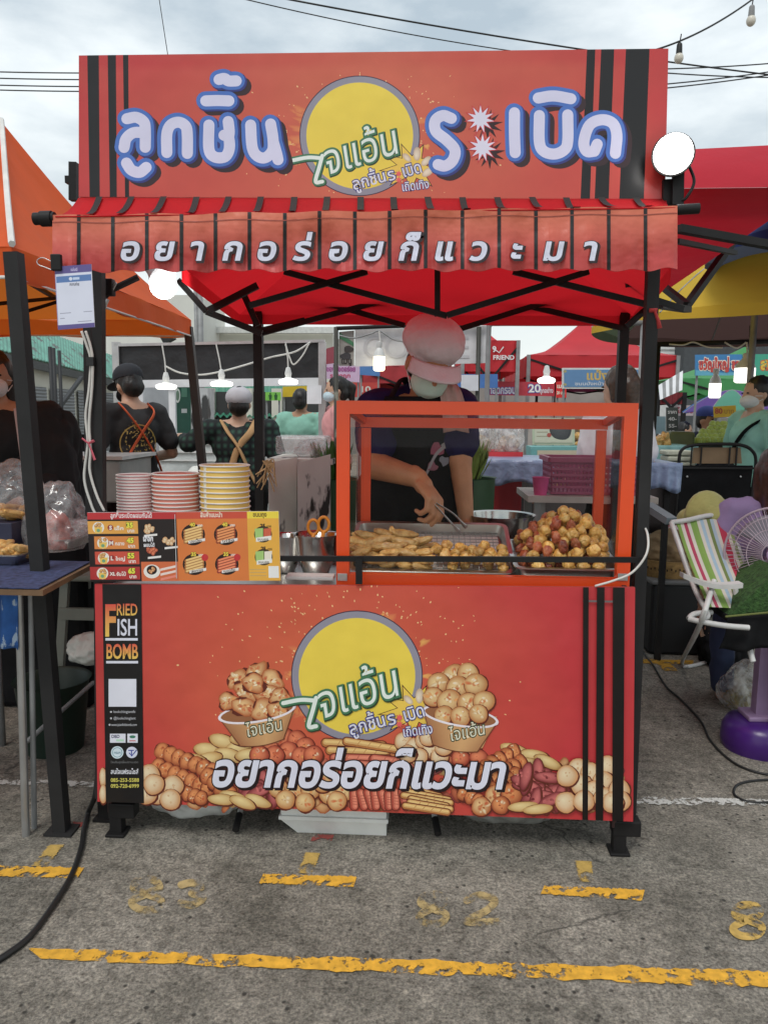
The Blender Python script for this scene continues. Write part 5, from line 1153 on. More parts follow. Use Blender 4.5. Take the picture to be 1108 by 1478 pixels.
m_ = MB(); m_.lathe(c+Vector((-.02, .02, .035)), [(.018, -.055), (.022, -.03), (.03, -.01), (.048, .02)], 24, axis=Vector((.75, -.4, -.6)).normalized()); m_.build('reflector', M('grey_reflector', (.45, .45, .46), rough=.4), al, smooth=True)
m_ = MB(); m_.tube([P(150, 430, .09), P(158, 420, .09), P(200, 400, .11)], .010, 8); m_.box(P(158, 415, .09), (.03, .03, .05), bev=.004); m_.build('clamp', MS, al, smooth=True, angle=40)
m_ = MB(); m_.tube(spline([P(160, 425, .085), P(168, 408, .085), P(150, 428, .085), P(138, 428, .085)], 6), .0025, 6); m_.tube([P(150, 446, .085), P(156, 432, .085)], .005, 6); m_.build('clamp_spring', ALU, al)
# payment card with a clip
card = thing('payment_card', 'white payment card with purple borders hanging from the valance corner by a clip', 'card', P(107, 474, -.235))
m_ = MB(); cq = q4((79, 385), (132, 381), (137, 472), (84, 476)); m_.prism([P(*cq(*q), -.235) for q in ((0, 0), (1, 0), (1, 1), (0, 1))], (0, .002, 0)); cbd = m_.build('card_sheet', M('card_paper', (.7, .7, .72)), card)
pk = Print(-.2355); 
def cr_(u0, v0, u1, v1, c): pk.poly([cq(u0, v0), cq(u1, v0), cq(u1, v1), cq(u0, v1)], c)
cr_(0, 0, 1, 1, ink(214, 216, 232)); cr_(0, 0, 1, .12, ink(92, 80, 140)); cr_(0, .12, .02, 1, ink(150, 150, 190)); cr_(0, .93, 1, 1, ink(92, 80, 140)); cr_(.03, .16, .98, .26, ink(84, 120, 176)); pk.disc(*cq(.42, .21), 2.6, 2.6, ink(220, 226, 240), n=12); cr_(.48, .19, .66, .23, ink(190, 206, 230))
pk.text('แม่มณี', cq(.43, .1)[0], cq(.43, .085)[1], 6, ink(200, 190, 225), .02, w=10); pk.text('สแกนจ่าย', cq(.38, .31)[0], cq(.38, .315)[1], 6, ink(60, 60, 80), .02, w=14)
for u0, u1, v in ((.08, .38, .74), (.72, .95, .74), (.08, .2, .82), (.55, .92, .89)): cr_(u0, v, u1, v+.012, ink(150, 150, 170))
pk.build('card_print', MATS['printed_card'], cbd)
m_ = MB(); m_.box(P(82, 379, -.236), (.028, .014, .042), bev=.003); cl = m_.build('clip', MS, card)
m_ = MB(); w0 = [P(x, y, -.24) for x, y in ((76, 378), (62, 372), (54, 376), (56, 382), (66, 386), (76, 390))]; m_.tube(spline(w0, 6), .0013, 6); m_.build('clip_wire', ALU, cl, smooth=True)
def cable(name, label, pts, r, mat, cat='cable', parent=None):
    m_ = MB(); m_.tube(spline(pts, 8), r, 8); o = m_.build(name, mat, parent, smooth=True)
    return tag(o, label, cat) if label else o
wc = thing('power_cable', 'pair of white power cables tied to the left post with pink string', 'cable', P(130, 740, .02))
cable('cable_strand', None, [P(x, y, .02) for x, y in ((118, 478), (126, 500), (131, 520), (129, 560), (124, 600), (127, 640), (122, 690), (132, 728), (140, 745))], .0042, WCAB, parent=wc)
cable('cable_strand', None, [P(x, y, .015) for x, y in ((124, 478), (131, 500), (134, 522), (133, 560), (129, 610), (131, 650), (130, 680), (140, 715), (151, 738))], .0042, WCAB, parent=wc)
PS = M('pink_string', (.62, .12, .16), rough=.8); m_ = MB(); m_.tube([P(119, 633, .008), P(128, 640, .006), P(136, 636, .008)], .005, 6, flat=.5); m_.tube([P(128, 640, .006), P(133, 652, .006), P(137, 664, .006)], [.004, .006, .008], 6, flat=.4); m_.build('string_knot', PS, wc)
m_ = MB(); m_.box(P(132, 522, .018), (.022, .022, .026)); m_.build('tape_band', CAB, wc)
cable('power_cable', 'white cable looping from the right post onto the counter edge', [P(*q, .10) for q in ((936, 590), (925, 650), (922, 700), (924, 745))] + [P(934, 772, -.0), P(932, 800, -.035), P(912, 826, -.035), P(885, 838, -.03), P(858, 846, -.024)], .0034, WCAB)
g_ = [G(x, y, .008) for x, y in ((-12, 1390), (10, 1378), (45, 1350), (78, 1305), (104, 1262), (118, 1222), (122, 1195))]
cable('power_cable', 'thick black cable curving over the asphalt from the left leg of the stall', g_+[G(128, 1172, .02), P(137, 1150, .05), P(141, 1120, .06)], .0085, CAB)
cable('power_cable', 'thin black cable snaking over the ground right of the stall to the purple base', [G(x, y, .005) for x, y in ((917, 918), (930, 945), (942, 960), (960, 990), (980, 1008), (1010, 1040), (1024, 1068), (1050, 1095), (1082, 1112), (1130, 1122))], .005, CAB)
cable('power_cable', 'loop of black cable on the ground by the white line at the right edge', [G(x, y, .005) for x, y in ((1125, 1125), (1085, 1127), (1062, 1134), (1060, 1148), (1085, 1158), (1125, 1157))], .0045, CAB)
m_ = MB(); m_.tube([P(936, 448, .03), P(948, 448, .025)], .007, 6, flat=.5); m_.tube([P(944, 448, .025), P(949, 462, .03), P(951, 474, .03)], [.004, .006, .009], 6, flat=.4); tag(m_.build('red_string', M('red_string', (.55, .06, .06), rough=.8), smooth=True), 'red string knotted round the right front post', 'string')

# ------------------------------------------------------------------ overhead wires
def wire(label, a, b_, Y0, Y1, sag, r=.012):
    A, B = P(*a, Y0), P(*b_, Y1); pts = [A.lerp(B, i/16)+Vector((0, 0, -sag*4*(i/16)*(1-i/16))) for i in range(17)]
    m_ = MB(); m_.tube(pts, r, 6); tag(m_.build('overhead_wire', CAB, smooth=True), label, 'wire', 'overhead wires in the sky')
for i, (y0, y1) in enumerate(((103, 104), (112, 114), (122, 124), (129, 131))):
    wire(('uppermost', 'second', 'third', 'lowest')[i]+' of the four level wires crossing the sky left of the sign', (-60, y0-1), (260, y1), 24, 24, .05, .02)
wire('longest wire sloping from the top middle to the right edge over the sign', (400, -4), (1180, 116), 20, 24, .15, .024)
wire('thin wire sloping down behind the top of the sign', (350, -2), (800, 82), 20, 22, .12, .015)
for i, (a, b_) in enumerate((((930, 100), (1170, 86)), ((930, 103), (1170, 112)), ((930, 124), (1170, 94)), ((930, 130), (1170, 98)))):
    wire(('upper', 'upper middle', 'lower middle', 'lowest')[i]+' wire of the bundle crossing the sky right of the sign', a, b_, 24, 26, .06, .02)
wire('short wire dropping behind the left part of the sign', (228, -14), (244, 90), 14, 14, 0, .009)
wire('twisted wire pair rising to the top right corner', (945, 72), (1092, -6), 5, 5.4, .05, .008)
for px, py, lb in ((979, 76, 'small white bulb hanging from the wire by the upper right corner of the sign'), (1083, 22, 'small white bulb hanging at the top right edge of the sky')):
    Y = 5.1; t_ = thing('wire_bulb', lb, 'bulb', P(px, py+10, Y)); c = P(px, py+8, Y); k = (Y-CAM.y)/FPX; m_ = MB(); m_.ell(c, (6*k, 6*k, 7*k)); m_.build('bulb_glass', UNLIT, t_, smooth=True)
    m_ = MB(); m_.capsule(c+Vector((0, 0, 5*k)), c+Vector((0, 0, 16*k)), 4.2*k, 3.6*k); m_.build('socket', CAB if px < 1000 else GRYM, t_, smooth=True); m_ = MB(); m_.tube([c+Vector((0, 0, 18*k)), c+Vector((.01, 0, 30*k))], .8*k, 5); m_.build('cord', CAB, t_)

# ------------------------------------------------------------------ orange neighbouring tent at the left
OC = thin(M('orange_canvas', (.76, .105, .012), rough=.75, var=.08, scale=4, bump=.5, bscale=5, bdist=.02), (.9, .25, .03), .3); WTR = M('white_piping', (.7, .68, .64), rough=.7)
ot = thing('canopy_tent', 'orange folding canopy tent with white piping left of the stall', 'tent', (G(88, 1202).x, G(88, 1202).y, 0))
c0, c1 = P(18, 356, -.02), P(276, 462, 1.95); c2 = Vector((c0.x-2.2, c0.y, c0.z)); c3 = Vector((c1.x-2.3, c1.y, c1.z)); apx = Vector((c0.x-.50, .95, P(20, 120, .95).z))
rg = P(5, 192, .35)
m_ = MB()
def panel(a, b_, ap_, n=10):
    m_.sheet(lambda u, v: a.lerp(b_, u).lerp(ap_, v)+Vector((0, 0, -.10*math.sin(v*math.pi)*(.6+.4*math.sin(u*math.pi)))), n, n, 0)
apx = P(3, 176, .95); apx2 = apx+Vector((-1.3, 0, 0))
def panel2(a, b_, qa, qb, n=12): m_.sheet(lambda u, v: a.lerp(b_, u).lerp(qa.lerp(qb, u), v)+Vector((0, 0, -.10*math.sin(v*math.pi)*(.6+.4*math.sin(u*math.pi)))), n, n, 0)
panel(c0, c1, apx); panel2(c2, c0, apx2, apx); panel(c3, c2, apx2); panel2(c1, c3, apx, apx2); m_.build('roof', OC, ot, smooth=True, angle=30)
vd = Vector((0, 0, -.09)); 
for a, b_, off in ((c0, c1, (.004, 0, 0)), (c2, c0, (0, -.004, 0)), (c1, c3, (0, .004, 0))):
    m_ = MB(); m_.sheet(lambda u, v: a.lerp(b_, u)+vd*v*(1.0+.08*math.sin(u*30))+Vector(off)*(math.sin(u*25)*1.5), 30, 3, 0); m_.build('valance', OC, ot, smooth=True)
    m_ = MB(); m_.tube([a.lerp(b_, u/12)+vd*1.0+Vector((0, 0, .004)) for u in range(13)], .005, 6); m_.build('piping', WTR, ot)
m_ = MB(); m_.tube([c0.lerp(apx, v/8)+Vector((.004, -.008, -.06*math.sin(v/8*math.pi)+.006)) for v in range(9)], .010, 6); m_.build('piping', WTR, ot)
for a, b_ in (((20, 365), (90, 1200)),):
    m_ = MB(); A, B = P(*a, -.005), G(*b_); m_.bar(A, B, .042, up=(0, 1, 0)); lg = m_.build('leg', MSP, ot); m_ = MB(); m_.box(B+Vector((0, 0, .004)), (.09, .07, .008)); m_.build('foot_plate', MSP, lg)
m_ = MB(); A = P(272, 472, 1.95); B = P(294, 690, 1.95); B = A+(B-A)*(A.z/(A.z-B.z)); m_.bar(A, B, .042, up=(0, 1, 0)); m_.build('leg', M('brown_steel', (.035, .026, .022), rough=.5), ot)
m_ = MB(); m_.bar(c3, (c3.x-.05, c3.y, 0), .04); m_.build('leg', MS, ot); m_ = MB(); m_.bar(c2, (c2.x, c2.y, 0), .04); m_.build('leg', MS, ot)
for a, b_, Y0, Y1 in (((-20, 352), (130, 395), .3, .9), ((-20, 440), (105, 428), 1.0, 1.6), ((130, 400), (240, 444), .9, 1.9), ((-10, 392), (160, 412), .5, 1.2), ((30, 452), (95, 432), 1.5, 1.7), ((-20, 370), (80, 430), .5, 1.7)):
    m_ = MB(); m_.bar(P(*a, Y0), P(*b_, Y1), .022, .016); m_.build('truss_bar', MS, ot)

# ------------------------------------------------------------------ left table with fried snacks and its seller
tb = thing('folding_table', 'snack table with grey tube legs and brown board edge under the orange tent', 'table', (-1.75, .35, 0))
e0, e1 = P(66, 856, .06), P(135, 812, .62); tz = (e0.z+e1.z)/2; 
e0.z = e1.z = .86
e0 = G(62, 852, .86); e1 = G(138, 812, .86)
m_ = MB(); m_.prism([(e0.x, e0.y, .844), (e1.x, e1.y, .844), (e1.x-1.6, e1.y+.03, .844), (e0.x-1.4, e0.y, .844)], (0, 0, .016)); m_.build('table_top', M('brown_board', (.16, .09, .045), rough=.6, var=.3), tb)
for (ax_, ay, bx_, by) in ((27, 842, 38, 1206), (45, 850, 50, 1195)):
    A = P(ax_, ay, -.01); B = G(bx_, by); m_ = MB(); m_.tube([A, B], .0125 if ax_ < 40 else .009, 10); m_.build('leg', ALU if ax_ < 40 else GRYM, tb, smooth=True, angle=50)
for a, b_ in ((( -1.5, .62), (-1.5, .62)), ((-1.95, .55), (-1.95, .55))): m_ = MB(); m_.tube([(a[0], a[1], .83), (b_[0], b_[1], 0)], .014, 8); m_.build('leg', GRYM, tb, smooth=True)
m_ = MB(); m_.tube([P(40, 1070, .1), P(135, 985, .5)], .008, 8); m_.build('brace', GRYM, tb, smooth=True)
NV = M('navy_check_cloth', (.035, .045, .11), rough=.9, var=.5, scale=60, bump=.4); BLC = M('blue_pattern_cloth', (.03, .12, .38), rough=.8, var=.3, scale=18, chips=(.45, .55, .66), chipscale=38, chiplevel=.6)
m_ = MB(); m_.sheet(lambda u, v: Vector((e0.x-1.3+(e0.x+(e1.x-e0.x)*v-.012-(e0.x-1.3))*u, e0.y+.002+(e1.y-e0.y-.01)*v, .8625)), 8, 8, .003, off=(0, 0, 1)); tag(m_.build('table_cloth', NV), 'navy checked cloth under the snack trays of the left table', 'cloth')
m_ = MB(); a, b_ = P(-30, 842, -.02), P(26, 838, -.02); zc = P(10, 940, -.02).z
m_.sheet(lambda u, v: a.lerp(b_, u)*1.0+Vector((0, -.018+.012*math.sin(u*14+v*2), (zc-a.z)*v*(1-.12*(1-u)))), 24, 12, .003); tag(m_.build('cloth_bag', BLC, smooth=True), 'blue cloth with white pattern hanging off the front of the left table', 'cloth')
def flat_snacks(name, label, x0, x1, y, Y, n, k, cat, lift=0, grp=None):
    for i in range(n):
        p = P(rf.uniform(x0, x1), y+rf.uniform(-3, 4), Y+rf.uniform(-.05, .06)); p.z = lift+.012+.012*(i % 3)
        o = put(name, rf.choice(FISH), p, label, cat, grp, (rf.uniform(-.3, .3), rf.uniform(-.3, .3), rf.uniform(0, 6)), 1.0)
def steel_tray(label, x0, x1, Y, d, z, par=None):
    A = P(x0, 800, Y).x; B = P(x1, 800, Y).x; t_ = (Vector(((A+B)/2, Y, z)), Vector((1, 0, 0)), Vector((0, 1, 0)), Vector((0, 0, 1)), B-A, d)
    m_ = MB(); tray_mesh(m_, *t_, .03); return tag(m_.build('serving_tray', STL, smooth=True, angle=35), label, 'tray')
steel_tray('steel tray of fried pieces at the front corner of the left table', -60, 52, .14, .2, .90); flat_snacks('fried_piece', 'golden fried piece lying in the front tray of the left table', -6, 46, 812, .13, 14, 0, 'fried snack', .875, 'fried pieces in the front tray of the left table')
bx = thing('snack_box', 'dark blue box carrying fried snacks at the back of the left table', 'box', (P(10, 790, .36).x, .36, .866))
m_ = MB(); cx_ = P(-10, 790, .36).x; m_.box((cx_, .36, .92), (.26, .2, .105), bev=.004); m_.build('box_body', M('dark_blue_plastic', (.02, .022, .05), rough=.45), bx)
for i in range(12): put('fried_piece', rf.choice(FISH), (P(rf.uniform(-12, 40), 760, .34).x, .34+rf.uniform(-.05, .05), .985+.012*(i % 3)), 'golden fried piece lying on top of the dark blue box', 'fried snack', 'fried pieces on the dark blue box', (0, .2, rf.uniform(0, 6)))
PB = glass_mat('thin_clear_plastic', (.97, .95, .95), .16, .10, .18)
q_ = P(78, 770, .34); bag('plastic_bag', 'clear plastic bag of pink snacks standing by the post on the left table', q_.x, .36, .20, .18, .24, PB, 5, z0=.868)
bag('snack_pile', 'pile of pinkish snacks inside the clear bag on the left table', q_.x, .36, .12, .11, .13, M('pink_snack', (.45, .16, .13), rough=.6, var=.4, scale=30, bump=.8, bscale=30), 6, 'snacks', z0=.87)
q_ = P(22, 745, .42); bag('plastic_bag', 'clear plastic bag draped over the fried pieces at the left edge', q_.x, .40, .22, .2, .2, PB, 15, z0=.975)
steel_tray('dark steel tray wrapped in plastic beyond the post on the left table', 60, 128, .42, .22, .905); q_ = P(98, 800, .42); bag('plastic_wrap', 'clear wrap bunched over the dark tray of the left table', q_.x, .42, .2, .2, .06, PB, 25, z0=.905, cat='plastic wrap')
steel_tray('brown stained tray at the far end of the left table', 96, 150, .58, .14, .93)
cd = thing('storage_crate', 'green plastic tub with white bags under the left table', 'tub', (-1.35, .55, 0)); 
m_ = MB(); m_.lathe((-1.28, .62, 0), [(.11, 0), (.14, .28), (.15, .29), (.135, .28), (.105, .01), (0, .01)], 24); m_.build('tub_wall', M('dark_green_plastic', (.008, .022, .014), rough=.5), cd, smooth=True, angle=50)
bag('plastic_bag', 'crumpled white bag under the left table beside the dark legs', -1.14, .72, .2, .2, .12, BAGW, 33, z0=.34)
st_ = thing('plastic_stool', 'grey plastic stool with open sides behind the left tent leg', 'stool', (-1.22, .95, 0)); PLS = M('grey_green_plastic', (.20, .21, .18), rough=.5)
m_ = MB(); m_.box((-1.2, .95, .66), (.34, .3, .03), bev=.01); m_.build('seat', PLS, st_)
for a in (-1, 1):
    for b_ in (-1, 1): m_ = MB(); m_.bar((-1.2+a*.12, .95+b_*.1, .645), (-1.2+a*.17, .95+b_*.14, 0), .035, .025); m_.build('leg', PLS, st_)
m_ = MB(); m_.box((-1.2, .83, .5), (.28, .02, .05)); m_.build('rail', PLS, st_)
x, y, z = at_person(-12, 508, 1.05)
p = person('seller in black hooded top and white mask behind the left snack table', None, x, y, z, R(25), M('black_sweatshirt', (.010, .010, .011), rough=.9, var=.3, bump=.5, bscale=10), BLKC, SKIN, HAIR, 'long', WMASK, sleeve='long', lw=(.10, -.30, 1.0), rw=(-.12, -.3, 1.0), build=1.25)
m_ = MB(); m_.tube(spline([P(22, 590, .86), P(26, 620, .84), P(32, 664, .83)], 5), .010, 8, flat=.5); m_.build('hood_cord', M('pale_pink_cord', (.45, .33, .32), rough=.8), p['o'], smooth=True)
bag('cloth_bundle', 'black cloth bundle hanging behind the left tent leg', P(62, 690, 1.15).x, 1.15, .4, .3, .55, M('black_sweatshirt'), 41, 'bundle', z0=.86)
m_ = MB(); m_.box((P(60, 690, 1.15).x, 1.2, .43), (.5, .4, .86), bev=.03); tag(m_.build('black_cabinet', BLKC), 'black cabinet standing under the black bundle at the left', 'cabinet')
# ------------------------------------------------------------------ buildings far behind
GRN = M('green_corrugated_sheet', (.13, .34, .26), rough=.55, var=.2, scale=3, bump=.1, chips=(.10, .10, .09), chipscale=3.5, chiplevel=.60); CRM = M('cream_wall', (.62, .60, .52), rough=.85, var=.08, scale=1, bump=.1); DWL = M('grey_shutter', (.20, .205, .21), rough=.6, var=.12, scale=2)
def hpt(px, py, Y): return P(px, py, Y)
sh_ = thing('market_shed', 'long grey shed with patched green corrugated roof at the left', 'building', (-9, 13, 0))
E0, E1 = P(-140, 470, 8.5), P(172, 549, 18.0); R0, R1 = P(-140, 408, 10.5), P(172, 517, 20.5)
m_ = MB(); N_ = 260
m_.sheet(lambda u, v: E0.lerp(E1, u).lerp(R0.lerp(R1, u), v)+Vector((0, 0, .010*math.sin(u*N_*1.55))), N_, 2, .02, off=(0, 0, 1)); m_.build('roof', GRN, sh_)
W0 = Vector((E0.x-.2, E0.y+.5, 0)); W1 = Vector((E1.x-.2, E1.y+.5, 0)); nrm = Vector((.9, -.6, 0)).normalized()
m_ = MB(); m_.prism([W0, W1, Vector((W1.x, W1.y, E1.z+.05)), Vector((W0.x, W0.y, E0.z+.05))], (-.3, .2, 0)); m_.build('wall', CRM, sh_)
dirW = (W1-W0)
for i in range(6):
    a = W0+dirW*(.03+.16*i); b_ = W0+dirW*(.165+.16*i); m_ = MB(); zt3 = min(E0.z, E1.z)-.35
    n_ = 26
    m_.sheet(lambda u, v: a.lerp(b_, u)+nrm*(.06+.012*math.sin(v*n_*6.28))+Vector((0, 0, .05+(zt3-.05)*v)), 1, n_*4, .02, off=tuple(nrm)); m_.build('roller_shutter', DWL, sh_)
m_ = MB(); m_.bar(E0+Vector((.02, -.02, -.12)), E1+Vector((.02, -.02, -.12)), .06, .16); m_.build('eave_board', M('dark_eave', (.06, .06, .06)), sh_)
for px, Y in ((75, 9.5), (80, 9.7), (88, 10.2)): m_ = MB(); A = P(px, 560, Y); m_.tube([(A.x, Y, 0), (A.x, Y, E0.z-.2)], .03, 8); m_.build('down_pipe', M('dark_pipe', (.02, .02, .022)), sh_, smooth=True)
m_ = MB(); m_.bar(P(88, 585, 10.2), P(118, 545, 11.5), .06); m_.build('bracket', MATS['dark_pipe'], sh_)
# cream hall
hb_ = thing('market_hall', 'long cream hall with flat roof beyond the booths', 'building', (0, 30, 0))
def wallbox(x0, x1, yt, Y, mat, name, par, d=4): A = P(x0, yt, Y); B = P(x1, yt, Y); m_ = MB(); m_.box(((A.x+B.x)/2, Y+d/2, A.z/2), (B.x-A.x, d, A.z)); return m_.build(name, mat, par)
wallbox(150, 480, 480, 30, CRM, 'wall', hb_); 
wallbox(-200, 285, 425, 27, M('pale_wall', (.66, .65, .60), rough=.85, var=.1, scale=.6), 'wall', hb_)
m_ = MB(); A, B = P(150, 476, 29.7), P(482, 477, 29.7); m_.bar(A, B, .3, .25); m_.build('parapet', M('pale_concrete', (.6, .6, .57)), hb_)
g2 = thing('market_hall', 'low hall with green tin roof seen through the white booth', 'building', (-3, 21, 0))
A, B, C, D = P(255, 600, 20), P(480, 604, 20), P(480, 556, 24), P(255, 556, 24); m_ = MB(); m_.sheet(lambda u, v: A.lerp(B, u).lerp(D.lerp(C, u), v)+Vector((0, 0, .04*math.sin(u*150))), 150, 2, .02, off=(0, 0, 1)); m_.build('roof', M('green_tin_roof', (.05, .22, .14), rough=.5), g2)
wallbox(258, 478, 602, 20.6, M('hall_wall', (.35, .33, .28)), 'wall', g2, 3)
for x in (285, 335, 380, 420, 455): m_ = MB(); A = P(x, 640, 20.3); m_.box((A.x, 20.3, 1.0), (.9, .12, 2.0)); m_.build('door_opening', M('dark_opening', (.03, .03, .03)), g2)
for x in (305, 360, 402): m_ = MB(); A = P(x, 640, 20.3); m_.box((A.x, 20.2, 1.05), (.3, .3, 2.1)); m_.build('pillar', CRM, g2)
gd = thing('grey_building', 'dark grey flat building beyond the blue banner at the right', 'building', P(1060, 560, 24)); wallbox(988, 1180, 489, 24, M('dark_cladding', (.055, .06, .065), rough=.7), 'wall', gd)
wb = thing('pale_building', 'pale clad building beside the dark grey one', 'building', P(940, 560, 25)); o_ = wallbox(905, 989, 452, 25, M('pale_cladding', (.66, .67, .66), rough=.7, var=.05), 'wall', wb)
for k in range(14): m_ = MB(); A, B = P(904, 455+7*k, 24.97), P(990, 455+7*k, 24.97); m_.bar(A, B, .03, .03); m_.build('cladding_joint', M('grey_joint', (.5, .5, .5)), wb)
fb = thing('market_hall', 'low dim hall closing off the market behind the red tents', 'building', (2, 27, 0)); wallbox(480, 905, 545, 26, M('dim_wall', (.30, .26, .24), rough=.8, var=.3, scale=.8), 'wall', fb)
pl = thing('utility_pole', 'thin grey utility pole with rungs rising behind the orange tent leg', 'pole', P(290, 560, 16)); m_ = MB(); A = P(288, 400, 16); m_.tube([(A.x, 16, 0), (A.x, 16, A.z)], .07, 8); m_.build('mast', GRYM, pl, smooth=True); m_ = MB(); A = P(282, 400, 16); m_.tube([(A.x, 16, 0), (A.x, 16, A.z)], .05, 8); m_.build('mast', GRYM, pl, smooth=True)
for k in range(8): m_ = MB(); m_.bar(P(282, 410+14*k, 16), P(288, 412+14*k, 16), .03); m_.build('rung', GRYM, pl)
cm = thing('security_camera', 'small black camera on a bracket below the orange tent edge', 'camera', P(245, 485, 15)); m_ = MB(); m_.bar(P(236, 492, 15), P(250, 484, 15), .22, .18); m_.build('camera_body', CAB, cm); m_ = MB(); m_.bar(P(225, 478, 15.4), P(246, 486, 15.1), .05); m_.build('bracket', WHP, cm)

# ------------------------------------------------------------------ white booth with black header
WAL = M('white_booth_panel', (.70, .70, .72), rough=.55, var=.05); TARP = M('black_tarp', (.016, .016, .018), rough=.5, var=.3, bump=.7, bscale=3, bdist=.05)
bt = thing('market_booth', 'white market booth with black tarp header and aluminium frame', 'booth', (P(320, 660, 4.6).x, 4.6, 0)); Y = 4.4
def quadp(pts, Y, th, mat, name, par): m_ = MB(); m_.prism([P(*q, Y) for q in pts], (0, th, 0)); return m_.build(name, mat, par)
quadp(((170, 500), (466, 494), (466, 546), (170, 552)), Y, .02, TARP, 'header_tarp', bt)
quadp(((165, 496), (468, 490), (468, 494), (165, 500)), Y-.03, .05, ALU, 'header_rail', bt)
quadp(((170, 549), (466, 545), (466, 556), (170, 560)), Y-.01, .04, WAL, 'header_trim', bt)
for x in (168, 465): A = P(x, 494, Y); m_ = MB(); m_.box((A.x, Y, A.z/2), (.06, .06, A.z)); m_.build('post', ALU, bt)
for x0, x1 in ((192, 206), (243, 252)): A, B = P(x0, 556, Y+.02), P(x1, 556, Y+.02); m_ = MB(); m_.box(((A.x+B.x)/2, Y+.04, A.z/2), (B.x-A.x, .04, A.z)); m_.build('post', WAL, bt)
A, B = P(206, 556, Y+.9), P(243, 556, Y+.9); m_ = MB(); m_.box(((A.x+B.x)/2, Y+.9, A.z/2), (B.x-A.x+.1, .03, A.z)); m_.build('side_panel', M('grey_booth_panel', (.33, .34, .36), rough=.6), bt)
gp_ = quadp(((252, 556), (275, 556), (275, 625), (252, 625)), Y+.3, .02, M('green_poster', (.02, .10, .07), rough=.4), 'green_panel', bt)
pg_ = Print(Y+.298); pg_.disc(256.5, 571, 4, 10.5, ink(220, 226, 222), n=20, hx=0, hy=0); pg_.disc(256.5, 571, 2.6, 7.5, ink(110, 140, 120), n=16, hx=0, hy=0); pg_.rect(262, 560, 270, 573, ink(80, 130, 110)); pg_.rect(262, 590, 270, 596, ink(190, 196, 196)); pg_.build('poster_print', MATS['printed_card'], gp_)
quadp(((274, 560), (300, 560), (300, 635), (274, 635)), Y+1.2, .25, M('white_appliance', (.55, .55, .55), rough=.4, chips=(.06, .06, .06), chipscale=4, chiplevel=.58), 'tall_shelf', bt)
wp = M('wrapped_counter_plastic', (.50, .53, .52), rough=.25, var=.25, scale=3, bump=.8, bscale=5, bdist=.04)
ct_ = thing('booth_counter', 'counter wrapped in shiny clear plastic under the white booth', 'counter', (P(300, 640, 3.9).x, 3.9, 0)); A, B = P(228, 628, 3.8), P(470, 632, 3.8); m_ = MB(); m_.box(((A.x+B.x)/2, 4.05, A.z/2), (B.x-A.x, .5, A.z), bev=.02); m_.build('counter_body', wp, ct_)
for k in range(3): A, B = P(230, 640+12*k, 3.79), P(330, 641+12*k, 3.79); m_ = MB(); m_.bar(A, B, .012, .012); m_.build('counter_rib', WHP, ct_)
q_ = P(290, 655, 3.6); bag('plastic_bag', 'white bag slumped against the plastic wrapped counter', q_.x, 3.7, .32, .2, .24, BAGW, 51, z0=.72)
m_ = MB(); q_ = P(290, 670, 3.7); m_.box((q_.x, 3.72, .36), (.9, .3, .72), bev=.01); tag(m_.build('dark_chest', M('dark_green_plastic')), 'dark chest standing before the plastic wrapped counter', 'chest')
def hang_lamp(label, px, py, Y, w_, kind='disc', top=None, mat=None, grp=None):
    c = P(px, py, Y); k = (Y-CAM.y)/FPX; t_ = thing('hanging_lamp', label, 'lamp', c, grp); m_ = MB()
    if kind == 'disc': m_.lathe(c, [(0, -4*k), (w_*.42*k, -4*k), (w_*.5*k, -1.5*k), (w_*.5*k, 1.5*k), (w_*.42*k, 3*k), (4*k, 5*k), (0, 5*k)], 28)
    else: m_.lathe(c, [(0, -12*k), (w_*.4*k, -12*k), (w_*.5*k, -10*k), (w_*.5*k, 8*k), (0, 8*k)], 28)
    m_.build('bulb', mat or LAMP, t_, smooth=True, angle=40); m_ = MB()
    if kind == 'disc': m_.lathe(c+Vector((0, 0, 5*k)), [(6*k, 0), (4*k, 2*k), (5*k, 7*k), (4*k, 11*k), (3*k, 15*k), (0, 16*k)], 20)
    else: m_.lathe(c+Vector((0, 0, 8.2*k)), [(w_*.5*k, 0), (w_*.42*k, 6*k), (w_*.2*k, 12*k), (4*k, 14*k), (4*k, 20*k), (0, 21*k)], 20)
    m_.build('socket', WHP, t_, smooth=True, angle=50); tp = P(*(top or (px-4, py-60)), Y+.02); m_ = MB(); m_.tube([c+Vector((0, 0, 16*k)), c.lerp(tp, .6)+Vector((.01, 0, 0)), tp], 1.1*k, 6); m_.build('cord', WCAB, t_); return t_
hang_lamp('lit disc lamp hanging nearest the man in black cap under the white booth', 240, 558, 4.1, 30, top=(234, 497)); hang_lamp('lit disc lamp hanging over the man in grey cap under the white booth', 320, 554, 4.1, 32, top=(312, 497)); hang_lamp('lit disc lamp hanging at the right end of the white booth', 416, 551, 4.1, 28, top=(412, 494))
cable('lamp_wire', 'white wire slung between the lamps across the black header', [P(x, y, 4.3) for x, y in ((238, 528), (260, 538), (290, 541), (320, 536), (350, 528), (390, 516), (425, 508), (448, 494))], .008, WCAB)
cable('lamp_wire', 'short white wire hooked over the black header at its right end', [P(x, y, 4.3) for x, y in ((412, 497), (418, 516), (424, 526), (436, 514), (446, 496))], .007, WCAB)
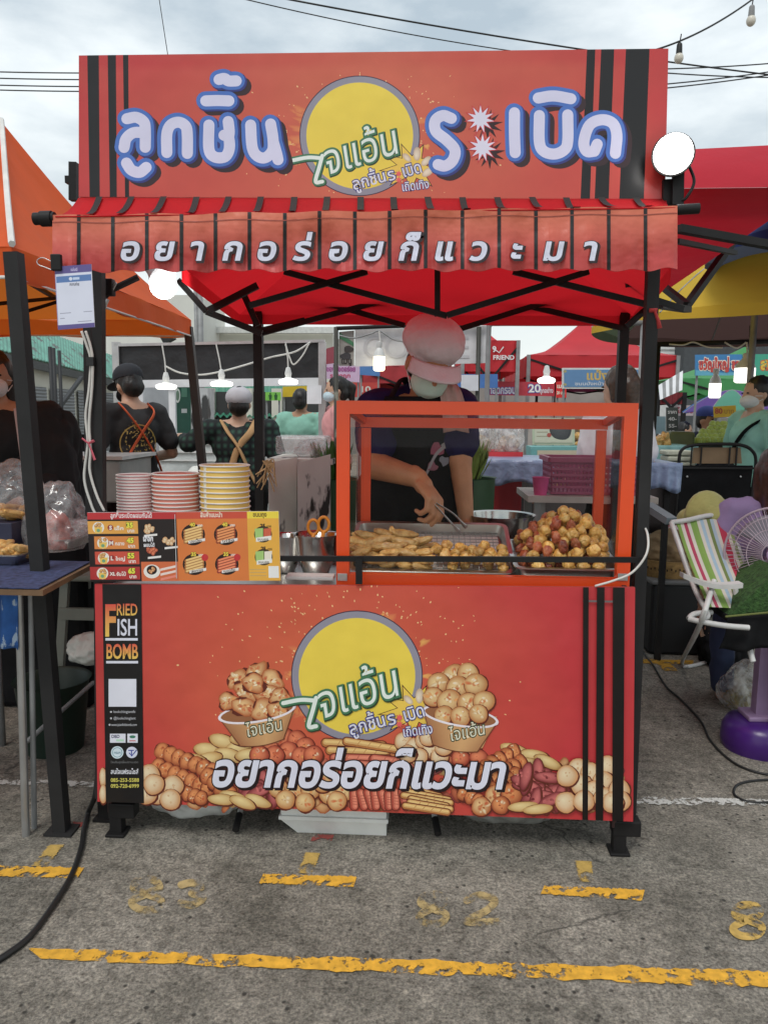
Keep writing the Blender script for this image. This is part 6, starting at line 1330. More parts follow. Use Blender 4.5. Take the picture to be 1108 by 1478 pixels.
# black cap man at the grill
x, y, z = at_person(188, 530, 2.5); TSH = M('black_tshirt', (.022, .022, .023), rough=.85, var=.2, bump=.4, bscale=12)
p = person('man in black cap, black mask and printed black shirt with orange straps', None, x, y, z, R(205+25), TSH, M('maroon_apron', (.06, .014, .012), rough=.8), SKIN2, HAIR, 'short', BLKC, 'cap', 'short', lw=(.18, -.34, 1.02), le=(.27, .03, 1.10), rw=(-.16, -.36, 1.02), re=(-.27, .03, 1.10), nod=.25, hatmat=M('black_cap_cloth', (.014, .015, .02), rough=.8))
OST = M('orange_red_strap', (.60, .10, .03), rough=.7)
def bk(a, z_): return (a, .128-.02*abs(a)*5-.01*(1.35-z_), z_)
straps(p, [(-.10, .03, 1.42), bk(-.09, 1.36), bk(.0, 1.24), bk(.10, 1.08), bk(.12, .98)], OST); straps(p, [(.10, .03, 1.42), bk(.09, 1.36), bk(-.0, 1.24), bk(-.10, 1.08), bk(-.14, .98)], OST)
pp_ = Print(0); pp_.cell = .01; pp_.up = lambda x, y, e: p['W'](p['up']((x, .124-1.4*x*x+e*3, y)))
for i in range(170):
    a = rf.random()*6.28; d = math.sqrt(rf.random()); pp_.disc(.02+.105*d*math.cos(a), 1.17+.15*d*math.sin(a), rf.uniform(.004, .013), rf.uniform(.002, .005), rf.choice(((.42, .28, .06), (.30, .2, .05), (.5, .36, .12), (.05, .04, .03))), rot=rf.random()*3, n=7)
pp_.ring(.02, 1.17, .115, .122, (.4, .27, .07), 40); pp_.build('shirt_print', PV, p['o'])
# grill
gr = thing('grill_counter', 'steel grill counter with vent slots behind the left post', 'grill', (P(120, 690, 2.1).x, 2.1, 0)); A, B = P(84, 668, 2.0), P(178, 662, 2.0); m_ = MB(); m_.box(((A.x+B.x)/2, 2.2, A.z-.10), (B.x-A.x, .5, .24), bev=.01); m_.build('grill_body', M('grill_steel', (.42, .42, .41), rough=.4, metal=.5), gr)
m_ = MB(); m_.box(((A.x+B.x)/2, 2.2, A.z+.035), (B.x-A.x+.05, .55, .02)); m_.build('grill_lid', WHP, gr); m_ = MB(); A2, B2 = P(72, 655, 2.4), P(130, 640, 2.4); m_.box(((A2.x+B2.x)/2, 2.5, A.z+.09), (B2.x-A2.x, .05, .12)); m_.build('back_plate', BLKC, gr)
for k in range(4):
    c = P(106+5*(k % 2)*2+(k//2)*14, 685, 1.94); m_ = MB(); m_.box(c, (.012, .01, .06)); m_.build('vent_slot', M('dark_slot', (.08, .08, .08)), gr)
for x_ in (A.x+.03, B.x-.03): m_ = MB(); m_.box((x_, 2.2, (A.z-.22)/2), (.03, .4, A.z-.22)); m_.build('leg', GRYM, gr)
m_ = MB(); m_.box(((A.x+B.x)/2, 2.15, A.z-.40), (B.x-A.x, .5, .02)); m_.build('shelf', WHP, gr)
m_ = MB(); m_.tube(spline([P(92, 693, 1.9), P(104, 715, 1.85), P(112, 738, 1.8)], 5), .012, 8); tag(m_.build('gas_hose', WCAB, smooth=True), 'white hose hanging in front of the steel grill', 'hose')
# plaid shirt man, teal man, woman in pink
def plaid_mat():
    m = M('plaid_shirt', (.02, .05, .04), rough=.85, var=.1, bump=.4, bscale=14); t = m.node_tree; b = t.nodes['Principled BSDF']; l = t.links.new; tc = t.nodes.new('ShaderNodeTexCoord'); w1 = t.nodes.new('ShaderNodeTexWave'); w2 = t.nodes.new('ShaderNodeTexWave'); w1.bands_direction = 'Z'; w2.bands_direction = 'X'
    for w_ in (w1, w2): w_.inputs['Scale'].default_value = 7; w_.inputs['Distortion'].default_value = .8; l(tc.outputs['Object'], w_.inputs['Vector'])
    mx = t.nodes.new('ShaderNodeMixRGB'); mx.blend_type = 'MULTIPLY'; mx.inputs['Fac'].default_value = 1; l(w1.outputs['Color'], mx.inputs['Color1']); l(w2.outputs['Color'], mx.inputs['Color2'])
    r = t.nodes.new('ShaderNodeValToRGB'); r.color_ramp.elements[0].color = (.008, .010, .012, 1); r.color_ramp.elements[1].color = (.03, .085, .06, 1); l(mx.outputs['Color'], r.inputs['Fac']); l(r.outputs['Color'], b.inputs['Base Color']); return m
x, y, z = at_person(345, 563, 2.7); TAN = M('tan_strap', (.50, .30, .14), rough=.8)
p = person('man in pale cap and dark plaid shirt with tan crossed straps', None, x, y, z+.01, R(190), plaid_mat(), BLKC, SKIN2, HAIR, 'short', None, None, 'long', lw=(.42, -.2, 1.30), le=(.36, .02, 1.25), build=1.15)
m_ = MB(); m_.ell(p['Hd']((0, .02, 1.585)), (.095*p['s'], .108*p['s'], .082*p['s']), p['rH'], zmin=-.45); m_.build('cap', M('pale_grey_cap', (.52, .50, .53), rough=.9, bump=.5, bscale=20), p['o'], smooth=True, angle=50)
straps(p, [(-.12, .04, 1.42), (-.08, .125, 1.34), (.0, .135, 1.24), (.05, .135, 1.10), (.09, .13, 1.0)], TAN, .045); straps(p, [(.12, .04, 1.42), (.07, .125, 1.34), (.0, .138, 1.24), (-.06, .135, 1.10), (-.12, .13, .98)], TAN, .045)
m_ = MB(); m_.tube([p['W']((-.17, .09, .97)), p['W']((0, .155, .965)), p['W']((.17, .09, .97))], .014, 8); m_.build('apron_tie', TAN, p['o'])
x, y, z = at_person(435, 563, 5.2); person('man in plain mint t-shirt standing with his back turned by the white booth', None, x, y, z, R(170), M('mint_shirt', (.25, .50, .40), rough=.85, bump=.5, bscale=8), BLKC, SKIN, HAIR, 'short', None, None, 'short', lw=(.30, -.15, 1.0), build=1.1)
x, y, z = at_person(484, 545, 4.3); person('woman with black ponytail, mask and pink top beside the booth', None, x, y, z, R(-75), M('pink_top', (.62, .28, .28), rough=.85), BLKC, SKIN2, HAIR, 'pony', M('pale_blue_mask', (.50, .62, .68), rough=.8), None, 'long', lw=(.1, -.32, 1.05), rw=(-.1, -.32, 1.05))
x, y, z = at_person(78, 636, 7.0); person('person with dark hair far behind the grill under the shed', None, x, y, max(1.2, z), R(20), BLKC, BLKC, SKIN2, HAIR, 'bob', WMASK)
# signs by the booth
def board(label, pts, Y, col, cat, name='sign_board', th=.02, txt=None, tcol=None, tsize=8, post=True):
    t_ = thing(name, label, cat, P(pts[3][0], pts[3][1], Y)); q_ = quadp(pts, Y, th, M(name+'_'+label.split()[0]+'_'+label.split()[1], col, rough=.5, var=.08), 'panel', t_)
    pr_ = Print(Y-.002, eps=.0004)
    if txt:
        for tx, x, yy, sz, c, w_, *o_ in txt:
            if o_: pr_.text(tx, x, yy, sz, o_[0], .09, w=w_)
            pr_.text(tx, x, yy, sz, c, .03, w=w_)
        pr_.build('lettering', MATS['printed_card'], q_)
    if post:
        for x in (pts[3][0]+2, pts[2][0]-2): A = P(x, pts[3][1], Y+.04); m_ = MB(); m_.tube([(A.x, Y+.03, 0), A], .012, 6); m_.build('post', GRYM, t_)
    return t_, pr_
board('bright yellow board beside the end of the white booth', ((408, 558), (443, 557), (443, 572), (408, 573)), 6.5, (.62, .42, .02), 'sign')
t_, _ = board('bright green restroom sign with two figures under the booth', ((383, 566), (405, 566), (405, 578), (383, 578)), 6.4, (.20, .52, .08), 'sign'); pr_ = Print(6.395)
for x in (390, 398): pr_.disc(x, 568.5, 1.3, 1.3, (.03, .1, .03), n=10); pr_.poly([(x-2.4, 570), (x+2.4, 570), (x+1.4, 577), (x-1.4, 577)], (.03, .1, .03))
pr_.build('pictogram', MATS['printed_card'], t_.children[0])
board('blank white paper notice taped to the frame of the white booth', ((443, 556), (464, 556), (464, 583), (443, 583)), 4.35, (.72, .72, .75), 'notice', 'paper_notice', .004, post=False)
board('pink banner with purple lettering between booth and black frame', ((467, 524), (519, 528), (519, 552), (467, 546)), 7.0, (.60, .42, .58), 'banner', 'cloth_banner', .01, [('ของทอดอร่อย', 471, 536, 10, (.35, .05, .25), 42), ('ราคาถูก', 476, 545, 8, (.5, .05, .12), 30)])
board('small blue tarp corner right of the pink banner', ((519, 528), (548, 529), (548, 543), (519, 541)), 7.5, (.08, .20, .45), 'tarp', 'hanging_tarp', .01)
board('red cloth strip with white flecks below the pink banner', ((467, 552), (548, 552), (548, 574), (467, 572)), 8.5, (.48, .05, .04), 'banner', 'cloth_banner', .01, [('ลูกชิ้น 10', 475, 566, 12, (.6, .55, .5), 60)])
board('maroon and blue hanging flag left of the black frame', ((468, 504), (482, 500), (484, 524), (468, 526)), 6.6, (.28, .05, .07), 'flag', 'hanging_flag', .01)
# weathered cabinets
WOODW = M('weathered_white_paint', (.66, .66, .60), rough=.7, var=.12, scale=3, chips=(.03, .027, .024), chipscale=6, chiplevel=.57, bump=.3)
cb_ = thing('weathered_cabinet', 'weathered white cabinet with peeling paint and doors ajar behind the counter', 'cabinet', (P(430, 790, 1.25).x, 1.25, 0))
for (a, b_, tz_, tz2, Y0, Y1) in ((387, 428, 668, 660, 1.2, 1.3), (429, 476, 668, 656, 1.17, 1.32)):
    A, B = P(a, tz_, Y0), P(b_, tz2, Y1); m_ = MB(); m_.prism([(A.x, A.y, .05), (B.x, B.y, .05), (B.x, B.y, B.z), (A.x, A.y, A.z)], (0, .03, 0)); m_.build('door', WOODW, cb_)
A, B = P(390, 664, 1.35), P(476, 656, 1.35); m_ = MB(); m_.box(((A.x+B.x)/2, 1.6, .5), (B.x-A.x-.02, .42, .98)); m_.build('carcass', M('cabinet_shadow_gap', (.05, .045, .04)), cb_); m_ = MB(); m_.box(((A.x+B.x)/2, 1.58, A.z-.005), (B.x-A.x+.03, .5, .025)); m_.build('top_board', WOODW, cb_)
m_ = MB(); A, B = P(398, 632, 1.5), P(470, 632, 1.5); m_.box(((A.x+B.x)/2, 1.62, A.z-.035), (B.x-A.x, .26, .09), bev=.01); tag(m_.build('plastic_box', PB), 'clear plastic box standing on the weathered cabinet', 'box')
q_ = P(452, 655, 1.5); bag('plastic_bag', 'thin clear bag lying on the weathered cabinet', q_.x, 1.5, .18, .16, .09, PB, 61, z0=A.z-.09+.0)
rw = M('raffia', (.45, .30, .15), rough=.9); m_ = MB()
for i in range(16):
    s_ = P(384, 672, 1.15); m_.tube(spline([s_, s_+Vector((rf.uniform(-.03, .05), 0, rf.uniform(0, .03))), s_+Vector((rf.uniform(-.05, .05), rf.uniform(-.02, .02), -rf.uniform(.03, .12)))], 4), .003, 5)
tag(m_.build('raffia_tie', rw), 'bundle of tan raffia tied on the corner of the weathered cabinet', 'raffia')
# ------------------------------------------------------------------ centre: frame booth, red tents, signs
RT2 = thin(M('bright_red_canvas', (.56, .025, .035), rough=.7, var=.08, scale=2, bump=.4, bscale=3, bdist=.03), (.7, .03, .04), .2)
fr_ = thing('banner_frame', 'black pipe frame carrying a pale wide banner behind the seller', 'frame', (P(600, 600, 3.9).x, 3.9, 0))
Y = 3.9
for x in (485, 691): A = P(x, 472, Y); m_ = MB(); m_.tube([(A.x, Y, 0), A], .018, 8); m_.build('post', M('worn_black_pipe', (.04, .038, .03), rough=.6, chips=(.2, .19, .15), chipscale=7), fr_, smooth=True)
m_ = MB(); m_.tube([P(485, 474, Y), P(705, 466, Y)], .016, 8); m_.build('crossbar', MS, fr_, smooth=True)
bn = quadp(((512, 476), (702, 470), (702, 524), (512, 529)), Y+.04, .006, M('pale_banner', (.62, .61, .62), rough=.6, bump=.4, bscale=4), 'banner_cloth', fr_)
pr_ = Print(Y+.036, eps=.0003); 
for tx, x in (('C', 522), ('O', 553), ('F', 588), ('E', 655)): pr_.text(tx, x, 517, 46, (.52, .51, .53), .0)
pr_.build('lettering', MATS['printed_card'], bn)
ps_ = quadp(((489, 479), (511, 477), (511, 528), (489, 528)), Y+.03, .006, M('dim_poster', (.30, .28, .26), rough=.5), 'poster', fr_); pr_ = Print(Y+.026, eps=.0003)
pr_.poly([(490, 480), (510, 494), (510, 500), (490, 488)], (.06, .2, .1)); pr_.disc(503, 504, 7, 5, (.05, .04, .04), n=14, wob=.1); pr_.disc(499, 514, 8, 5, (.05, .045, .05), n=14, wob=.1); pr_.text('เมนู', 492, 525, 12, (.03, .02, .02), .03, w=16); pr_.build('poster_print', MATS['printed_card'], ps_)
hang_lamp('warm lit lamp hanging before the pale banner', 547, 523, 3.8, 16, 'jar', (547, 478), WBULB)
cable('lamp_wire', 'grey wires drooping along the top of the pale banner', [P(x, y, 3.86) for x, y in ((489, 484), (510, 488), (535, 482), (548, 478), (570, 491), (600, 494))], .006, GRYM)
# grey pipe frame
gp2 = thing('pipe_frame', 'grey bent pipe frame standing behind the display case', 'frame', (P(705, 600, 2.6).x, 2.6, 0)); A = P(705, 475, 2.6)
m_ = MB(); m_.tube(spline([(A.x, 2.6, 0), (A.x, 2.6, A.z*.6), (A.x, 2.6, A.z-.06), tuple(P(707, 469, 2.6)), tuple(P(718, 467, 2.6)), tuple(P(800, 467, 2.6)), tuple(P(930, 466, 2.6))], 6), .016, 10); m_.build('pipe', GRYM, gp2, smooth=True)
A = P(928, 466, 2.6); m_ = MB(); m_.tube([A, (A.x, 2.6, 0)], .016, 8); m_.build('pipe', GRYM, gp2, smooth=True)
def tent(label, xl, xr, yval, yeave, apx_, Y, dpt, mat, grp=None, legs=True, vtxt=None, apx2=None, scallop=0):
    """canopy tent whose front edge runs from xl to xr at depth Y"""
    a, b_ = P(xl, yeave, Y), P(xr, yeave, Y); b_.z = a.z; t_ = thing('canopy_tent', label, 'tent', (a.x, Y, 0), grp); c, d = b_+Vector((0, dpt, 0)), a+Vector((0, dpt, 0)); zv = P(xl, yval, Y).z
    ap_ = P(*apx_, Y+dpt/2); ap2 = P(*apx2, Y+dpt/2) if apx2 else ap_
    m_ = MB(); hang = Vector((0, 0, -.05*(ap_.z-a.z)-.03))
    for p0, p1, q0, q1 in ((a, b_, ap_, ap2), (b_, c, ap2, ap2), (c, d, ap2, ap_), (d, a, ap_, ap_)): m_.sheet(lambda u, v: p0.lerp(p1, u).lerp(q0.lerp(q1, u), v)+hang*math.sin(v*math.pi)*2, 12, 8, 0)
    m_.build('roof', mat, t_, smooth=True, angle=25); vd_ = Vector((0, 0, zv-a.z))
    for p0, p1, o_ in ((a, b_, (0, -.01, 0)), (b_, c, (.01, 0, 0)), (c, d, (0, .01, 0)), (d, a, (-.01, 0, 0))):
        m_ = MB(); m_.sheet(lambda u, v: p0.lerp(p1, u)+vd_*v*(1+scallop*abs(math.sin(u*18)))+Vector(o_)*math.sin(u*30), 60, 3, 0); m_.build('valance', mat, t_, smooth=True)
    for p_ in (a, b_, c, d): m_ = MB(); m_.bar((p_.x*.998, p_.y, 0), (p_.x*.998, p_.y, p_.z), .05); m_.build('leg', MS if mat != RT2 else GRYM, t_)
    for p0, p1 in ((a, b_), (d, c)):
        for k in (0, 1): m_ = MB(); m_.bar(p0.lerp(p1, k)+vd_*.2, p0.lerp(p1, .5)+vd_*1.3, .03); m_.build('truss_bar', MS, t_)
    return t_, a, b_
tent('red pyramid canopy tent with concave roof beyond the seller in white', 763, 979, 543, 512, (838, 466), 9, 3.2, RT2, apx2=(872, 466))
t_, a, b_ = tent('small red box canopy with white lettering behind the grey pipe', 668, 748, 536, 491, (708, 484), 8, 2.2, RT2)
pr_ = Print(7.985, eps=.0006); pr_.text('FRIEND', 711, 519, 9, (.75, .7, .7), .03, w=31); pr_.build('lettering', MATS['printed_card'], t_); pr_ = Print(7.985, eps=.0006); pr_.stroke([(712, 503), (720, 509), (726, 501)], 1.6, (.75, .7, .7), False); pr_.text('9', 710, 508, 12, (.75, .7, .7), .03); pr_.build('emblem_print', MATS['printed_card'], t_)
tent('dull red awning canopy spanning behind the head of the seller', 520, 662, 553, 528, (590, 514), 8.6, 2.4, M('dull_red_canvas', (.36, .03, .035), rough=.75))
t_, a, b_ = tent('magenta low canopy below the blue food sign', 800, 945, 560, 550, (870, 543), 11, 2, M('magenta_canvas', (.45, .08, .22), rough=.7))
board('wide red and blue stall banner with white lettering below the red pyramid tent', ((700, 550), (800, 552), (800, 572), (700, 570)), 8.2, (.50, .04, .06), 'banner', 'stall_banner', .02, [('ทอดกรอบ', 704, 568, 15, (.75, .7, .75), 40, (.12, .12, .42)), ('20', 762, 566, 16, (.8, .78, .75), 18, (.05, .05, .3)), ('ทุกอย่าง', 778, 567, 9, (.75, .7, .75), 20)])
board('small bright red sign with pale lines beside the red and blue banner', ((802, 551), (817, 550), (817, 574), (802, 574)), 8.0, (.62, .02, .02), 'sign', 'stall_sign', .02, [('เมนู', 803, 560, 8, (.8, .75, .6), 12), ('20 บาท', 803, 569, 6, (.8, .75, .6), 12)])
t_, _ = board('light blue sign with gold lettering and white border behind the brown haired seller', ((811, 531), (934, 531), (934, 561), (811, 561)), 5.4, (.70, .70, .68), 'sign', 'food_sign', .03); pr_ = Print(5.396, eps=.0005)
pr_.rect(813.5, 533.5, 931.5, 558.5, (.13, .26, .46)); pr_.text('แป้งทอด', 845, 548, 17, (.62, .42, .12), .03, w=68); pr_.text('ขนมปังหน้าหมู เผือกทอด', 829, 556, 6.5, (.62, .64, .66), .02, w=92)
for x, y in ((815, 536), (929, 536), (815, 555), (929, 555)): pr_.disc(x, y, 2.5, 2, (.4, .36, .16), n=8)
pr_.build('lettering', MATS['printed_card'], t_.children[0])
hang_lamp('lit oval disc lamp hanging under the edge of the red pyramid tent', 788, 549, 7.6, 25, top=(790, 538))
board('blue tarp hanging under the dull red awning behind the paper notice', ((655, 540), (718, 540), (718, 560), (655, 560)), 7.4, (.06, .16, .42), 'tarp', 'hanging_tarp', .02)
board('white paper sheet taped to the black post left of the grey pipe', ((665, 541), (690, 541), (690, 564), (665, 564)), 3.86, (.68, .69, .74), 'notice', 'paper_sheet', .003, post=False)
# brown haired seller in white
x, y, z = at_person(893, 530, 1.9); person('woman with brown hair in white shirt standing beyond the case', None, x, y, z, R(215), M('white_shirt', (.68, .67, .70), rough=.85, bump=.4, bscale=9), BLKC, SKIN2, BRH, 'bob', None, None, 'short', lw=(.26, -.2, .98), rw=(-.24, -.2, .98))
# tables, basket and produce seen through the glass
BPL = M('blue_plastic_sheet', (.24, .31, .47), rough=.3, var=.25, scale=5, bump=.9, bscale=7, bdist=.04)
def table(label, x0, x1, yt, Y, d, mat, cloth=.0, legm=GRYM, name='market_table'):
    A, B = P(x0, yt, Y), P(x1, yt, Y); t_ = thing(name, label, 'table', (A.x, Y, 0)); m_ = MB(); m_.box(((A.x+B.x)/2, Y+d/2, A.z-.015), (B.x-A.x, d, .03)); m_.build('table_top', mat, t_)
    if cloth:
        m_ = MB(); m_.sheet(lambda u, v: Vector((A.x-.01+(B.x-A.x+.02)*u, Y-.012-.012*math.sin(u*30)*v-.01*math.sin(u*11), A.z+.003-cloth*v*(1+.10*math.sin(u*9)))), 40, 6, .003); m_.build('cloth_drop', mat, t_, smooth=True)
    for x_ in (A.x+.05, B.x-.05):
        for y_ in (Y+.05, Y+d-.05): m_ = MB(); m_.bar((x_, y_, 0), (x_, y_, A.z-.03), .03); m_.build('leg', legm, t_)
    return t_, A.z
table('table under crinkled blue plastic sheet beyond the display case', 696, 800, 664, 1.9, .6, BPL, .13)
table('table under blue plastic sheet right of the post by the black chair', 918, 982, 668, 1.9, .6, BPL, .15, legm=MS)
_, zt4 = table('worn white plank table carrying the pink basket', 762, 950, 716, 1.35, .45, M('worn_white_plank', (.42, .40, .36), rough=.7, chips=(.12, .1, .08), chipscale=9))
bk_ = thing('plastic_basket', 'pink perforated plastic basket standing on the worn white plank table', 'basket', (P(850, 715, 1.5).x, 1.5, zt4)); PKB = M('pink_plastic', (.34, .085, .16), rough=.45)
x0, x1 = P(795, 700, 1.42).x, P(925, 700, 1.42).x; hB_ = P(850, 664, 1.42).z-zt4
for side in range(4):
    m_ = MB(); n_ = 22 if side < 2 else 10
    for i in range(n_+1):
        t = i/n_
        if side < 2: xx = x0+(x1-x0)*t; yy = 1.42 if side == 0 else 1.68; m_.bar((xx*.98+.02*(x0+x1)/2, yy+(.015 if side == 0 else -.015), zt4+.002), (xx, yy, zt4+hB_), .009, .004, up=(0, 1, 0))
        else: yy = 1.42+.26*t; xx = x0 if side == 2 else x1; m_.bar((xx+(.01 if side == 2 else -.01), yy, zt4+.002), (xx, yy, zt4+hB_), .009, .004, up=(1, 0, 0))
    for k in range(6):
        z_ = zt4+hB_*(.06+.17*k)
        if side < 2: yy = 1.42 if side == 0 else 1.68; m_.bar((x0, yy, z_), (x1, yy, z_), .005, .012)
        else: xx = x0 if side == 2 else x1; m_.bar((xx, 1.42, z_), (xx, 1.68, z_), .005, .012)
    m_.build('side_wall', PKB, bk_)
m_ = MB(); loop = [(x0-.012, 1.408), (x1+.012, 1.408), (x1+.012, 1.692), (x0-.012, 1.692), (x0-.012, 1.408)]
for p_, q_ in zip(loop, loop[1:]): m_.bar((*p_, zt4+hB_), (*q_, zt4+hB_), .018, .022)
m_.build('rim', PKB, bk_); m_ = MB(); m_.box(((x0+x1)/2, 1.55, zt4+.006), (x1-x0-.02, .25, .008)); m_.build('base_plate', PKB, bk_)
q_ = P(782, 690, 1.38); m_ = MB(); m_.lathe((q_.x, 1.42, zt4), [(.03, 0), (.04, .08), (.043, .085), (.038, .08), (.028, .005), (0, .005)], 20); tag(m_.build('plastic_cup', M('hot_pink_plastic', (.6, .09, .25), rough=.4), smooth=True, angle=50), 'hot pink plastic cup standing left of the pink basket', 'cup')
FOG = glass_mat('cloudy_bag_plastic', (.95, .95, .94), .10, .2, .34)
for i, (px, sz, cc) in enumerate(((692, .17, (.40, .30, .18)), (735, .19, (.42, .32, .24)), (667, .15, (.36, .28, .2)))):
    q_ = P(px, 652, 2.35); bag('clear_bag', ('middle', 'right', 'left')[i]+' clear bag of snacks standing on the red stall cloth', q_.x, 2.4, sz, .16, .20, FOG, 70+i, z0=P(px, 652, 2.35).z)
    bag('snack_pile', 'dry snacks filling the '+('middle', 'right', 'left')[i]+' clear bag on the red cloth', q_.x, 2.4, sz*.7, .1, .10, M('dry_snack_%s' % 'abc'[i], cc, rough=.8, var=.5, scale=40, bump=.9, bscale=50), 80+i, 'snacks', z0=P(px, 652, 2.35).z+.003)
_, zr_ = table('stall table under bright red cloth beyond the case', 655, 752, 652, 2.3, .4, M('red_table_cloth', (.42, .02, .03), rough=.8, bump=.4, bscale=6), .55)
# greens in the buckets
def leafy(name, label, cx, cy, z0, r, h_, n, mat, cat='greens'):
    m_ = MB()
    for i in range(n):
        a = rf.random()*6.28; d = r*math.sqrt(rf.random()); b0 = Vector((cx+d*.4*math.cos(a), cy+d*.4*math.sin(a), z0)); tpt = Vector((cx+d*math.cos(a), cy+d*math.sin(a), z0+h_*rf.uniform(.5, 1))); mid = b0.lerp(tpt, .6)
        sd2 = Vector((-math.sin(a), math.cos(a), rf.uniform(-.3, .3)))*r*rf.uniform(.06, .14); m_.add([b0-sd2*.3, b0+sd2*.3, mid+sd2, tpt, mid-sd2], [(0, 1, 2, 4), (4, 2, 3)])
    return tag(m_.build(name, mat), label, cat)
LG = M('pale_green_leaf', (.20, .30, .05), rough=.6, var=.35, scale=12); DG = M('mid_green_leaf', (.06, .15, .03), rough=.6, var=.4, scale=12)
for px, cc, lb in ((676, LG, 'bunch of pale green vegetables standing before the red stall cloth'), (478, DG, 'bunch of leafy greens beside the left bar of the display case')):
    q_ = P(px, 700, 1.5); bk2 = thing('bucket', 'dark green bucket holding the '+lb.split(' standing')[0].split(' beside')[0], 'bucket', (q_.x, 1.5, 0)); zb2 = P(px, 690, 1.5).z; m_ = MB(); m_.lathe((q_.x, 1.5, 0), [(.10, 0), (.13, zb2), (.138, zb2+.005), (.125, zb2), (.095, .01), (0, .01)], 24); m_.build('bucket_wall', M('bucket_green', (.03, .10, .04), rough=.5), bk2, smooth=True, angle=50)
    leafy('vegetable_bunch', lb, q_.x, 1.5, zb2-.02, .12, .22, 160, cc, 'vegetables')
# posters and boxes behind
t_, _ = board('pale green poster showing a round black bag behind the glass', ((768, 603), (829, 603), (829, 642), (768, 642)), 3.2, (.52, .58, .42), 'poster', 'food_poster', .01, post=True); pr_ = Print(3.197, eps=.0004)
pr_.rect(771, 606, 826, 639, (.62, .60, .48)); pr_.disc(809, 621, 16, 14, (.09, .09, .10), (.035, .035, .04), n=22, wob=.04); pr_.poly([(803, 610), (812, 602), (816, 610)], (.05, .05, .055))
for y in (611, 617, 623, 629): pr_.rect(774, y, 790, y+1.4, (.42, .36, .26))
pr_.disc(792, 608, 3.2, 3.2, (.45, .08, .06), n=12); pr_.disc(792, 628, 3.2, 3.2, (.45, .08, .06), n=12); pr_.build('poster_print', MATS['printed_card'], t_.children[0])
t_, _ = board('teal and cream box front with faint lettering under the poster', ((766, 645), (858, 645), (858, 668), (766, 668)), 2.9, (.16, .42, .42), 'box', 'snack_carton', .25, post=False); pr_ = Print(2.897, eps=.0004); pr_.rect(775, 650, 852, 668, (.60, .54, .40)); pr_.text('ขนมทอดกรอบ', 780, 662, 9, (.4, .3, .16), .02, w=60); pr_.build('carton_print', MATS['printed_card'], t_.children[0])
table('long dark counter carrying the teal carton and the poster', 640, 985, 668, 2.7, .5, M('dark_counter', (.06, .05, .05), rough=.6), .4)
t_, _ = board('brown snack shelf board right of the black bag poster', ((829, 604), (866, 604), (866, 645), (829, 645)), 3.3, (.20, .14, .09), 'shelf', 'snack_shelf', .2)
for i in range(14): put('bagged_snack', rf.choice(BALLS), P(rf.uniform(833, 862), rf.choice((618, 630, 642)), 3.27), 'small brown snack on the shelf right of the poster', 'snack', 'snacks on the brown shelf', sc=1.6)
leafy('vegetable_bunch', 'grey green bunch behind the right bar of the display case', P(882, 640, 2.0).x, 2.0, P(882, 662, 2.0).z, .09, .20, 120, M('grey_green_leaf', (.13, .19, .12), rough=.7, var=.3), 'vegetables')
bag('white_sack', 'white sack slumped beyond the basin right of the seller', P(686, 740, 1.1).x, 1.15, .16, .16, .28, BAGW, 91, 'sack', z0=.55)
m_ = MB(); m_.box((P(690, 700, 1.15).x, 1.2, .275), (.4, .34, .55), bev=.02); tag(m_.build('storage_box', M('dark_green_plastic')), 'dark green storage box standing behind the seller stall', 'box')
for i in range(3): cable('hose_coil', ('outer', 'middle', 'inner')[i]+' white ring of hose lying on the storage box behind the case', [Vector((P(735, 720, 1.0).x+(.13-.03*i)*math.cos(a), 1.15+.10*math.sin(a), .80+.012*i)) for a in [k*math.pi/8 for k in range(17)]], .007, WCAB, 'hose')
m_ = MB(); m_.box((P(735, 720, 1.0).x, 1.15, .395), (.36, .3, .79), bev=.01); tag(m_.build('storage_box', M('dim_grey_box', (.12, .12, .12), rough=.5)), 'dim grey storage box carrying the hose rings', 'box')
board('red dangling plastic strip board behind the glass centre', ((688, 648), (700, 648), (696, 700), (684, 700)), 2.2, (.45, .03, .05), 'strip', 'red_strip', .01, post=False)

# ------------------------------------------------------------------ right side
# red neighbouring tent
rt_ = thing('canopy_tent', 'deep red canopy tent whose corner hangs beside the sign at the right', 'tent', (1.6, .3, 0))
A, B, C, D = P(975, 252, .35), P(1180, 244, .35), P(1180, 225, 1.6), P(957, 424, 1.75)
D2 = P(1180, 210, 1.75); m_ = MB(); e_ = Vector((0, 0, .42))
top0 = P(984, 216, .5); top1 = P(1180, 206, .5)
DRC = thin(M('deep_red_canvas', (.48, .012, .03), rough=.75, var=.12, scale=3, bump=.6, bscale=4, bdist=.03), (.7, .02, .04), .22)
m_.sheet(lambda u, v: top0.lerp(top1, u).lerp(P(976, 272, .32).lerp(P(1180, 270, .32), u), v)+Vector((0, -.03*math.sin(v*3.1), 0)), 12, 6, 0); m_.build('roof', DRC, rt_, smooth=True)
m_ = MB(); f0, f1, f2, f3 = P(976, 272, .32), P(1180, 270, .32), P(1180, 232, 1.9), P(957, 422, 1.75)
m_.add([f0, f1, f2, P(1076, 322, 1.85), f3], [(0, 1, 2, 3, 4)]); m_.build('ceiling_cloth', DRC, rt_)
for a, b_, Y0, Y1, w_ in (((978, 330), (1180, 366), .15, .3, .028), ((986, 447), (1120, 262), 1.0, 1.4, .03), ((976, 348), (1060, 365), .5, .9, .02), ((958, 415), (990, 440), 1.2, 1.0, .03), ((950, 440), (992, 447), .5, 1.0, .03)):
    m_ = MB(); m_.bar(P(*a, Y0), P(*b_, Y1), w_, w_*.8); m_.build('truss_bar', MS, rt_)
A = P(1230, 300, .3); m_ = MB(); m_.bar(A, (A.x, A.y, 0), .04); m_.build('leg', MS, rt_)
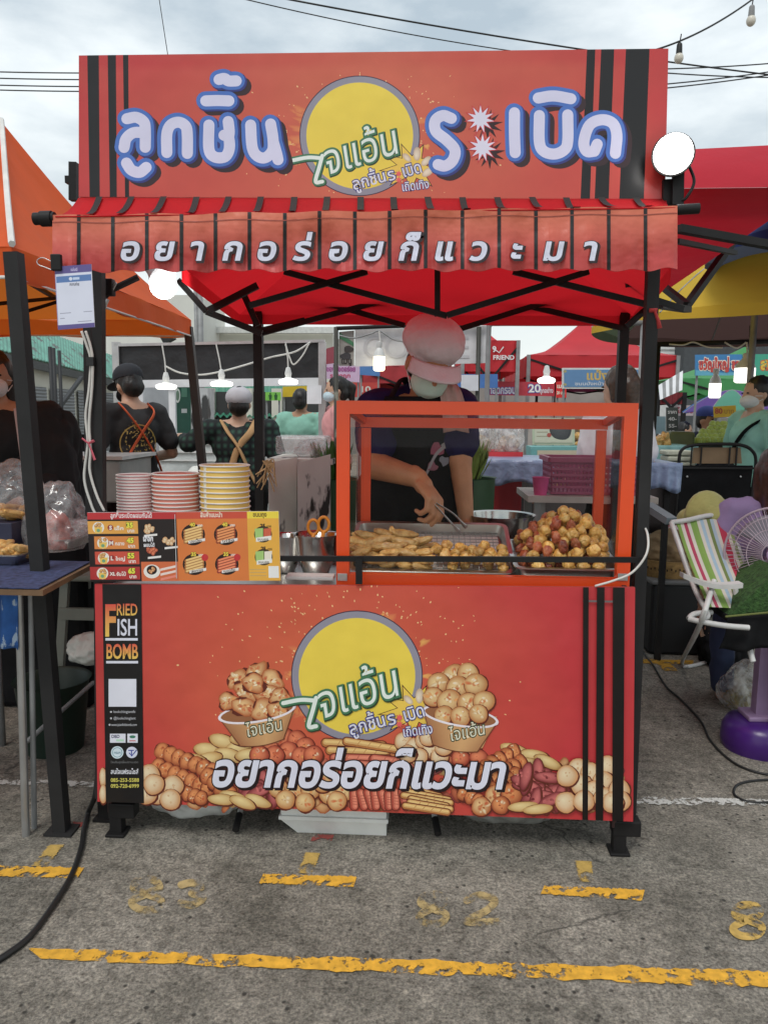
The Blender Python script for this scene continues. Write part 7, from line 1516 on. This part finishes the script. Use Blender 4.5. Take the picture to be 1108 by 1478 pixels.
# big umbrella
def umbrella(label, cx, cy, zc, r, drop, cols, tilt=0, tiltx=0, pole=True, mats=None, name='market_umbrella', phase=0, val=.12):
    t_ = thing(name, label, 'umbrella', (cx, cy, 0)); n = len(cols); rot = Matrix.Rotation(tilt, 3, 'Y') @ Matrix.Rotation(tiltx, 3, 'X'); c = Vector((cx, cy, zc))
    for k in range(n):
        m_ = MB(); a0, a1 = phase+2*math.pi*k/n, phase+2*math.pi*(k+1)/n
        def fn(u, v):
            a = a0+(a1-a0)*u; rr = r*v*(1-.035*math.sin(u*math.pi)*v); return c+rot @ Vector((rr*math.cos(a), rr*math.sin(a), -drop*v**1.7+.02*math.sin(u*math.pi)*v))
        m_.sheet(fn, 8, 10, 0)
        def fv(u, v):
            a = a0+(a1-a0)*u; rr = r*(1-.035*math.sin(u*math.pi)); return c+rot @ Vector((rr*math.cos(a), rr*math.sin(a), -drop+.02*math.sin(u*math.pi)-val*v*(.7+.5*math.sin(u*math.pi))))
        if val: m_.sheet(fv, 10, 2, 0)
        m_.build('canopy_panel', cols[k], t_, smooth=True, angle=40)
        m_ = MB(); m_.tube([fn(0, v/6) for v in range(7)], .006, 5); m_.build('rib', GRYM, t_)
    if pole: m_ = MB(); m_.tube([(cx, cy, 0), tuple(c)], .022, 10); m_.build('pole', GRYM, t_, smooth=True)
    return t_
def um(nm, c): return thin(M(nm, c, rough=.8, var=.08, scale=3, bump=.3, bscale=5, bdist=.02), c, .5)
UY, UB, UN, UG, UGR, UR = um('yellow_canvas', (.85, .56, .06)), um('brown_canvas', (.10, .055, .05)), um('navy_canvas', (.03, .05, .20)), um('slate_canvas', (.07, .08, .11)), um('moss_canvas', (.08, .10, .06)), um('wine_canvas', (.2, .03, .04))
q_ = P(1075, 470, 2.6)
umbrella('large market umbrella with yellow and moss outer panels and brown underside at the right', P(1092, 400, 3.2).x, 3.2, 2.50, 1.08, .52, [UG, UB, UB, UGR, UY, UY, UN, UN], phase=R(-6), val=.06)
umbrella('brown and slate market umbrella with a blue edge high at the right edge', P(1215, 400, 2.2).x, 2.2, 2.62, .72, .34, [UB, UB, UB, UG, UR, UN, UN, UG], phase=R(-30), val=.05, name='market_umbrella')
# frame behind with lamps and the blue banner
bf = thing('lamp_gantry', 'dark pipe booth frame carrying lamps at the right', 'frame', (P(950, 600, 3.6).x, 3.6, 0)); Y = 3.6
A = P(950, 497, Y); m_ = MB(); m_.tube([(A.x, Y, 0), A], .016, 8); m_.build('post', MS, bf, smooth=True); m_ = MB(); m_.tube([P(948, 497, Y), P(1180, 491, Y)], .018, 8); m_.build('crossbar', MS, bf, smooth=True)
A = P(1180, 491, Y); m_ = MB(); m_.tube([(A.x, Y, 0), A], .016, 8); m_.build('post', MS, bf, smooth=True)
A = P(1083, 480, 3.7); m_ = MB(); m_.tube([P(1083, 488, Y), P(1083, 470, Y)], .012, 8); m_.build('hanger', MS, bf)
for i, pts in enumerate((((965, 497), (985, 498), (1000, 494), (1020, 501), (1042, 502)), ((1045, 494), (1060, 502), (1068, 500), (1076, 494)))):
    cable('lamp_wire', ('longer', 'shorter')[i]+' pale wire drooping from the dark crossbar at the right', [P(x, y, Y-.03) for x, y in pts], .006, WCAB)
hang_lamp('large lit jar lamp hanging before the blue banner at the right', 1074, 540, 3.3, 27, 'jar', (1077, 494)); hang_lamp('smaller lit jar lamp hanging left of the large one', 1031, 562, 4.2, 16, 'jar', (1031, 540))
GT = thin(M('green_canvas', (.07, .30, .10), rough=.75, var=.1, scale=2, bump=.3, bscale=3), (.1, .45, .15), .2)
tent('green canopy tent with scalloped edge behind the blue banner', 978, 1150, 566, 546, (1075, 500), 9.5, 3, GT, scallop=.25)
t_, _ = board('blue and green banner with red and yellow lettering on thin posts', ((1003, 512), (1120, 511), (1120, 541), (1003, 542)), 5.6, (.05, .22, .48), 'banner', 'stall_banner', .02); pr_ = Print(5.597, eps=.0005)
pr_.poly([(1070, 511.5), (1120, 511), (1120, 541), (1078, 541.5)], (.05, .36, .24)); pr_.poly([(1003, 534), (1040, 538), (1080, 536), (1080, 541.8), (1003, 542)], (.12, .40, .55))
for b_, c_ in ((.12, (.75, .70, .62)), (.05, (.55, .06, .05))): pr_.text('ขวัญใหญ่', 1008, 533, 20, c_, b_, w=44); pr_.text('ข', 1055, 533, 20, c_, b_); pr_.text('สด', 1097, 533, 20, (.55, .10, .05) if b_ > .1 else (.75, .50, .06), b_, w=20)
pr_.build('lettering', MATS['printed_card'], t_.children[0])
# stall with striped awning between the posts
t_, _ = board('dark stacked menu board by the right post with pale lettering', ((962, 588), (978, 588), (978, 628), (962, 628)), 4.6, (.05, .06, .055), 'board', 'menu_stand', .03, [('ราคา', 963, 597, 7, (.6, .6, .6), 13), ('40-', 964, 607, 7, (.6, .6, .6), 12), ('55-', 964, 617, 7, (.6, .6, .6), 12), ('60-', 964, 626, 7, (.6, .6, .6), 12)])
board('light blue poster leaning beside the dark menu board', ((944, 601), (960, 601), (960, 626), (944, 626)), 4.4, (.34, .52, .62), 'poster', 'blue_poster', .02)
board('white and maroon lettered banner far behind the mango stall', ((975, 585), (1010, 585), (1010, 600), (975, 600)), 8, (.42, .36, .38), 'banner', 'far_banner', .02, [('ไก่ทอด', 977, 596, 10, (.3, .04, .06), 30)])
tent('dark red small canopy between the post and the green tent', 950, 988, 583, 566, (968, 558), 7.5, 2, M('dark_red_canvas', (.18, .02, .025), rough=.8))
stripe = thing('striped_awning', 'dark and white striped awning beside the right post', 'awning', P(965, 560, 4.9))
for k in range(7):
    A, B = P(950+5*k, 556-3.0*k, 4.9), P(955+5*k, 553-3.0*k, 4.9); C, D = P(957+4.5*k, 575-2*k, 4.7), P(952+4.5*k, 577-2*k, 4.7); m_ = MB(); m_.prism([A, B, C, D], (0, .01, 0)); m_.build('awning_stripe', (WAL, GRYM)[k % 2], stripe)
umbrella('blue, purple and green umbrella standing behind the mango pile', P(1055, 575, 6.5).x, 6.5, P(1055, 563, 6.5).z, .52, .26, [um('purple_canvas', (.18, .09, .38)), um('sea_green_canvas', (.14, .42, .30)), um('royal_blue_canvas', (.05, .16, .45)), UN, um('purple_canvas', (.1, .1, .3)), um('royal_blue_canvas', (.05, .16, .45)), um('purple_canvas', (.1, .1, .3)), um('sea_green_canvas', (.14, .42, .30))], phase=R(-90), val=0)
t_, _ = board('bright yellow price card reading 80 above the green mangoes', ((1029, 587), (1061, 585), (1062, 601), (1030, 603)), 3.9, (.70, .45, .02), 'price card', 'price_card', .01, [('80', 1031, 597, 11, (.45, .05, .02), 11), ('บาท', 1044, 597, 10, (.5, .28, .02), 15)])
board('white gridded crate side behind the mangoes', ((1040, 603), (1078, 602), (1078, 618), (1040, 619)), 4.1, (.55, .56, .58), 'crate', 'white_crate', .3, post=False)
# mango pile
q_ = P(1030, 640, 3.4); mt_ = thing('fruit_stand', 'dark stand with sloping tray under the pile of green mangoes', 'stand', (q_.x, 3.5, 0)); A, B = P(985, 640, 3.35), P(1085, 638, 3.35); m_ = MB(); m_.box(((A.x+B.x)/2, 3.55, A.z-.03), (B.x-A.x, .45, .05)); m_.build('tray', M('dark_tray', (.03, .035, .03)), mt_)
for x_ in (A.x+.05, B.x-.05): m_ = MB(); m_.bar((x_, 3.5, 0), (x_, 3.5, A.z-.05), .04); m_.build('leg', GRYM, mt_)
MG = M('green_mango_skin', (.36, .46, .10), rough=.4, var=.15, scale=10); mme = lump(.038, 0, 90, .06, (1.15, .95, 1)); mme.materials.append(MG)
for row in range(5):
    for i in range(14):
        px = 992+7.2*i+3.6*(row % 2)
        if px < 1003+row*5-(8 if row == 0 else 0) or px > 1092: continue
        p = P(px, 637-6.0*row, 3.40+.07*row); put('green_mango', mme, p, 'green mango in the pile on the dark fruit stand', 'mango', 'green mangoes piled on the fruit stand', sc=rf.uniform(.85, 1.1)*.62*1.25)
q_ = P(985, 628, 3.3); m_ = MB(); m_.box((q_.x, 3.4, q_.z-.04), (.18, .2, .13), bev=.02); tag(m_.build('olive_crate', M('olive_plastic', (.09, .10, .03), rough=.5)), 'olive crate standing left of the green mangoes', 'crate')
q_ = P(955, 636, 3.0)
for i in range(9): put('packed_roll', rf.choice(FISH), P(rf.uniform(948, 964), rf.uniform(630, 642), 3.0), 'wrapped orange roll on the teal table behind the right post', 'snack roll', 'wrapped rolls on the teal table', sc=1.3)
table('table with teal and white cloth behind the right post', 944, 1005, 643, 2.9, .4, M('teal_cloth', (.22, .42, .42), rough=.8), .12)
q_ = P(980, 668, 2.5); m_ = MB()
for i in range(5): m_.box((q_.x+rf.uniform(-.01, .01), 2.55, q_.z-.08+.035*i), (.17, .16, .03), bev=.008)
tag(m_.build('packet_stack', M('pale_packets', (.50, .52, .42), rough=.4, var=.2, scale=14, bump=.5)), 'stack of pale plastic packets left of the black chair top', 'packets')
x, y, z = at_person(1092, 545, 3.0); p = person('man in mint polo shirt and white mask with black shoulder strap at the right', None, x, y, z, R(-80), M('aqua_shirt', (.28, .56, .48), rough=.85), BLKC, SKIN2, HAIR, 'short', WMASK, None, 'short', build=1.1)
straps(p, [(.17, .02, 1.40), (.10, -.115, 1.30), (-.03, -.125, 1.15), (-.15, -.06, 1.0)], BLKC, .04, 'bag_strap')
x, y, z = at_person(1022, 590, 4.3); person('vendor in blue cap behind the yellow price card', None, x, y, z, R(30), M('navy_top', (.02, .025, .06), rough=.9), BLKC, SKIN, HAIR, 'short', None, 'cap', 'long', hatmat=M('blue_cap_cloth', (.03, .05, .22), rough=.8))
x, y, z = at_person(990, 610, 6.5); person('distant shopper in pink top beyond the dark menu board', None, x, y, max(1.3, z), R(60), M('magenta_top', (.5, .08, .2), rough=.9), BLKC, SKIN2, HAIR, 'bob')
# person in black sitting, seen from behind
def seated_at(px, pyt, Y, face, label, h, seat, **k):
    q_ = P(px, pyt, Y); return person(label, None, q_.x, Y, h, face, seated=seat, **k)
zt5 = P(1090, 603, 3.0).z
p = seated_at(1092, 603, 3.0, R(150), 'broad person in black shirt sitting with back turned behind the black chair', 1.65*1.0, zt5-.73, shirt=M('black_jersey', (.011, .012, .016), rough=.85, bump=.4, bscale=8), build=1.35, sleeve='short')
pr_ = Print(0); pr_.up = lambda x, y, e: p['W'](p['up']((x, .175+e*3, y)))
# black folding chair, seen from behind
bc = thing('folding_chair', 'black folding chair with rounded tube back standing behind the striped chair', 'chair', (P(1030, 780, 2.5).x, 2.5, 0)); Y = 2.4
m_ = MB(); m_.tube(spline([P(968, 800, Y), P(976, 720, Y), P(979, 668, Y), P(983, 650, Y), P(998, 643, Y), P(1030, 641, Y), P(1066, 642, Y), P(1084, 650, Y), P(1090, 668, Y), P(1083, 720, Y), P(1070, 800, Y)], 6), .010, 8); m_.build('back_frame', MS, bc, smooth=True)
m_ = MB(); m_.prism([P(983, 672, Y), P(1086, 672, Y), P(1073, 792, Y), P(970, 792, Y)], (0, .012, 0)); m_.build('back_panel', BLKC, bc)
m_ = MB(); m_.bar(P(979, 675, Y-.008), P(1088, 676, Y-.008), .012, .012); m_.build('back_rail', MS, bc)
m_ = MB(); m_.prism([P(1000, 646, Y+.01), P(1068, 646, Y+.01), P(1070, 669, Y+.01), P(998, 669, Y+.01)], (0, .004, 0)); m_.build('head_pad', M('tan_card', (.24, .16, .09), rough=.8), bc)
for x in (998, 1012, 1053, 1063): m_ = MB(); m_.bar(P(x, 645, Y-.002), P(x-2, 672, Y-.002), .008, .008, up=(0, 1, 0)); m_.build('strap', MS, bc)
for x, y in ((991, 688), (1068, 688)): m_ = MB(); c = P(x, y, Y-.004); m_.ell(c, (.007, .006, .007)); m_.build('rivet', ALU, bc, smooth=True)
for x, x2 in ((970, 955), (1072, 1085)): A = P(x, 795, Y); m_ = MB(); m_.tube([A, (A.x, Y-.1, .02)], .010, 8); m_.build('leg', MS, bc, smooth=True); m_ = MB(); m_.tube([A, (A.x, Y+.45, .02)], .010, 8); m_.build('leg', MS, bc, smooth=True)
A, B = P(968, 795, Y), P(1073, 795, Y); m_ = MB(); m_.box(((A.x+B.x)/2, Y+.2, A.z-.05), (B.x-A.x, .42, .03), bev=.01); m_.build('seat', BLKC, bc)
m_ = MB(); m_.bar(P(934, 730, 1.15), P(968, 752, 1.0), .05, .03); tag(m_.build('metal_bar', M('grey_blue_metal', (.20, .24, .26), rough=.5)), 'grey blue metal bar jutting out beside the right post', 'bar')
# speaker-like dark box, basket and bag
q0, q1 = G(936, 946), G(1015, 944)
bx_ = thing('black_box', 'large black plastic trunk standing right of the stall under the basket', 'trunk', ((q0.x+q1.x)/2, q0.y+.2, 0)); zb3 = P(960, 838, q0.y).z
m_ = MB(); m_.box(((q0.x+q1.x)/2, q0.y+.22, zb3/2-.01), (q1.x-q0.x, .42, zb3-.03), bev=.015); m_.build('trunk_body', M('black_trunk', (.008, .008, .009), rough=.6), bx_); m_ = MB(); m_.box(((q0.x+q1.x)/2, q0.y+.22, zb3-.014), (q1.x-q0.x+.02, .45, .026), bev=.008); m_.build('lid', M('grey_trunk_lid', (.13, .13, .13), rough=.5), bx_)
m_ = MB(); q_ = G(926, 906); m_.box((q_.x, q_.y+.15, .2), (.14, .3, .4), bev=.01); tag(m_.build('dark_case', M('dark_case_grey', (.035, .035, .035), rough=.6)), 'tall dark case standing directly behind the right post', 'case')
wv = M('woven_bamboo', (.36, .22, .08), rough=.75, var=.3, scale=40, bump=.7, bscale=60); yq = q0.y+.2; c = P(962, 830, yq); rb_ = 44*(yq-CAM.y)/FPX
bs = thing('bamboo_basket', 'woven bamboo basket holding a brown bag on the black trunk', 'basket', (c.x, yq, zb3)); m_ = MB(); m_.lathe((c.x, yq, zb3), [(rb_*.9, 0), (rb_, .05), (rb_*1.02, .10), (rb_*.97, .10), (rb_*.85, .01), (0, .01)], 32); m_.build('basket_wall', wv, bs, smooth=True, angle=50)
m_ = MB()
for i in range(26): a = math.pi+math.pi*i/25; m_.box((c.x+rb_*1.0*math.cos(a), yq+rb_*1.0*math.sin(a), zb3+.052+.006*(i % 2)), (.007, .007, .012), Euler((0, 0, a)))
m_.build('weave_hole', M('dark_weave', (.05, .03, .012)), bs)
bag('paper_bag', 'crumpled brown bag sitting in the bamboo basket', c.x, yq, rb_*1.85, rb_*1.7, .17, M('brown_bag', (.27, .18, .09), rough=.75, bump=.8, bscale=8, bdist=.03), 101, z0=zb3+.085)
bag('pink_cloth', 'pink and white cloth on top of the brown bag behind the striped chair', c.x+.03, yq+.02, .14, .12, .05, M('pink_check', (.6, .2, .2), rough=.85, chips=(.7, .6, .6), chipscale=30, chiplevel=.5), 102, 'cloth', z0=zb3+.235)
YB = M('yellow_green_fleece', (.46, .45, .16), rough=.95, var=.12, bump=.9, bscale=26, bdist=.01, sheen=.3); bl = P(1030, 750, 1.15)
m_ = MB()
for k in range(7):
    pts = [P(992+6*k+(55-3*k)*(1-math.cos(t*math.pi))*.5*1.0, 752-(36-4.5*k)*math.sin(t*math.pi)-0*k, 1.12-.012*k) for t in [i/12 for i in range(13)]]; m_.tube(pts, [.015+.012*math.sin(i/12*math.pi) for i in range(13)], 10)
m_.capsule(P(995, 752, 1.16), P(1055, 755, 1.16), .06, .06); tag(m_.build('fleece_blanket', YB, remesh=.006, sm_iter=2), 'yellow green blanket heaped behind the striped chair', 'blanket')
# striped beach chair
bc2 = thing('beach_chair', 'white tube beach chair with green, red and blue striped fabric', 'chair', (G(985, 965).x, G(985, 965).y, 0)); ya = .72
TLc, TRc, BRc, BLc = P(977, 752, .98), P(1044, 748, 1.06), P(1060, 900, .60), P(1022, 880, .56)
cols = [(.20, .33, .07), (.62, .58, .50), (.42, .05, .10), (.62, .58, .50), (.20, .33, .07), (.22, .35, .08), (.62, .58, .5), (.35, .48, .58), (.62, .58, .5), (.17, .22, .07), (.38, .48, .56), (.62, .58, .5), (.48, .04, .08), (.48, .04, .08), (.62, .58, .5), (.25, .3, .12)]
SM = [M('stripe_fabric_%s' % 'abcdefghijklmnop'[i], c_, rough=.85, var=.06) for i, c_ in enumerate(cols)]
m_ = MB(); n_ = len(cols); FABx0, FABx1 = P(975, 752, .98), P(1052, 748, 1.05); Bx0, Bx1 = P(1022, 876, .62), P(1100, 880, .70)
for i in range(n_):
    m_.k = i
    def fs2(u, v): t = (i+u)/n_; return FABx0.lerp(FABx1, t).lerp(Bx0.lerp(Bx1, t), v)+Vector((0, .03*math.sin(v*math.pi), 0))
    m_.sheet(fs2, 1, 10, .003)
m_.build('fabric_back', SM, bc2)
def tb2(nm, pts, r=.0105): m_ = MB(); m_.tube(spline(pts, 6) if len(pts) > 2 else pts, r, 10); return m_.build(nm, WT, bc2, smooth=True, angle=50)
tb2('back_frame', [P(968, 754, .97), P(1000, 845, .78), P(1020, 885, .62), P(1014, 893, .60)]); tb2('back_frame', [P(968, 754, .97), P(990, 751, .98), P(1030, 744, 1.05), P(1052, 760, 1.06), P(1085, 850, .85)])
fa = G(986, 962, .012); tb2('leg', [P(1030, 838, .70), P(1008, 905, .62), fa+Vector((-.005, .01, .03)), fa+Vector((.02, -.0, 0)), G(1040, 950, .012), G(1075, 942, .012)])
tb2('seat_rail', [P(993, 893, .60), P(1002, 886, .62), P(1026, 884, .66)]); tb2('seat_rail', [P(993, 893, .60), P(1010, 897, .58), P(1045, 903, .56), P(1080, 906, .56)]); tb2('leg', [P(1060, 845, .72), P(1066, 880, .7), P(1086, 955, .62)])
m_ = MB(); m_.sheet(lambda u, v: P(986, 828, .66).lerp(P(1072, 842, .60), u)+Vector((0, .045*v, 0))+Vector((0, 0, -.02*math.sin(u*3.14))), 10, 2, .018, off=(0, 0, -1)); m_.build('armrest', WT, bc2, smooth=True, angle=40)
# woman in lilac sitting in the chair, seen from behind, with the fan in front of her
q_ = P(1121, 690, 1.0); p = person('woman in lilac top with long hair sitting in the striped chair', None, q_.x, 1.02, 1.5, R(165), M('lilac_top', (.30, .22, .40), rough=.85, bump=.5, bscale=20), M('jeans_cloth', (.03, .045, .10), rough=.85), SKIN2, M('auburn_hair', (.06, .02, .012), rough=.4, var=.5, scale=40, bump=.5, bscale=60), 'long', None, None, 'short', seated=.56, rw=(-.22, -.1, .80), re=(-.27, .05, 1.06))
# pedestal fan on a purple base
LIL = M('lilac_plastic', (.36, .24, .40), rough=.4); PUR = M('purple_plastic', (.06, .015, .16), rough=.3); FWR = M('lilac_wire', (.45, .36, .42), rough=.4)
fb_ = G(1093, 1078); fan = thing('pedestal_fan', 'lilac pedestal fan with wire cage on a purple base at the right edge', 'fan', (fb_.x, fb_.y, 0)); YF_ = fb_.y
zt6 = P(1100, 1035, YF_).z
m_ = MB(); rbase = 50*(YF_-CAM.y)/FPX; m_.lathe((fb_.x+.0, YF_, 0), [(rbase*1.0, 0), (rbase*1.05, .03), (rbase*1.02, .085), (rbase*.9, .115), (rbase*.6, .13), (0, .135)], 40); m_.build('base', PUR, fan, smooth=True, angle=60)
m_ = MB(); m_.box((fb_.x+.0, YF_, .14), (.14, .12, .02), bev=.006); m_.build('base_collar', LIL, fan); cF = P(1118, 800, YF_-.02)
m_ = MB(); m_.bar((fb_.x-.005, YF_, .14), (fb_.x-.005, YF_, P(1090, 918, YF_).z), .05, .05); m_.box((fb_.x-.005, YF_, P(1090, 915, YF_).z), (.055, .055, .02)); m_.build('pole', LIL, fan)
m_ = MB(); m_.tube([(fb_.x, YF_+.02, .3), (cF.x, YF_+.04, cF.z-.02)], .016, 10); m_.build('neck', LIL, fan, smooth=True); ax2 = Vector((-.42, -.88, .08)).normalized(); rF = 66*(YF_-CAM.y)/FPX
q2 = ax2.to_track_quat('Z', 'Y').to_matrix(); C_ = lambda r, a, z: cF+q2 @ Vector((r*math.cos(a), r*math.sin(a), z))
m_ = MB(); m_.tube([C_(rF, k*math.pi/24, 0) for k in range(49)], .005, 6, cap=False); m_.build('cage_rim', FWR, fan, smooth=True)
m_ = MB()
for r_, z_ in ((.25, .052), (.55, .045), (.8, .028)): m_.tube([C_(rF*r_, k*math.pi/20, z_) for k in range(41)], .0018, 5, cap=False)
for k in range(64):
    a = 2*math.pi*k/64; m_.tube([C_(rF*.25, a, .052), C_(rF*.7, a, .038), C_(rF, a, 0)], .0014, 4)
m_.build('cage_wire', FWR, fan)
m_ = MB()
for k in range(48): a = 2*math.pi*k/48; m_.tube([C_(rF, a, 0), C_(rF*.7, a, -.05), C_(rF*.25, a, -.065)], .0014, 4)
m_.build('cage_wire', FWR, fan); m_ = MB(); m_.lathe(cF, [(0, -.1), (.03, -.1), (.035, -.06), (.02, .0), (.03, .045), (.03, .055), (0, .057)], 20, axis=ax2); m_.build('motor', LIL, fan, smooth=True, angle=40)
for k in range(3):
    m_ = MB(); a0 = 2*math.pi*k/3; m_.sheet(lambda u, v: C_(rF*(.14+.72*u), a0+(v-.5)*1.3*(.5+.5*u), -.005+.03*(v-.5)), 8, 6, .002, off=tuple(ax2)); m_.build('blade', M('grey_fan_blade', (.24, .22, .26), rough=.4), fan, smooth=True)
# green turf sheet over the black covered table at the lower right
TG = M('green_turf_sheet', (.035, .09, .02), rough=.9, var=.5, scale=60, bump=1, bscale=90, bdist=.01)
YT = YF_-.22
tt = thing('covered_stand', 'stand under black cloth with green turf sheet on top at the right edge', 'stand', (P(1090, 940, YT).x, YT, 0))
A, B, C = P(1052, 889, YT), P(1125, 820, YT), P(1140, 889, YT); m_ = MB(); m_.prism([A, B, C], (0, .25, 0)); m_.build('turf_sheet', TG, tt)
m_ = MB(); A, B = P(1046, 888, YT-.005), P(1150, 884, YT-.005); zl = P(1046, 935, YT).z
m_.sheet(lambda u, v: A.lerp(B, u)+Vector((.012*math.sin(v*3)-.02*v*(1-u), .014*math.sin(u*16)*v-.01, (zl-A.z)*v*(1+.10*math.sin(u*5)))), 24, 8, .004); m_.build('black_drape', BLKC, tt, smooth=True)
m_ = MB(); m_.tube([P(1046, 890, YT-.03), P(1150, 880, YT-.03)], .004, 6); m_.build('hem', M('olive_hem', (.14, .16, .04), rough=.8), tt)
for x_ in (A.x+.28, B.x+.1): m_ = MB(); m_.bar((x_, YT+.14, 0), (x_, YT+.14, A.z-.03), .03); m_.build('leg', MS, tt)
m_ = MB(); A2, B2 = P(1048, 888, YT), P(1150, 888, YT); m_.box(((A2.x+B2.x)/2, YT+.13, A2.z-.012), (B2.x-A2.x, .26, .02)); m_.build('stand_top', BLKC, tt)
q_ = G(1082, 1033); PBG = glass_mat('rubbish_bag_plastic', (.9, .88, .8), .12, .15, .32)
bag('rubbish_bag', 'clear rubbish bag with yellow scraps standing behind the lilac pole', q_.x, q_.y+.10, .20, .18, .22, PBG, 111); bag('scraps', 'yellow green scraps inside the clear rubbish bag', q_.x, q_.y+.10, .14, .12, .10, M('yellow_scraps', (.22, .18, .04), rough=.7, var=.6, scale=40, bump=.8), 112, 'scraps')
bag('black_bundle', 'black cloth bundle on the ground behind the rubbish bag', G(1075, 985).x, G(1075, 985).y+.3, .28, .26, .24, BLKC, 113, 'bundle')
